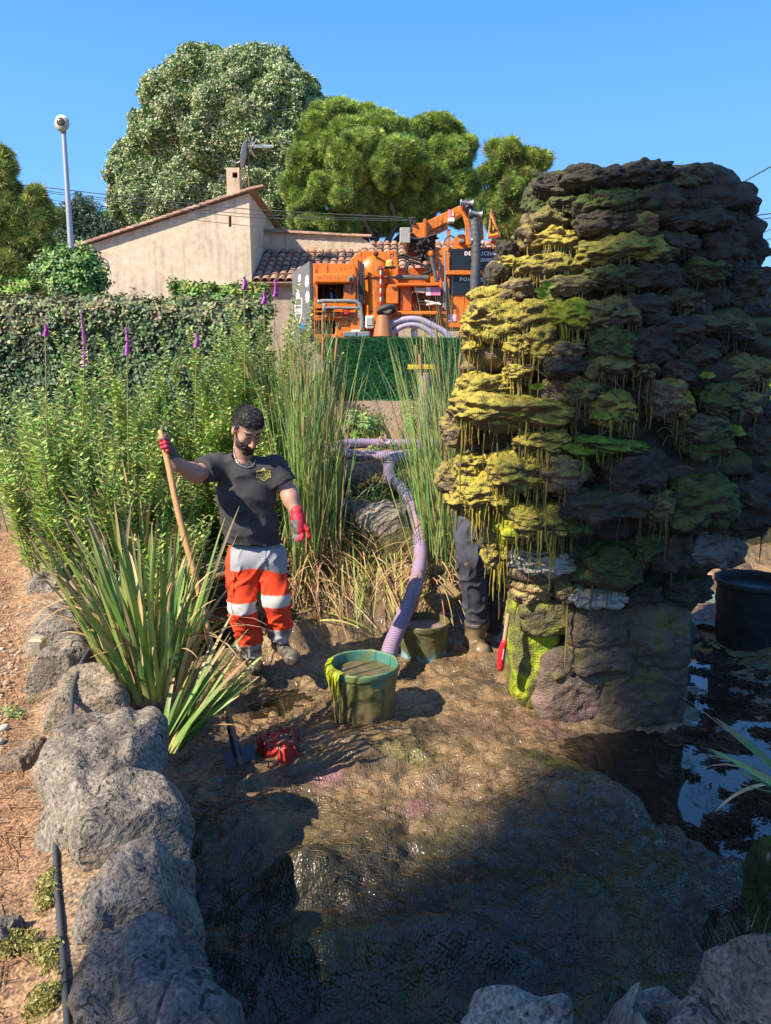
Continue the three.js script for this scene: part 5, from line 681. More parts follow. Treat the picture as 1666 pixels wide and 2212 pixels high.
{
  const where = 'leafy loosestrife ';
  [['at the left end of the bush, nearest the path', 95, 5.4, 1.25, 8, [[97, 712, 20]]], ['with the tallest magenta flower spike', 165, 5.7, 1.62, 9, [[178, 728, 92]]], ['low in front at the left, over the tall rim stone', 140, 5.0, 1.0, 9, []], ['left of the one with a short pink spike', 225, 5.9, 1.6, 9, []], ['with a short pink flower spike, left of centre in the bush', 265, 5.6, 1.55, 10, [[273, 738, 44]]], ['in the thick middle of the bush', 215, 5.2, 1.3, 10, []], ['behind the top of the shovel handle', 335, 5.5, 1.5, 10, []], ['right behind the red glove', 370, 5.2, 1.2, 8, []], ['at the right end of the bush under the single spike', 405, 6.1, 1.5, 8, [[424, 734, 22]]], ['low in front of the bush centre', 290, 4.9, .95, 9, []], ['at the back of the bush against the hedge', 300, 6.6, 1.75, 9, []], ['far left back against the hedge', 60, 6.3, 1.45, 8, []],
    ['between the hedge and the reeds, left of the head of the man', 470, 6.5, 1.75, 11, []], ['above the head of the man', 530, 6.6, 1.9, 11, [[527, 612, 20]]], ['tallest of those beside the reeds', 575, 6.8, 2.0, 11, [[570, 642, 20], [594, 622, 26]]], ['next to the reeds, rightmost of the tall leafy ones', 620, 6.9, 2.0, 10, []], ['low behind the right shoulder of the man', 590, 6.3, 1.35, 10, []], ['low behind the head of the man', 505, 6.0, 1.25, 10, []], ['beside the bright iris blades', 430, 6.2, 1.4, 9, []]].forEach((q) => loosestrife(where + q[0], ...q.slice(1)));
}
// reeds
function reeds(label, px0, px1, d0, d1, n, h, o = {}) {
  const c = P((px0 + px1) / 2, 1180, (d0 + d1) / 2), hy = (x, z) => Math.max(groundH(x, z), mudH(x, z, false)) - .06; c.y = hy(c.x, c.z); const t = thing('reed_clump', label, 'reeds', c, 'cattail reeds on the far side of the pond'), r = RNG((px0 * 7 + n) | 0), g = new MB(), dr = new MB(), hd = [];
  for (let k = 0; k < n; k++) { const d = lerp(d0, d1, r()), q = P(lerp(px0, px1, r()), 1180, d); q.y = hy(q.x, q.z); const az = r() * 6.283, L = h * (.6 + .45 * r()), lean = .02 + .26 * r() * r() + (o.lean ?? 0), dry = r() < (o.dry ?? .16), col = dry ? DRY[(r() * 4) | 0] : [[.22, .36, .09], [.33, .44, .10], [.15, .28, .09]][(r() * 3) | 0], az2 = o.az !== undefined && r() < .6 ? o.az + (r() - .5) : az;
    g.strap(arc(q, az2, lean, lean + .9 * r() * r() * r(), L, 8, 2), (u) => (.007 + .008 * r()) * Math.pow(1 - u * .98, .5), V(Math.cos(az * 3), 0, Math.sin(az * 3)), .3, (u) => mixc(mixc([.40, .38, .15], col, sst(0, .3, u)), [.42, .32, .14], sst(.86, 1, u)));
    if (r() < .05 && hd.length < 6) hd.push(arc(q, az2, lean, lean, L * .93, 8, 2)); }
  for (let k = 0; k < n * (o.straw ?? .9); k++) { const d = lerp(d0 - .12, d1, r()), q = P(lerp(px0, px1, r()), 1180, d); q.y = hy(q.x, q.z) + .02 + .25 * r(); const az = Math.PI / 2 + (r() - .5) * 2.6, col = DRY[(r() * 4) | 0].map((x) => x * (.7 + .5 * r())); dr.strap(arc(q, az, .5 + .8 * r(), 2.2 + .7 * r(), .3 + .45 * r(), 7, .8), (u) => .012 * (1 - .7 * u), V(Math.sin(k), .2, Math.cos(k)), .3, () => col); }
  g.build('blades', foliM, t).userData.kind = 'stuff'; dr.build('dry_blades', M.dryLeaf, t).userData.kind = 'stuff';
  hd.forEach((p) => { const m = new MB(), e = p[8], b = p[7].clone().lerp(e, .3); m.tube([p[0], p[4], p[7], e.clone().add(V(0, .12, 0))], [.004, .002], 4, [.3, .3, .1]); m.tube([b, b.clone().lerp(e, .5), e], [.011, .012, .01], 8, [.30, .17, .07]); m.build('seed_head', M.col, t); });
}
reeds('dense reeds just right of the man, thick with brown straw at the base', 630, 690, 5.7, 6.3, 175, 2.05, { dry: .2, straw: .8 });
reeds('dense reeds left of the coiled hose', 665, 735, 5.9, 6.6, 190, 2.0, { dry: .18, straw: .6 });
reeds('reeds behind the right arm of the man', 590, 650, 6.2, 6.9, 90, 1.7, { dry: .22 });
reeds('reeds against the left side of the rockery, right of the coiled hose', 915, 995, 5.6, 6.3, 230, 1.95, { dry: .15, lean: .06, az: 3.5, straw: .8 });
reeds('tall slender reeds leaning left from beside the rockery', 955, 1010, 6.2, 6.9, 85, 2.1, { dry: .12, lean: .05, az: 3.4, straw: .4 });
reeds('few thin reeds rising out of the loosestrife left of the shovel', 215, 290, 5.2, 5.7, 20, 1.7, { dry: .2, straw: .3 });
reeds('few thin reeds at the left of the loosestrife bush', 120, 180, 5.6, 5.9, 7, 1.5, { dry: .2, straw: .2, lean: .12, az: 3.3 });
reeds('short reeds and straw hanging over the bank behind the planter tub', 520, 640, 5.5, 5.9, 40, .9, { dry: .45, straw: 1.3 });
{ // cut reeds lying across the bank
  const r = RNG(71), m = new MB(), t = thing('fallen_reeds', 'cut green and yellow reeds lying across the far bank below the boulder', 'reeds', G(800, 1200, .1)); const on = (px, py, y) => { const g = G(px, py, y); const h = Math.max(groundH(g.x, g.z), mudH(g.x, g.z)); return V(g.x, h + .03, g.z); };
  for (let k = 0; k < 120; k++) { const a = k < 30 ? [[700, 1065, 890, 1300], [690, 1050, 880, 1180], [735, 1140, 890, 1160], [860, 1060, 780, 1260], [700, 1180, 830, 1290], [920, 1130, 800, 1090]][k % 6] : [700 + 200 * r(), 1060 + 120 * r(), 690 + 200 * r(), 1130 + 170 * r()], j = () => (r() - .5) * 34, p = on(a[0] + j(), a[1] + j(), .25), q = on(a[2] + j(), a[3] + j(), 0), mid = p.clone().lerp(q, .5).add(V(0, .05 + .12 * r(), .05)), g = r() < .8, c = g ? [[.36, .42, .08], [.24, .34, .07], [.48, .46, .13]][(r() * 3) | 0] : DRY[(r() * 4) | 0]; m.strap(new THREE.QuadraticBezierCurve3(p, mid, q).getPoints(8), (u) => .014 * (1 - .6 * u), V(r() - .5, .3, r() - .5).normalize(), .3, () => c); }
  stuff(m.build('stalks', foliM, t));
  const h = new MB(), th = thing('hanging_straw', 'brown dry reed blades hanging down over the dark bank right of the man', 'reeds', G(690, 1230, 0)); for (let k = 0; k < 70; k++) { const p = on(600 + 190 * r(), 1120 + 70 * r(), .2), q = p.clone().add(V((r() - .5) * .25, -.25 - .35 * r(), .15 + .3 * r())), c = r() < .3 ? [.4, .42, .12] : DRY[(r() * 4) | 0]; h.strap(new THREE.QuadraticBezierCurve3(p.add(V(0, .1, 0)), p.clone().add(V(0, .12, .16)), q).getPoints(7), (u) => .013 * (1 - .7 * u), V(r() - .5, .1, r() - .5).normalize(), .3, () => c); } stuff(h.build('blades', M.dryLeaf, th));
}
// shrubs on the terrace
function shrub(label, px, py, d, rx, ry, n, branches, o = {}) {
  const b = at(px, py, d), t = thing('small_shrub', label, 'shrub', b), r = RNG((px + py * 3) | 0), A = []; const c = P(px, py, d), s = mpp(c);
  for (let k = 0; k < n; k++) { const q = rdir(r), m = .4 + .6 * r(); A.push({ p: V(c.x + q.x * rx * s * m, c.y + q.y * ry * s * m, c.z + q.z * rx * s * m), q: qUp(V(q.x, q.y + .6, q.z).normalize(), r() * 6.3), s: .13 * (.7 + .6 * r()), c: (r() < .4 ? [.24, .36, .09] : [.13, .23, .05]).map((x) => x * (.8 + .4 * r())) }); }
  stuff(inst('foliage', CL.sprig, LM, A, t)); for (const l of branches) { const m = new MB(); m.tube(l.map((q) => P(q[0], q[1], d - .05)), [.035, .026, .018], 7, [.24, .18, .13]); m.build('branch', M.col, t); }
}
shrub('pruned shrub with cut grey branches against the low concrete wall', 790, 918, 8.9, 42, 30, 90, [[[757, 962], [742, 925], [733, 905], [728, 880]], [[744, 930], [756, 915], [758, 890]], [[765, 955], [775, 930], [772, 915]], [[845, 960], [835, 930], [828, 918]], [[872, 958], [866, 935], [860, 925]]]);
shrub('dark leafy shrub at the wall beside the yellow topped post', 908, 905, 8.9, 26, 40, 90, [[[905, 950], [908, 920], [906, 890]]]);
shrub('low weed inside and beside the coiled hose', 835, 975, 8.3, 36, 6, 26, []);
// litter on the ground, moss, lily pads, leaves
{
  const r = RNG(81), peb = [], ned = [], pg = rockGeo(3, V(1, .6, .8), 3, { amp: .2, fine: 0, pore: 0 });
  const gq = () => new THREE.Quaternion().setFromEuler(new THREE.Euler((r() - .5) * .5, r() * 6.3, (r() - .5) * .5));
  for (let k = 0; k < 5200; k++) { const d = 1.1 + 7 * r() * r(), x = -.5 - d * .42 - (r() * r()) * d * .5 + .1; const z = -d; if (pondDist(x, z) > -.05) continue; const s = .004 + .017 * r() * r() * r() + (r() < .02 ? .018 : 0); peb.push({ p: V(x, groundH(x, z) + s * .3, z), q: gq(), s, c: mixc(mixc([.5, .34, .2], [.3, .2, .13], r()), [.5, .46, .4], r() < .2 ? .8 : 0) }); }
  stuff(inst('pebbles', pg, std({ roughness: .95 }), peb, scene), 'loose pebbles scattered on the reddish earth', 'pebbles');
  const nd = new THREE.CylinderGeometry(.0015, .0015, 1, 4); nd.rotateZ(Math.PI / 2);
  for (let k = 0; k < 8000; k++) { const d = 1.1 + 6 * r() * r(), x = -.5 - d * .42 - r() * d * .5 + .25 * r(), z = -d; const p = pondDist(x, z); if (p > -.02) continue; ned.push({ p: V(x, groundH(x, z) + .005 + .004 * r(), z), q: new THREE.Quaternion().setFromEuler(new THREE.Euler(0, r() * 6.3, (r() - .5) * .2)), s: V(.04 + .09 * r(), 1, 1), c: mixc([.42, .22, .10], [.30, .15, .07], r()) }); }
  stuff(inst('pine_needles', nd, std({ roughness: .9 }), ned, scene), 'reddish dry pine needles littering the earth', 'pine needles');
  // strands of algae and debris lying on the mud
  const fb = [], fg = (() => { const m = new MB(), p = []; for (let k = 0; k <= 6; k++) p.push(V((k / 6 - .5), .0, .12 * Math.sin(k * 1.1))); m.tube(p, [.0022, .0032, .0012], 4, W1, false); return m.geo(); })();
  for (let k = 0; k < 9000; k++) { const px = 380 + 1290 * r(), py = 1430 + 760 * r() * Math.sqrt(r()), g = G(px, py, -.43); if (pondDist(g.x, g.z) < .05 || fbm(g.x * 2.6, 40, g.z * 2.6, 3) + .25 * r() < .16) continue; const h = mudH(g.x, g.z), w = h < WATER; if (w && ns(g.x * 3, 4, g.z * 3) < .02) continue; const flow = fbm(g.x * .9, 3, g.z * .9, 2) * 5 + .5, l = .025 + .09 * r() * r(); const f = r(); fb.push({ p: V(g.x, Math.max(h, WATER) + .004 + .004 * r(), g.z), q: new THREE.Quaternion().setFromEuler(new THREE.Euler(0, flow + (r() - .5) * 1.2, (r() - .5) * .35)), s: V(l * 1.3, .45, l * (.4 + .8 * r())), c: f < .5 ? [.075, .055, .035] : f < .75 ? [.14, .095, .05] : f < .88 ? [.30, .15, .06] : [.14, .14, .04] }); }
  stuff(inst('pond_debris', fg, std({ roughness: .45 }), fb, scene), 'dark algae strands and pine needles strewn over the mud', 'debris');
  // floating mats of debris on the water at the right
  const mt = []; for (let k = 0; k < 7000; k++) { const px = 1440 + 300 * r(), py = 1350 + 480 * r(), g = G(px, py, WATER); if (mudH(g.x, g.z, false) > WATER + .01 || fbm(g.x * 4.5, 8, g.z * 4.5, 3) < .045) continue; mt.push({ p: V(g.x, WATER + .003 + .01 * r(), g.z), q: new THREE.Quaternion().setFromEuler(new THREE.Euler((r() - .5) * .3, fbm(g.x * 2, 1, g.z * 2, 2) * 6 + r() * .8, (r() - .5) * .5)), s: V(.03 + .07 * r(), 2.2, .07), c: mixc([.055, .04, .028], [.13, .085, .055], r()) }); }
  stuff(inst('floating_debris', fg, std({ roughness: .5 }), mt, scene), 'dark plant debris floating on the water right of the rockery', 'debris');
  const gc = []; for (const [zx, zy, w, h, n] of [[320, 1140, 70, 70, 40], [330, 1240, 50, 90, 40], [330, 1640, 90, 110, 70], [150, 1500, 120, 60, 60], [20, 1540, 40, 40, 20], [300, 1940, 120, 90, 80], [750, 440, 25, 25, 8]]) for (let k = 0; k < n; k++) { const [px, py] = Z2([zx + (r() - .5) * w * 1.6, zy + (r() - .5) * h * 1.6, 0, 0]), g = G(px, py, zx > 700 ? .16 : .0); g.y = zx > 700 ? .15 : groundH(g.x, g.z); gc.push({ p: g.add(V(0, .008, 0)), q: qUp(V((r() - .5), 1, r() - .5).normalize(), r() * 6), s: .045 * (.6 + .7 * r()), c: mixc([.40, .36, .08], [.26, .29, .06], r()) }); }
  stuff(inst('ground_cover', CL.small, LM, gc, scene), 'yellowish low succulent growing along the black cable', 'ground cover');
  const sp = []; for (const [px, py, n, s] of [[25, 1525, 12, .05], [60, 1440, 6, .04], [70, 1500, 5, .04], [150, 1340, 8, .04], [20, 1050, 10, .05], [60, 1075, 8, .05], [870, 1020, 14, .06], [760, 1015, 10, .05], [890, 965, 12, .06], [790, 975, 16, .06]]) for (let k = 0; k < n; k++) { const g = G(px + (r() - .5) * 40, py + (r() - .5) * 16, py < 1030 && px > 600 ? .6 : .05); g.y = groundH(g.x, g.z); sp.push({ p: g, q: qUp(V(r() - .5, 1, r() - .5).normalize(), r() * 6), s, c: mixc([.18, .30, .06], [.3, .36, .1], r()) }); }
  stuff(inst('weeds', CL.sprig, LM, sp, scene), 'small green weeds sprouting from the earth', 'weeds');
  // dry grass in the lower right corner
  const dg = new MB(), bb = G(1610, 2180, .12); for (let k = 0; k < 130; k++) { const b = bb.clone().add(V((r() - .5) * .16, -.02, (r() - .5) * .2)); dg.strap(arc(b, r() * 6.3, .1, .5 + .8 * r(), .08 + .17 * r(), 6), (u) => .0022 * (1 - u) + .0005, V(r() - .5, 0, r() - .5).normalize(), .2, () => mixc([.42, .33, .2], [.28, .2, .12], k / 130)); } tag(dg.build('dry_grass', M.dryLeaf, scene), 'tuft of straw coloured dry grass in the bottom right corner', 'grass');
  // lily pads
  const pad = (label, px, py, rad, tilt, c, name = 'lily_pad', cat = 'lily pad') => { const g0 = G(px, py, WATER + .05), m = new MB(), n = 30, rings = 5, ids = []; for (let j = 0; j <= rings; j++) { const row = []; for (let k = 0; k <= n; k++) { const a = .14 + (6.283 - .28) * k / n, q = rad * j / rings * (1 + .05 * Math.sin(a * 5)); row.push(m.v(Math.cos(a) * q, .02 * Math.sin(a * 4 + px) * j / rings * rad * 6 + .03 * (j / rings) ** 2 * rad * 2, Math.sin(a) * q, c.map((x) => x * (1 - .16 * (k % 4 === 0))))); } ids.push(row); } for (let j = 0; j < rings; j++) for (let k = 0; k < n; k++) m.q(ids[j][k], ids[j][k + 1], ids[j + 1][k + 1], ids[j + 1][k]); const o = m.build(name, M.leaf, scene); o.position.copy(g0); o.rotation.set(tilt, px, tilt * .5); tag(o, label, cat, name === 'lily_pad' ? 'lily pads behind the black pot' : undefined); };
  pad('yellowing lily pad lying behind the rim of the black pot', 1580, 1229, .2, .12, [.34, .34, .05]); pad('large green lily pad at the right edge above the black pot', 1650, 1215, .26, .35, [.12, .2, .08]); pad('raised green lily pad topmost at the right edge', 1655, 1150, .2, .9, [.16, .25, .1]); pad('bluish lily pad between the rockery and the black pot', 1552, 1300, .19, .1, [.13, .2, .15]); pad('lily pad between rockery and pot, nearest the viewer', 1528, 1348, .17, -.1, [.12, .18, .14]); pad('lily pad left of the yellowing one under the overhang', 1530, 1255, .2, .1, [.12, .19, .13]);
  pad('small brown fallen leaf lying on the mud in the foreground', 960, 1897, .028, .1, [.42, .26, .10], 'fallen_leaf', 'leaf');
}
boulder('mossy_stone', 'dark green moss covered stone at the right edge above the tall boulder', 1700, 1850, 90, 150, -.1, { n: 26, ry: .34, a: [.03, .055, .01], b: [.06, .11, .015] });
// ---------- hose, tubs, tools, fittings ----------
const spline = (p, n) => new THREE.CatmullRomCurve3(p).getSpacedPoints(n);
{
  const gh = (p, lift) => { p.y = Math.max(groundH(p.x, p.z), mudH(p.x, p.z, false)) + lift; return p; };
  const c = P(822, 985, 8.0), pts = []; const on = (x, z, l = .052) => V(x, groundH(x, z) + l, z);
  pts.push(on(c.x + 1.3, -8.5), on(c.x + .75, -8.46)); for (let k = 0; k <= 12; k++) { const a = -1.15 - k / 12 * 5.3; pts.push(on(c.x + Math.cos(a) * .5, c.z + Math.sin(a) * .4, .052 + (k > 10 ? .06 : 0))); }
  pts.push(on(c.x + .5, -7.62), on(c.x + .33, -7.36), on(c.x + .12, -7.2, .07)); for (const [x, y, d] of [[842, 1034, 6.95], [862, 1050, 6.75], [884, 1080, 6.4], [900, 1122, 6.05], [908, 1175, 5.72], [905, 1230, 5.42], [889, 1290, 5.12], [866, 1345, 4.88], [845, 1395, 4.66], [832, 1440, 4.48]]) pts.push(P(x, y, d));
  const cv = new THREE.CatmullRomCurve3(pts, false, 'centripetal'), L = cv.getLength(), N = Math.round(L / .0115), sp = cv.getSpacedPoints(N), m = new MB(), r = RNG(91);
  m.tube(sp, (t, k) => .051 + (k % 2 ? .0035 : -.001), 18, (t, k) => { const mud = sst(-.1, .5, ns(sp[k].x * 5, sp[k].y * 5, sp[k].z * 5)) * .7; return mixc(k % 2 ? [.40, .33, .52] : [.20, .10, .12], k % 2 ? [.44, .30, .30] : [.22, .09, .05], mud); });
  tag(m.build('suction_hose', std({ vertexColors: true, roughness: .38 }), scene), 'ribbed lilac suction hose coiled on the far bank and running down to the green tub', 'hose');
}
const slime = (seed) => tex(512, (u, v) => { const f = tfb(u, v, 7, seed, 5); return g1(.5 + .5 * f); });
function tub(name, label, cat, c, r0, r1, h, o) {
  const t = thing(name, label, cat, c), n = 72, m = new MB(), prof = [[r0, 0], [lerp(r0, r1, .5), h * .5], [r1 * .985, h - .05], [r1 * .985, h - .045], [r1 * 1.05, h - .03], [r1 * 1.06, h], [r1 * 1.02, h + .008], [r1 * .97, h], [r1 * .95, h - .08], [lerp(r0, r1, .4) * .93, h * .3]], P2 = []; for (let i = 0; i < prof.length - 1; i++) { const st = i < 2 ? 10 : 2; for (let k = 0; k < st; k++) P2.push([lerp(prof[i][0], prof[i + 1][0], k / st), lerp(prof[i][1], prof[i + 1][1], k / st), i]); } P2.push([...prof[prof.length - 1], 9]);
  const rows = P2.map(([R, y, i]) => Array.from({ length: n }, (_, k) => { const a = k / n * 6.2832, rib = i < 3 && o.ribs ? .006 * Math.pow(Math.abs(Math.cos(a * o.ribs)), 24) : 0, f = fbm(Math.cos(a) * 2.4 + o.s, y * 9, Math.sin(a) * 2.4, 4), q = R + rib + (i < 7 ? .016 * f + .007 * fbm(Math.cos(a) * 9, y * 30, Math.sin(a) * 9 + o.s, 3) : 0); return m.v(c.x + Math.cos(a) * q, c.y + y + (i > 3 && i < 8 ? .004 * f : 0), c.z + Math.sin(a) * q, o.col(a, y / h, f, i)); }));
  for (let j = 0; j < rows.length - 1; j++) for (let k = 0; k < n; k++) m.q(rows[j][k], rows[j + 1][k], rows[j + 1][(k + 1) % n], rows[j][(k + 1) % n]);
  mesh('wall', m.geo(), o.mat || std({ vertexColors: true, roughness: .55, bumpMap: slime(o.s * 7), bumpScale: .02 }), t);
  const f = new MB(), yl = h - o.fill, R = lerp(r0, r1, yl / h) * .97, cn = [], rg = 12; for (let j = 0; j <= rg; j++) cn.push(Array.from({ length: n }, (_, k) => { const a = k / n * 6.2832, q = R * j / rg, x = Math.cos(a) * q, z = Math.sin(a) * q; return f.v(c.x + x, c.y + yl + .008 * fbm(x * 12, o.s, z * 12, 3), c.z + z, o.mud(x, z)); })); for (let j = 0; j < rg; j++) for (let k = 0; k < n; k++) f.q(cn[j][k], cn[j][(k + 1) % n], cn[j + 1][(k + 1) % n], cn[j + 1][k]); f.build('contents', std({ vertexColors: true, roughness: .4, bumpMap: T.fibre, bumpScale: .004 }), t);
  return t;
}
{
  const g = G(785, 1545, -.4), b = V(g.x, Math.min(-.39, mudH(g.x, g.z) + .0), g.z);
  const t = tub('green_tub', 'slime covered green tub of mud in the foreground, with yellow algae over its left rim', 'tub', b, .168, .198, .33, { s: 3.1, ribs: 7, fill: .055, col: (a, y, f, i) => { let k = mixc([.21, .19, .06], [.08, .085, .03], sst(-.25, .25, f)); if (i >= 4) k = mixc([.09, .20, .13], [.17, .2, .06], sst(-.25, .2, f)); if (i >= 7) k = mixc([.05, .20, .17], [.12, .14, .05], sst(-.1, .3, f)); k = mixc(k, [.19, .13, .07], sst(.55, .0, y + .4 * f)); const L = sst(2.3, 3.4, Math.abs(a - .0) > 3.14 ? 6.283 - a + 0 : a) * (Math.cos(a + .35) < -.55 ? 1 : 0); return mixc(k, [.46, .46, .015], L * sst(.45, .75, y + .25 * f)); }, mud: (x, z) => mixc([.16, .11, .055], [.09, .085, .03], sst(-.2, .3, fbm(x * 9, 2, z * 9, 3))) });
  const m = new MB(), r = RNG(14); for (let k = 0; k < 34; k++) { const a = 2.25 + 1.15 * r(), R = .212, o = V(b.x + Math.cos(a) * R, b.y + .335, b.z + Math.sin(a) * R), l = .03 + .10 * r(); m.strap([o.clone().add(V(-Math.cos(a) * .03, .006, -Math.sin(a) * .03)), o, o.clone().add(V(Math.cos(a) * .008, -l * .5, Math.sin(a) * .008)), o.clone().add(V(Math.cos(a) * .003, -l, Math.sin(a) * .003))], (u) => .034 * (1 - .8 * u), V(-Math.sin(a), 0, Math.cos(a)), .3, () => mixc([.5, .5, .015], [.3, .36, .02], r())); } m.build('algae', M.colWet, t).userData.kind = 'stuff';
  const l = new THREE.TorusGeometry(.022, .012, 8, 18).scale(1.5, 1, 1), q = mesh('lug', l, std({ color: new THREE.Color().setRGB(.2, .22, .05), roughness: .5 }), t); q.position.add(P(762, 1497, 3.92)); q.rotation.y = -.2;
  const g2 = G(915, 1393, -.34), b2 = V(g2.x, mudH(g2.x, g2.z) - .04, g2.z);
  tub('mud_bucket', 'mud coated bucket with pale blue showing at its foot, beside the hose', 'bucket', b2, .150, .178, .30, { s: 5.7, ribs: 0, fill: .04, col: (a, y, f, i) => { let k = mixc([.14, .13, .05], [.075, .085, .03], sst(-.3, .3, f)); return mixc(k, mixc([.20, .42, .55], [.3, .32, .25], sst(-.1, .4, f)), sst(.36, .2, y + .35 * f) * .9); }, mud: (x, z) => mixc([.30, .19, .18], [.13, .13, .06], sst(-.05, .3, fbm(x * 7, 5, z * 7, 3) + (Math.hypot(x, z) - .1) * 3)) });
  const g3 = G(1640, 1405, WATER), b3 = V(g3.x - .01, WATER - .05, g3.z - .15);
  tub('black_pot', 'big black pot full of water standing at the right edge of the pond', 'pot', b3, .235, .262, .56, { s: 8.2, ribs: 0, fill: .07, col: (a, y, f, i) => i >= 4 && i < 7 ? mixc([.03, .032, .03], [.06, .065, .06], sst(0, .4, f)) : mixc([.010, .010, .009], [.022, .018, .014], sst(-.1, .4, f)), mud: () => [.02, .03, .025], mat: std({ vertexColors: true, roughness: .7, bumpMap: T.fine, bumpScale: .006 }) });
  // tub lying on its side behind the man
  const tp = thing('planter_tub', 'brown clay planter tub lying on its side behind the legs of the man', 'planter', P(487, 1287, 4.95)), ax = V(.42, -.14, .85).normalize(), cc = P(487, 1287, 4.95), mt = new THREE.Matrix4().makeRotationFromQuaternion(new THREE.Quaternion().setFromUnitVectors(V(0, 1, 0), ax)).setPosition(cc);
  const lg = new THREE.LatheGeometry([[.10, -.42], [.155, -.40], [.17, -.2], [.175, 0], [.19, .01], [.19, .035], [.15, .035], [.148, 0], [.14, -.1], [.13, -.12]].map((q) => new THREE.Vector2(...q)), 40); const o1 = new MB(); o1.add(lg, [.20, .15, .08], mt); o1.build('body', std({ vertexColors: true, bumpMap: T.crumb, bumpScale: .006, roughness: .8 }), tp);
  const o2 = new MB(); o2.add(new THREE.CylinderGeometry(.14, .14, .01, 32).translate(0, -.11, 0), [.04, .075, .05], mt); o2.build('inner_disc', M.col, tp); const o3 = new MB(); o3.add(new THREE.TorusGeometry(.055, .012, 8, 24).rotateX(Math.PI / 2).translate(0, -.1, 0), [.16, .2, .13], mt); o3.build('hub', M.col, tp); for (let k = 0; k < 3; k++) { const s = new MB(); s.add(new THREE.BoxGeometry(.085, .008, .008).translate(.095, -.1, 0).rotateY(k * 2.1 + .5), [.28, .33, .22], mt); s.build('spoke', M.col, tp); }
  // plank
  const pk = mesh('wood_block', boxUV(new RoundedBoxGeometry(.24, .07, .17, 3, .012), 1), std({ color: new THREE.Color().setRGB(.36, .25, .11), map: tex(256, (u, v) => { const q = .75 + .35 * NO.noise(u * 4, v * 60, 2) + .2 * NO.noise(u * 9, v * 120, 7); return [q, q * .97, q * .9]; }, true, 3), bumpMap: T.fibre, bumpScale: .004, roughness: .6 })); pk.position.copy(P(957, 1290, 5.35)); pk.rotation.set(.52, .55, .22); tag(pk, 'short muddy wood block leaning behind the mud coated bucket', 'wood block');
  // red cloth in the mud
  const rc = new MB(), N = 40, id = [], ro = G(603, 1628, -.42); for (let j = 0; j <= N; j++) { const row = []; for (let i = 0; i <= N; i++) { const u = i / N - .5, v = j / N - .5, w = .26 * (1 + .3 * ns(v * 4, 1, 2)), l = .36, x = ro.x + u * w + v * .07 + .02 * ns(v * 7, u * 7, 1), z = ro.z + v * l; const f = fbm(u * 5, v * 5, 3, 4); row.push(rc.v(x, mudH(x, z, false) + .075 + .07 * Math.abs(f) - .13 * sst(.3, .5, Math.hypot(u, v) * 1.05 + .5 * f), z, mixc([.46, .028, .018], [.15, .095, .05], sst(-.02, .14, fbm(u * 3.3 + v * 2 + 5, v * 3.7 - u, 9, 4))))); } id.push(row); } for (let j = 0; j < N; j++) for (let i = 0; i < N; i++) rc.q(id[j][i], id[j + 1][i], id[j + 1][i + 1], id[j][i + 1]); tag(rc.build('red_cloth', std({ vertexColors: true, roughness: .5, side: THREE.DoubleSide }), scene), 'crumpled red cloth half buried in the mud near the shovel blade', 'cloth');
  // red handled tool against the rockery
  const a = P(1081, 1447, 4.0), bq = P(1090, 1383, 4.0), cq = P(1098, 1325, 4.02), tl = thing('hand_tool', 'tool with a red grip and wooden shaft stuck in the mud beside the rockery', 'tool', a), m1 = new MB(); m1.tube(spline([a, a.clone().lerp(bq, .5).add(V(-.006, 0, 0)), bq], 14), (t) => .017 + .006 * Math.sin(t * 3.14), 12, [.62, .02, .03]); m1.build('grip', std({ vertexColors: true, roughness: .25 }), tl); const m2 = new MB(); m2.tube([bq, cq], .012, 10, [.45, .28, .14]); m2.build('shaft', M.col, tl); const mk = new MB(); for (let k = 0; k < 6; k++) { const q = a.clone().lerp(bq, .42 + .06 * k).add(V(-.002, 0, .0225)); mk.add(new THREE.BoxGeometry(.006, .008, .002).translate(q.x, q.y, q.z), [.7, .6, .55]); } mk.build('lettering', M.col, tl);
  // lamp fittings and cables on the rim
  const lf = (label, x0, y0, x1, y1, d, up) => { const p = P((x0 + x1) / 2, (y0 + y1) / 2, d), s = mpp(p), w = (x1 - x0) * s, h = (y1 - y0) * s, t = thing('garden_spotlight', label, 'spotlight', p.clone().add(V(0, -h / 2, 0))), mm = std({ color: new THREE.Color().setRGB(.52, .43, .28), metalness: .25, roughness: .5 }), m3 = std({ color: new THREE.Color().setRGB(.40, .28, .15), metalness: .2, roughness: .6 });
    const q = (name, x, y, ww, hh, dp, z, mt2) => mesh(name, new RoundedBoxGeometry(ww, hh, dp, 2, .005).translate(p.x + x, p.y + y, p.z + z), mt2, t); if (up) { q('cover', 0, h * .25, w, h * .48, w * .7, 0, m3); q('housing', .002, -h * .25, w, h * .5, w * .75, 0, mm); for (const e of [-1, 1]) q('screw', e * w * .3, h * .1, .008, .008, .006, w * .36, mm); } else { q('housing', 0, .01, w * .8, h * .8, w * .8, 0, mm); q('rib', -w * .1, 0, w * .12, h * .92, w * .9, 0, mm); q('lip', 0, h * .38, w, h * .14, w * .9, 0, mm); q('glass', .0, 0, w * .7, h * .6, .01, w * .41, std({ color: new THREE.Color().setRGB(.3, .26, .2), roughness: .1 })); } };
  lf('upper of the two beige lamp fittings standing on the rim stones', 93, 1318, 121, 1374, 4.15, 1); lf('lower ribbed beige lamp fitting hanging at the edge of the rim stones', 68, 1376, 99, 1420, 3.75, 0);
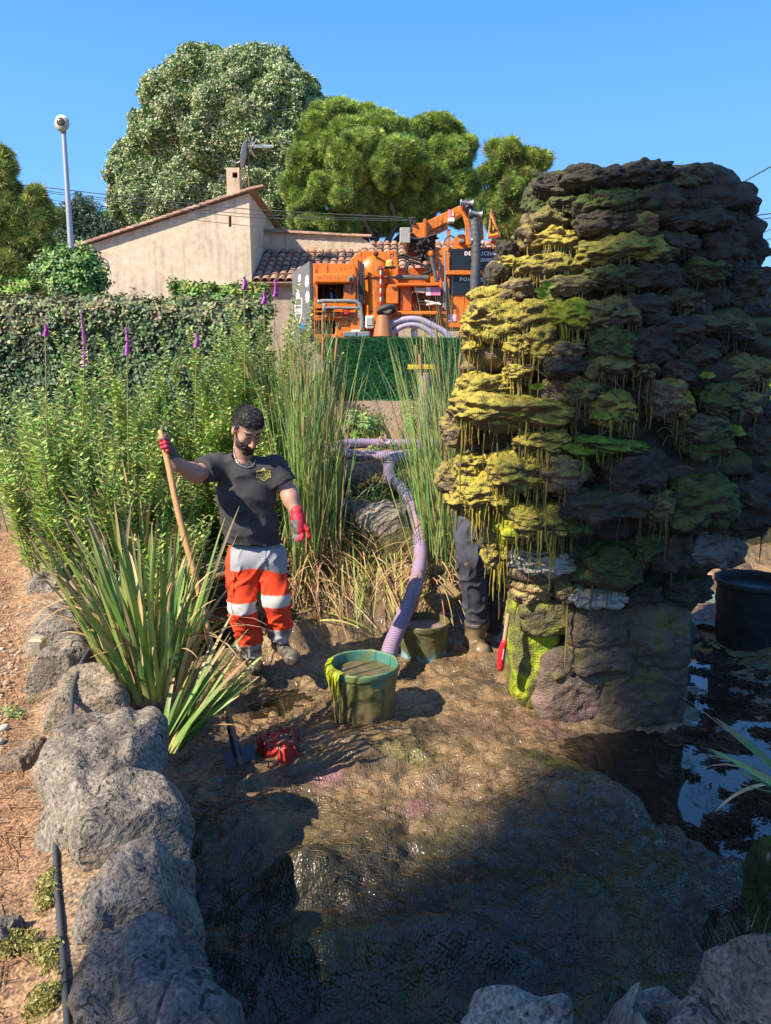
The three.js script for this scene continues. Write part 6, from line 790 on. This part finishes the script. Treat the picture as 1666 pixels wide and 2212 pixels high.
  const cab = (label, list, y, r = .009, lift = .01) => { const p = list.map(([x, yy, d]) => { if (d) return P(x, yy, d); const g = G(x, yy, y); if (y < .06) g.y = groundH(g.x, g.z) + lift; return g; }), m = new MB(); m.tube(spline(p, 60), r, 8, [.05, .055, .06]); tag(m.build('black_cable', M.col, scene), label, 'cable'); };
  cab('straight black cable lying along the earth beside the rim stones', [[116, 1635], [117, 1707], [119, 1788], [122, 1885], [124, 1933], [129, 1982], [134, 2046], [140, 2111], [145, 2190], [150, 2260]], .03, .0085, .012);
  cab('black cable bending over the rounded sandy rim stone', [[246, 1362], [222, 1380], [200, 1397], [180, 1425], [168, 1455], [158, 1485], [155, 1520], [154, 1568]], .185, .011);
  cab('short black conduit between the two lamp fittings', [[90, 1376, 3.95], [86, 1360, 3.97], [87, 1342, 4.0], [96, 1334, 4.05]], .2, .009); cab('short black cable end on the rim stone right of the upper lamp fitting', [[121, 1350, 4.1], [140, 1345, 4.1], [158, 1328, 4.2], [178, 1308, 4.3]], .2, .009);
  // shovel
  const top = P(345, 930, 4.16), bot = G(522, 1668, -.46), sv = thing('shovel', 'long handled shovel with a wooden shaft, held upright by the man in the mud', 'shovel', bot), dir = top.clone().sub(bot).normalize(), hm = new MB(), hpts = []; for (let k = 0; k <= 30; k++) hpts.push(bot.clone().lerp(top, k / 30).add(V(.004 * Math.sin(k * .5), 0, .004 * Math.sin(k * .37)))); hm.tube(hpts, (t) => t > .985 ? .014 : .0185, 14, (t, k) => mixc([.50, .26, .09], [.40, .20, .07], .5 + .5 * ns(k * .7, 2, 2)).map((x) => x * lerp(.55, 1, sst(.1, .4, t)))); hm.build('shaft', std({ vertexColors: true, roughness: .45, bumpMap: T.fibre, bumpScale: .002 }), sv);
  const bm = new MB(); { const q = [], sd = V(0, 1, 0).cross(dir).normalize(), nn = dir.clone().cross(sd); for (let j = 0; j <= 8; j++) q.push([-1, -.5, 0, .5, 1].map((e) => { const w = .085 * (1 - .25 * (j / 8) ** 3), v = bot.clone().addScaledVector(dir, .12 - j / 8 * .27).addScaledVector(sd, e * w).addScaledVector(nn, .02 * e * e); return bm.v(v.x, v.y, v.z, [.045, .05, .065]); })); for (let j = 0; j < 8; j++) for (let k = 0; k < 4; k++) bm.q(q[j][k], q[j][k + 1], q[j + 1][k + 1], q[j + 1][k]); bm.tube([bot.clone().addScaledVector(dir, .08), bot.clone().addScaledVector(dir, .24)], [.024, .021], 12, [.045, .05, .065]); } bm.build('blade', std({ vertexColors: true, roughness: .4, metalness: .3, side: THREE.DoubleSide }), sv);
}
// ---------- people ----------
const sm = (a, b, k) => { const h = clamp(.5 + .5 * (b - a) / k); return lerp(b, a, h) - k * h * (1 - h); };
function cone(a, b, ra, rb) { const bx = b.x - a.x, by = b.y - a.y, bz = b.z - a.z, l2 = bx * bx + by * by + bz * bz; return (x, y, z) => { const px = x - a.x, py = y - a.y, pz = z - a.z, t = clamp((px * bx + py * by + pz * bz) / l2), dx = px - bx * t, dy = py - by * t, dz = pz - bz * t; return Math.sqrt(dx * dx + dy * dy + dz * dz) - lerp(ra, rb, t); }; }
function ell(c, rx, ry, rz, f) { // ellipsoid in an optional frame
  const m = Math.min(rx, ry, rz); return (x, y, z) => { let px = x - c.x, py = y - c.y, pz = z - c.z; if (f) { const a = px * f[0].x + py * f[0].y + pz * f[0].z, b = px * f[1].x + py * f[1].y + pz * f[1].z, d = px * f[2].x + py * f[2].y + pz * f[2].z; px = a; py = b; pz = d; } const k0 = Math.hypot(px / rx, py / ry, pz / rz), k1 = Math.hypot(px / (rx * rx), py / (ry * ry), pz / (rz * rz)); return k1 < 1e-6 ? -m : k0 * (k0 - 1) / k1; };
}
const uni = (list, k) => (x, y, z) => { let d = list[0](x, y, z); for (let i = 1; i < list.length; i++) d = sm(d, list[i](x, y, z), k); return d; };
const bounds = (pts, pad) => { const b = new THREE.Box3().setFromPoints(pts); b.min.addScalar(-pad); b.max.addScalar(pad); return b; };
const solid = (b, cell, f, col) => nets(b.min, b.max, cell, f, col);
const chain = (pts, rs) => pts.slice(1).map((p, i) => cone(pts[i], p, rs[i], rs[i + 1]));
function finger(base, d1, side, len, r, curl) { const p = [base.clone()], q = base.clone(), d = d1.clone(); for (const f of [.45, .32, .23]) { d.applyAxisAngle(side, curl * (f + .25)); q.addScaledVector(d, len * f); p.push(q.clone()); } return chain(p, [r, r * .95, r * .88, r * .75]); }
const SKIN = [.46, .26, .18], skinM = new THREE.MeshPhysicalMaterial({ vertexColors: true, roughness: .5, sheen: .2 });
const clothM = std({ vertexColors: true, roughness: .9, bumpMap: T.fine, bumpScale: .0012 });
{
  const at3 = (x, y, d) => P(x, y, d), man = thing('person', 'man in a charcoal shirt and orange trousers with grey bands, leaning on the shovel', 'person', at3(572, 1440, 4.6));
  const neck = at3(523, 1000, 4.5), chest = at3(532, 1060, 4.52), belly = at3(541, 1130, 4.53), pelvis = at3(553, 1195, 4.56), shR = at3(462, 1006, 4.47), shL = at3(594, 1010, 4.52), elR = at3(424, 1024, 4.33), wrR = at3(383, 1003, 4.2), hdR = at3(360, 977, 4.145), elL = at3(624, 1064, 4.5), wrL = at3(643, 1116, 4.42), hipR = at3(527, 1220, 4.55), hipL = at3(584, 1215, 4.57), knR = at3(522, 1310, 4.46), knL = at3(597, 1297, 4.5), anR = at3(540, 1398, 4.55), anL = at3(603, 1366, 4.56), ftR = at3(556, 1446, 4.48), ftL = at3(637, 1426, 4.40);
  // head frame
  const hc = at3(535, 930, 4.43), fw = V(.46, -.58, .70).normalize(), rt = V(0, 1, 0).cross(fw).normalize(), up = fw.clone().cross(rt).normalize(), S = 1.03, Lc = (x, y, z) => hc.clone().addScaledVector(rt, x * S).addScaledVector(up, y * S).addScaledVector(fw, z * S), F = [rt, up, fw];
  const loc = (x, y, z) => { const a = V(x, y, z).sub(hc); return [a.dot(rt) / S, a.dot(up) / S, a.dot(fw) / S]; };
  const skull = ell(Lc(0, .032, -.012), .076 * S, .098 * S, .096 * S, F), jaw = ell(Lc(0, -.055, .022), .056 * S, .062 * S, .064 * S, F);
  const headF = (() => { const a = [skull, jaw, ell(Lc(0, -.095, .055), .03 * S, .022 * S, .024 * S, F), ell(Lc(-.04, -.02, .05), .026 * S, .03 * S, .03 * S, F), ell(Lc(.04, -.02, .05), .026 * S, .03 * S, .03 * S, F)], n1 = cone(Lc(0, .012, .083), Lc(0, -.034, .108), .008 * S, .0125 * S), nl = ell(Lc(-.013, -.036, .094), .009 * S, .008 * S, .011 * S, F), nr = ell(Lc(.013, -.036, .094), .009 * S, .008 * S, .011 * S, F), br = cone(Lc(-.036, .033, .07), Lc(.036, .033, .07), .014 * S, .014 * S), br2 = cone(Lc(-.02, .034, .08), Lc(.02, .034, .08), .011 * S, .011 * S), e1 = ell(Lc(-.031, .012, .092), .017 * S, .011 * S, .016 * S, F), e2 = ell(Lc(.031, .012, .092), .017 * S, .011 * S, .016 * S, F), b1 = ell(Lc(-.031, .011, .068), .0145 * S, .0125 * S, .0145 * S, F), b2 = ell(Lc(.031, .011, .068), .0145 * S, .0125 * S, .0145 * S, F), l1 = cone(Lc(-.02, -.06, .078), Lc(.02, -.06, .078), .006 * S, .006 * S), l2 = cone(Lc(-.017, -.07, .077), Lc(.017, -.07, .077), .007 * S, .007 * S), nk = cone(Lc(0, -.05, -.035), neck.clone().add(V(0, -.04, -.03)), .056, .066), ears = [-1, 1].map((s) => ell(Lc(s * .08, -.004, -.012), .011 * S, .032 * S, .02 * S, F));
    return (x, y, z) => { let d = uni(a, .022)(x, y, z); d = sm(d, br(x, y, z), .014); d = sm(d, br2(x, y, z), .01); d = -sm(-d, Math.max(e1(x, y, z), -9) * 1, .006); d = sm(d, Math.min(b1(x, y, z), b2(x, y, z)), .003); d = -sm(-d, e2(x, y, z), .006); d = sm(d, Math.min(b1(x, y, z), b2(x, y, z)), .003); d = sm(d, n1(x, y, z), .009); d = sm(d, Math.min(nl(x, y, z), nr(x, y, z)), .006); d = sm(d, Math.min(l1(x, y, z), l2(x, y, z)), .004); d = sm(d, Math.min(ears[0](x, y, z), ears[1](x, y, z)), .008); return sm(d, nk(x, y, z), .03); }; })();
  const beardAt = (a, b, c, n) => b > -.112 && c > .0 && b < -.03 - .0 && c > -.005 && (b < -.052 + .35 * Math.max(0, Math.abs(a) - .032) || (Math.abs(a) > .05 && b < .0)) && !(Math.abs(a) < .016 && b > -.078 && b < -.058);
  const face = (x, y, z) => { const [a, b, c] = loc(x, y, z), n = ns(x * 90, y * 90, z * 90); let k = mixc(SKIN, [.40, .21, .15], sst(-.2, .5, fbm(x * 18, y * 18, z * 18, 3))); if (c > .05) { k = mixc(k, [.50, .25, .18], sst(.02, .0, Math.abs(b + .03)) * sst(.025, .0, Math.abs(a)) * .6); if (Math.abs(Math.abs(a) - .031) < .021 && b > .034 && b < .043 + .1 * (.03 - Math.abs(Math.abs(a) - .025))) k = [.03, .02, .016]; const ex = Math.abs(Math.abs(a) - .031); if (ex < .015 && b < .0085 && b > .002) k = [.035, .02, .015]; if (ex < .014 && b <= .002 && b > -.003) k = [.30, .16, .12]; if (Math.abs(a) < .018 && b > -.078 && b < -.056) k = [.36, .15, .13]; if (Math.abs(a) < .02 && Math.abs(b + .0655) < .0022) k = [.12, .04, .035]; }
    if (b < -.0 && c > -.03 && Math.abs(a) > .045 - (b + .05) * .2) k = mixc(k, [.10, .075, .062], sst(-.015, -.05, b) * .75); if (beardAt(a, b, c)) k = mixc([.045, .032, .027], [.10, .08, .07], clamp(n * .5 + .3)); return k; };
  const armF = uni([...chain([shR.clone().lerp(elR, .1), elR, wrR, wrR.clone().lerp(hdR, .35)], [.056, .050, .036, .034]), ...chain([shL, elL, wrL, wrL.clone().add(V(.005, -.03, .01))], [.058, .049, .034, .032]), cone(shR.clone().add(V(.02, -.02, 0)), shL.clone().add(V(-.02, -.02, 0)), .045, .045), cone(neck, chest, .055, .06), ell(elR.clone().lerp(wrR, .3), .052, .05, .052), ell(elL.clone().lerp(wrL, .3), .05, .056, .05)], .03);
  const arms = solid(bounds([shR, shL, elR, wrR, elL, wrL, chest, neck], .12), .0085, armF, (x, y, z) => mixc(SKIN, [.36, .19, .13], sst(-.2, .5, fbm(x * 14, y * 14, z * 14, 3)))), hd = solid(bounds([hc, neck], .17), .0046, headF, face);
  mesh('body', mergeGeometries([arms, hd]), skinM, man);
  // hair and beard
  const hairF = (x, y, z) => { const [a, b, c] = loc(x, y, z), n = fbm(x * 70, y * 70, z * 70, 3), side = Math.abs(a); let d = skull(x, y, z) - .006 - .005 * n - .009 * sst(.05, .12, b); const line = c > .02 ? .072 + .05 * (.07 - Math.min(.07, c)) - .25 * Math.max(0, side - .05) : .015 + 1.05 * Math.max(0, c + .01) - .02; return Math.max(d, (line - b) * .9 + .004 * n, (-.058 - b)); };
  { const hg = solid(bounds([hc], .16), .008, hairF), p = hg.attributes.position, n = hg.attributes.normal, R = RNG(5), m = new MB(); for (let k = 0; k < p.count; k++) for (let e = 0; e < 3; e++) { const q = V(p.getX(k), p.getY(k), p.getZ(k)), a = loc(q.x, q.y, q.z); if (skull(q.x, q.y, q.z) < .004) continue; const d = V(n.getX(k), n.getY(k), n.getZ(k)).multiplyScalar(.6).addScaledVector(fw, .7).addScaledVector(rdir(R), .5).normalize(), g = R() < .3 + .3 * sst(.07, 0, a[1]) ? .11 : .028; m.leaf(q.addScaledVector(rdir(R), .004), d, sideOf(d, R), .0085 + .005 * R(), .0035, [g, g * .96, g * .93], .1); } m.build('hair_strands', std({ vertexColors: true, roughness: .5 }), man).userData.kind = 'stuff'; }
  mesh('hair', solid(bounds([hc], .16), .0038, hairF, (x, y, z) => { const [a, b] = loc(x, y, z), n = ns(x * 120, y * 120, z * 120); return mixc(mixc([.022, .019, .018], [.08, .075, .072], sst(.05, .5, n)), [.13, .125, .12], sst(.07, -.02, b) * .7); }), std({ vertexColors: true, roughness: .55, bumpMap: T.fine, bumpScale: .004 }), man);
  const brdF = (x, y, z) => { const [a, b, c] = loc(x, y, z), n = fbm(x * 60, y * 60, z * 60, 2); const d = Math.min(jaw(x, y, z), ell(Lc(0, -.098, .058), .034 * S, .028 * S, .028 * S, F)(x, y, z)) - .006 - .007 * n; const must = Math.max(ell(Lc(0, -.052, .078), .034 * S, .009 * S, .017 * S, F)(x, y, z), -1) - .002; const mouth = ell(Lc(0, -.066, .088), .02 * S, .0085 * S, .03 * S, F)(x, y, z); return Math.max(Math.min(Math.max(d, (b + .063 - .35 * Math.max(0, Math.abs(a) - .03)) , -c + .0), must), -mouth); };
  mesh('beard', solid(bounds([Lc(0, -.07, .04)], .12), .0042, brdF, (x, y, z) => mixc([.02, .015, .013], [.07, .055, .05], clamp(ns(x * 80, y * 80, z * 80)))), std({ vertexColors: true, roughness: .6, bumpMap: T.fine, bumpScale: .004 }), man);
  // shirt
  const W0 = neck.clone().add(V(.006, .035, .012)), slR = shR.clone().lerp(elR, .62), slL = shL.clone().lerp(elL, .62);
  const coreF = uni([ell(chest.clone().add(V(.0, -.03, 0)), .185, .17, .125), ell(belly, .178, .17, .128), ell(pelvis.clone().add(V(-.01, .03, 0)), .178, .13, .125), cone(shR.clone().add(V(.03, -.01, 0)), shL.clone().add(V(-.03, -.012, 0)), .068, .068), cone(neck.clone().add(V(-.08, -.028, -.01)), neck.clone().add(V(.085, -.028, -.01)), .056, .056), cone(neck.clone().add(V(0, .0, -.01)), neck.clone().add(V(0, -.05, 0)), .068, .085)], .05);
  const hemY = at3(550, 1181, 4.43).y;
  const slC = [[shR, slR, elR], [shL, slL, elL]].map(([a, b, e]) => { const d = e.clone().sub(a).normalize(); return { c: cone(a, b, .078, .079), d, o: d.dot(b) }; });
  const shirtF = (x, y, z) => { const w = .006 * fbm(x * 5, y * 9 + x * 6, z * 5, 3) + .009 * ns(x * 4 + y * 7, y * 5 - x * 9, z * 3) * sst(hemY + .4, hemY, y) + .009 * (1 - Math.abs(ns(x * 7 - y * 4, y * 10 + x * 4, 2))) ** 4; let d = coreF(x, y, z); for (const s of slC) { const e = Math.max(s.c(x, y, z) + .5 * w, s.d.x * x + s.d.y * y + s.d.z * z - s.o); d = sm(d, e, .035); } d -= w; const nd = Math.hypot(x - W0.x, (y - W0.y) * .9, (z - W0.z) * .95); d = Math.max(d, .064 - nd); return Math.max(d, hemY + .02 * Math.sin((x - pelvis.x) * 9) * 0 - .02 * (x - pelvis.x) - y); };
  mesh('shirt', solid(bounds([shR, shL, slR, slL, pelvis, neck], .2), .0085, shirtF, (x, y, z) => mixc([.052, .050, .054], [.035, .034, .038], sst(-.3, .3, fbm(x * 6, y * 6, z * 6, 3)))), clothM, man);
  // a patch of cloth laid onto a surface along the line of sight's depth axis
  const drape = (name, x0, y0, x1, y1, d0, f, off, mat, par, n = 18, th = 0) => { const g = new THREE.PlaneGeometry(1, 1, n, n), p = g.attributes.position, A = P(x0, y0, d0), B = P(x1, y1, d0); for (let k = 0; k < p.count; k++) { const x = lerp(A.x, B.x, p.getX(k) + .5), y = lerp(B.y, A.y, p.getY(k) + .5); let z = -d0 + .35; for (let i = 0; i < 60; i++) { const q = f(x, y, z); if (q < .0005) break; z -= Math.max(.001, q * .7); if (z < -d0 - .4) break; } p.setXYZ(k, x, y, z + off); } g.computeVertexNormals(); return mesh(name, g, mat, par); };
  { const cv = document.createElement('canvas'); cv.width = 256; cv.height = 256; const c = cv.getContext('2d'); c.clearRect(0, 0, 256, 256); c.strokeStyle = c.fillStyle = '#d9c86e'; c.lineWidth = 11; c.lineJoin = 'round'; c.beginPath(); c.moveTo(12, 60); c.lineTo(80, 56); c.lineTo(128, 12); c.lineTo(176, 56); c.lineTo(244, 60); c.lineTo(226, 118); c.moveTo(30, 118); c.lineTo(12, 60); c.moveTo(60, 196); c.lineTo(128, 246); c.lineTo(196, 196); c.stroke(); c.lineWidth = 9; c.strokeRect(8, 118, 240, 62); c.font = 'bold 58px sans-serif'; c.textAlign = 'center'; c.fillText('HYDRO', 128, 170, 224); c.font = 'bold 30px sans-serif'; c.fillText('CLEAN 34', 128, 212, 130); c.lineWidth = 8; c.beginPath(); c.arc(128, 66, 26, 0, 7); c.moveTo(92, 60); c.lineTo(164, 60); c.moveTo(96, 112); c.lineTo(112, 92); c.moveTo(160, 112); c.lineTo(144, 92); c.moveTo(176, 104); c.lineTo(204, 76); c.moveTo(118, 80); c.lineTo(138, 80); c.stroke();
    const t = new THREE.CanvasTexture(cv); t.colorSpace = THREE.SRGBColorSpace; drape('crest', 551, 1012, 584, 1042, 4.4, shirtF, .003, new THREE.MeshStandardMaterial({ map: t, transparent: true, roughness: .8 }), man); }
  { const m = new MB(), pts = [[500, 968], [503, 985], [511, 1000], [522, 1007], [535, 1010], [545, 1006], [549, 997]].map(([x, y]) => { const A = P(x, y, 4.4); let z = A.z + .3; for (let i = 0; i < 80; i++) { const q = Math.min(shirtF(A.x, A.y, z), headF(A.x, A.y, z)); if (q < .003) break; z -= Math.max(.0015, q * .7); } return V(A.x, A.y, z + .004); }); m.tube(spline(pts, 40), (t, k) => .0022 + (k % 2) * .0008, 6, [.75, .73, .7]); m.build('necklace', std({ vertexColors: true, metalness: .8, roughness: .25 }), man); }
  // trousers
  const yokeY = at3(553, 1230, 4.45).y, bandR = [at3(0, 1301, 4.42).y, at3(0, 1325, 4.42).y], bandL = [at3(0, 1287, 4.44).y, at3(0, 1312, 4.44).y], hemR = at3(0, 1393, 4.48).y, hemL = at3(0, 1361, 4.48).y, split = (y) => lerp(at3(561, 1240, 4.5).x, at3(570, 1400, 4.5).x, clamp((yokeY - y) / .5));
  const trF = (() => { const l = [...chain([hipR, knR, anR.clone().add(V(0, .03, 0)), anR.clone().add(V(.01, -.02, .0))], [.114, .088, .082, .064]), ...chain([hipL, knL, anL.clone().add(V(0, .03, 0)), anL.clone().add(V(.01, -.02, 0))], [.108, .087, .078, .060])], h = uni([ell(pelvis.clone().add(V(0, -.02, 0)), .175, .13, .122), cone(hipR.clone().add(V(.01, .02, 0)), hipL.clone().add(V(-.01, .02, 0)), .115, .112)], .05), R = uni(l.slice(0, 3), .02), L = uni(l.slice(3), .02);
    return (x, y, z) => { const lo = sst(yokeY - .12, yokeY - .5, y), cr = (q) => Math.pow(1 - Math.abs(q), 5), w = .006 * fbm(x * 8, y * 8, z * 8, 3) + .017 * lo * cr(ns(x * 6 + 3, y * 13 + x * 7, z * 6) * 1.6) + .012 * cr(ns(x * 9 - y * 7, y * 6 + x * 3, z * 4) * 1.5) - .006; return Math.max(sm(Math.min(R(x, y, z), L(x, y, z)), h(x, y, z), .035) - w, y - hemY - .06); }; })();
  const GREY = [.31, .31, .335], ORA = [.80, .055, .010], BAND = [.52, .51, .47];
  const trCol = (x, y, z) => { const Rt = x < split(y), b = Rt ? bandR : bandL, hm = Rt ? hemR : hemL, side = x < pelvis.x - .145 + .02 * (pelvis.y - y); if (y > yokeY + .03 * Math.cos((x - pelvis.x) * 12) - .02 && !side) return GREY; if (y < b[0] && y > b[1]) return BAND; if (y < hm) return mixc([.42, .41, .40], [.16, .12, .09], sst(-.2, .3, fbm(x * 12, y * 12, z * 12, 3))); return mixc(ORA, [.55, .06, .015], sst(.1, .5, fbm(x * 7, y * 7, z * 7, 3)) * .5); };
  mesh('trousers', solid(bounds([hipR, hipL, knR, knL, anR, anL, pelvis], .17), .0078, trF, trCol), clothM, man);
  const orM = std({ color: new THREE.Color().setRGB(...ORA), roughness: .85, side: THREE.DoubleSide }); drape('pocket_flap', 467, 1232, 509, 1250, 4.45, trF, .010, orM, man, 10); drape('pocket', 478, 1250, 508, 1285, 4.45, trF, .007, orM, man, 10); drape('fly_flap', 565, 1176, 575, 1222, 4.45, trF, .006, std({ color: new THREE.Color().setRGB(...GREY), roughness: .9 }), man, 8);
  { const cv = document.createElement('canvas'); cv.width = 128; cv.height = 192; const c = cv.getContext('2d'); c.strokeStyle = '#1c0c08'; c.lineWidth = 8; c.beginPath(); c.arc(48, 36, 22, 0, 7); c.moveTo(26, 66); c.lineTo(70, 60); c.lineTo(100, 110); c.lineTo(60, 130); c.lineTo(26, 66); c.moveTo(60, 130); c.lineTo(88, 180); c.moveTo(100, 110); c.lineTo(110, 150); c.moveTo(40, 96); c.lineTo(84, 90); c.stroke(); const t = new THREE.CanvasTexture(cv); t.colorSpace = THREE.SRGBColorSpace; drape('pocket_emblem', 481, 1252, 502, 1281, 4.45, trF, .009, new THREE.MeshStandardMaterial({ map: t, transparent: true }), man, 10); }
  // gloves
  const A = P(345, 930, 4.16).sub(G(522, 1668, -.46)).normalize(), Hc = G(522, 1668, -.46).lerp(P(345, 930, 4.16), .945), u = wrR.clone().sub(Hc); u.addScaledVector(A, -u.dot(A)).normalize(); const w = A.clone().cross(u).normalize(); if (w.z < 0) w.negate();
  { const parts = [], RR = .033; for (let i = 0; i < 4; i++) { const c = Hc.clone().addScaledVector(A, (i - 1.4) * .0235), r = [.0105, .0118, .0122, .011][i], p = []; for (const a of [-.3, .55, 1.4, 2.25, 3.0].slice(0, i === 0 ? 4 : 5)) p.push(c.clone().addScaledVector(u, Math.cos(a) * RR).addScaledVector(w, Math.sin(a) * RR)); parts.push(uni(chain(p, [r * 1.1, r * 1.08, r, r * .95, r * .85]), .006)); }
    const palm = uni([ell(Hc.clone().addScaledVector(u, .043), .034, .046, .03), cone(Hc.clone().addScaledVector(u, .05), wrR, .034, .037)], .02), th = uni(chain([Hc.clone().addScaledVector(u, .045).addScaledVector(A, .02).addScaledVector(w, .012), Hc.clone().addScaledVector(u, .026).addScaledVector(A, .052).addScaledVector(w, .024), Hc.clone().addScaledVector(u, -.004).addScaledVector(A, .062).addScaledVector(w, .03)], [.016, .0135, .011]), .008); parts.push(palm, th);
    const f = uni(parts, .005); mesh('glove', solid(bounds([Hc, wrR], .085), .0034, f, (x, y, z) => { const q = V(x, y, z).sub(Hc), a = Math.atan2(q.dot(w), q.dot(u)), al = q.dot(A), far = q.dot(u); let k = [.075, .072, .075]; if (Math.abs(a) > 1.7 && al < .035) k = [.58, .02, .04]; if (far > .085) k = [.50, .025, .045]; return mixc(k, [.20, .17, .15], sst(.1, .5, ns(x * 60, y * 60, z * 60)) * .5); }), std({ vertexColors: true, roughness: .6 }), man); }
  { const d = wrL.clone().sub(elL).normalize().lerp(V(.02, -1, .06), .55).normalize(), sd = V(.85, 0, .5).normalize(), fr = sd.clone().cross(d).normalize(), pc = wrL.clone().addScaledVector(d, .055), parts = [uni([cone(wrL.clone().addScaledVector(d, -.03), wrL.clone().addScaledVector(d, .03), .041, .040), cone(wrL.clone().addScaledVector(d, .02), pc.clone().addScaledVector(d, .03), .040, .036), ell(pc, .036, .044, .036)], .02)];
    for (let i = 0; i < 4; i++) parts.push(uni(finger(pc.clone().addScaledVector(d, .034).addScaledVector(sd, (i - 1.7) * .0185 - .004), d.clone().addScaledVector(sd, (i - 1.5) * .06).normalize(), sd, [.066, .078, .082, .074][i], .0105, -.55 - .06 * i), .006));
    parts.push(uni(chain([pc.clone().addScaledVector(sd, .028).addScaledVector(d, -.018), pc.clone().addScaledVector(sd, .052).addScaledVector(d, .022).addScaledVector(fr, .012), pc.clone().addScaledVector(sd, .048).addScaledVector(d, .06).addScaledVector(fr, .024), pc.clone().addScaledVector(sd, .034).addScaledVector(d, .085).addScaledVector(fr, .03)], [.016, .0138, .0125, .010]), .008)); const f = uni(parts, .005);
    mesh('glove', solid(bounds([wrL, pc.clone().addScaledVector(d, .1)], .075), .0034, f, (x, y, z) => { const q = V(x, y, z).sub(wrL), al = q.dot(d), s = q.dot(sd); return al < .02 || s > .034 ? mixc([.60, .02, .045], [.4, .02, .03], .5 + ns(x * 40, y * 40, z * 40)) : mixc([.10, .10, .105], [.24, .22, .2], sst(0, .5, ns(x * 50, y * 50, z * 50))); }), std({ vertexColors: true, roughness: .55 }), man); }
  // boots
  for (const [a, t, c1, c2] of [[anR, ftR, [.09, .06, .045], [.035, .028, .022]], [anL, ftL, [.16, .135, .11], [.05, .04, .032]]]) { const heel = a.clone().add(V(-.015, -.085, -.07)); heel.y = Math.min(heel.y, t.y + .02); const f = uni([cone(a.clone().add(V(0, .05, 0)), a.clone().add(V(0, -.05, -.005)), .058, .056), cone(heel, t, .05, .036), ell(t.clone().lerp(heel, .15), .052, .042, .062)], .03); mesh('boot', solid(bounds([a, t, heel], .11), .007, (x, y, z) => Math.max(f(x, y, z) - .005 * fbm(x * 22, y * 22, z * 22, 3), t.y - .055 - y), (x, y, z) => mixc(c1, c2, sst(-.2, .25, fbm(x * 14, y * 14, z * 14, 3)))), std({ vertexColors: true, roughness: .5, bumpMap: T.crumb, bumpScale: .004 }), man); }
}
{
  const b = thing('person', 'person in navy trousers and muddy boots bending behind the rockery, mostly hidden', 'person', P(1035, 1420, 5.1)), q = (x, y, d) => P(x, y, d), hp = q(1010, 1095, 5.2), kn = q(1016, 1212, 4.98), an = q(1030, 1345, 5.08), hp2 = q(1062, 1095, 5.32), kn2 = q(1080, 1230, 5.2), an2 = q(1062, 1350, 5.3), ch = q(1150, 1030, 5.3), sh = q(1185, 1015, 5.3), he = q(1240, 1040, 5.3), el = q(1190, 1120, 5.25), hd = q(1225, 1170, 5.2), NV = [.060, .062, .085];
  const tr = uni([...chain([hp, kn, an], [.112, .09, .078]), ...chain([hp2, kn2, an2], [.11, .088, .075]), ell(hp.clone().lerp(hp2, .5).add(V(.02, .03, 0)), .17, .13, .14)], .035);
  mesh('trousers', solid(bounds([hp, kn, an, hp2, kn2, an2], .19), .009, (x, y, z) => tr(x, y, z) - .006 * fbm(x * 8, y * 8, z * 8, 3) - .016 * Math.pow(1 - Math.abs(ns(x * 8 + y * 5, y * 9 - x * 8, z * 5)) * 1.3, 5), (x, y, z) => mixc(mixc(NV, [.035, .037, .05], sst(-.2, .3, fbm(x * 6, y * 6, z * 6, 3))), [.30, .19, .11], sst(.36, .5, fbm(x * 9 + 3, y * 9, z * 9, 3)))), clothM, b);
  const bodyF = uni([cone(ch, he, .09, .06), ell(he.clone().add(V(.03, -.02, .02)), .08, .095, .08), ...chain([sh, el, hd], [.05, .042, .034]), ell(hd.clone().add(V(.02, -.04, 0)), .03, .05, .025)], .03); mesh('body', solid(bounds([ch, he, hd, el], .13), .011, bodyF, () => SKIN), skinM, b);
  const jf = uni([cone(hp.clone().lerp(hp2, .5).add(V(.05, .05, 0)), ch, .14, .15), cone(ch, sh, .14, .11), cone(sh, sh.clone().lerp(el, .6), .08, .07)], .05); mesh('jacket', solid(bounds([hp, ch, sh, el], .2), .012, (x, y, z) => jf(x, y, z) - .008 * fbm(x * 7, y * 7, z * 7, 3), () => [.05, .05, .06]), clothM, b);
  const hr = ell(he.clone().add(V(.03, .01, -.01)), .085, .085, .085); mesh('hair', solid(bounds([he.clone().add(V(.03, 0, 0))], .12), .01, (x, y, z) => Math.max(hr(x, y, z) - .005 * fbm(x * 30, y * 30, z * 30, 2), he.y - y), () => [.03, .025, .02]), M.col, b);
  for (const [a, t, s] of [[an, q(1040, 1408, 4.98), 1], [an2, q(1066, 1390, 5.22), .9]]) { const hl = a.clone().add(V(-.01, -.2, -.02)); hl.y = t.y; const f = uni([cone(a.clone().add(V(0, .02, 0)), hl.clone().add(V(.0, .06, 0)), .092 * s, .07 * s), cone(hl, t, .075 * s, .066 * s)], .035); mesh('boot', solid(bounds([a, t, hl], .13), .008, (x, y, z) => Math.max(f(x, y, z) - .008 * fbm(x * 14, y * 14, z * 14, 3), y - a.y - .01), (x, y, z) => mixc([.24, .165, .09], [.11, .075, .045], sst(-.25, .3, fbm(x * 10, y * 10, z * 10, 3)))), std({ vertexColors: true, roughness: .38, bumpMap: T.crumb, bumpScale: .006 }), b); }
}
scene.traverse((o) => { if (o.isMesh) { o.castShadow = true; o.receiveShadow = true; } });
renderer.render(scene, camera);
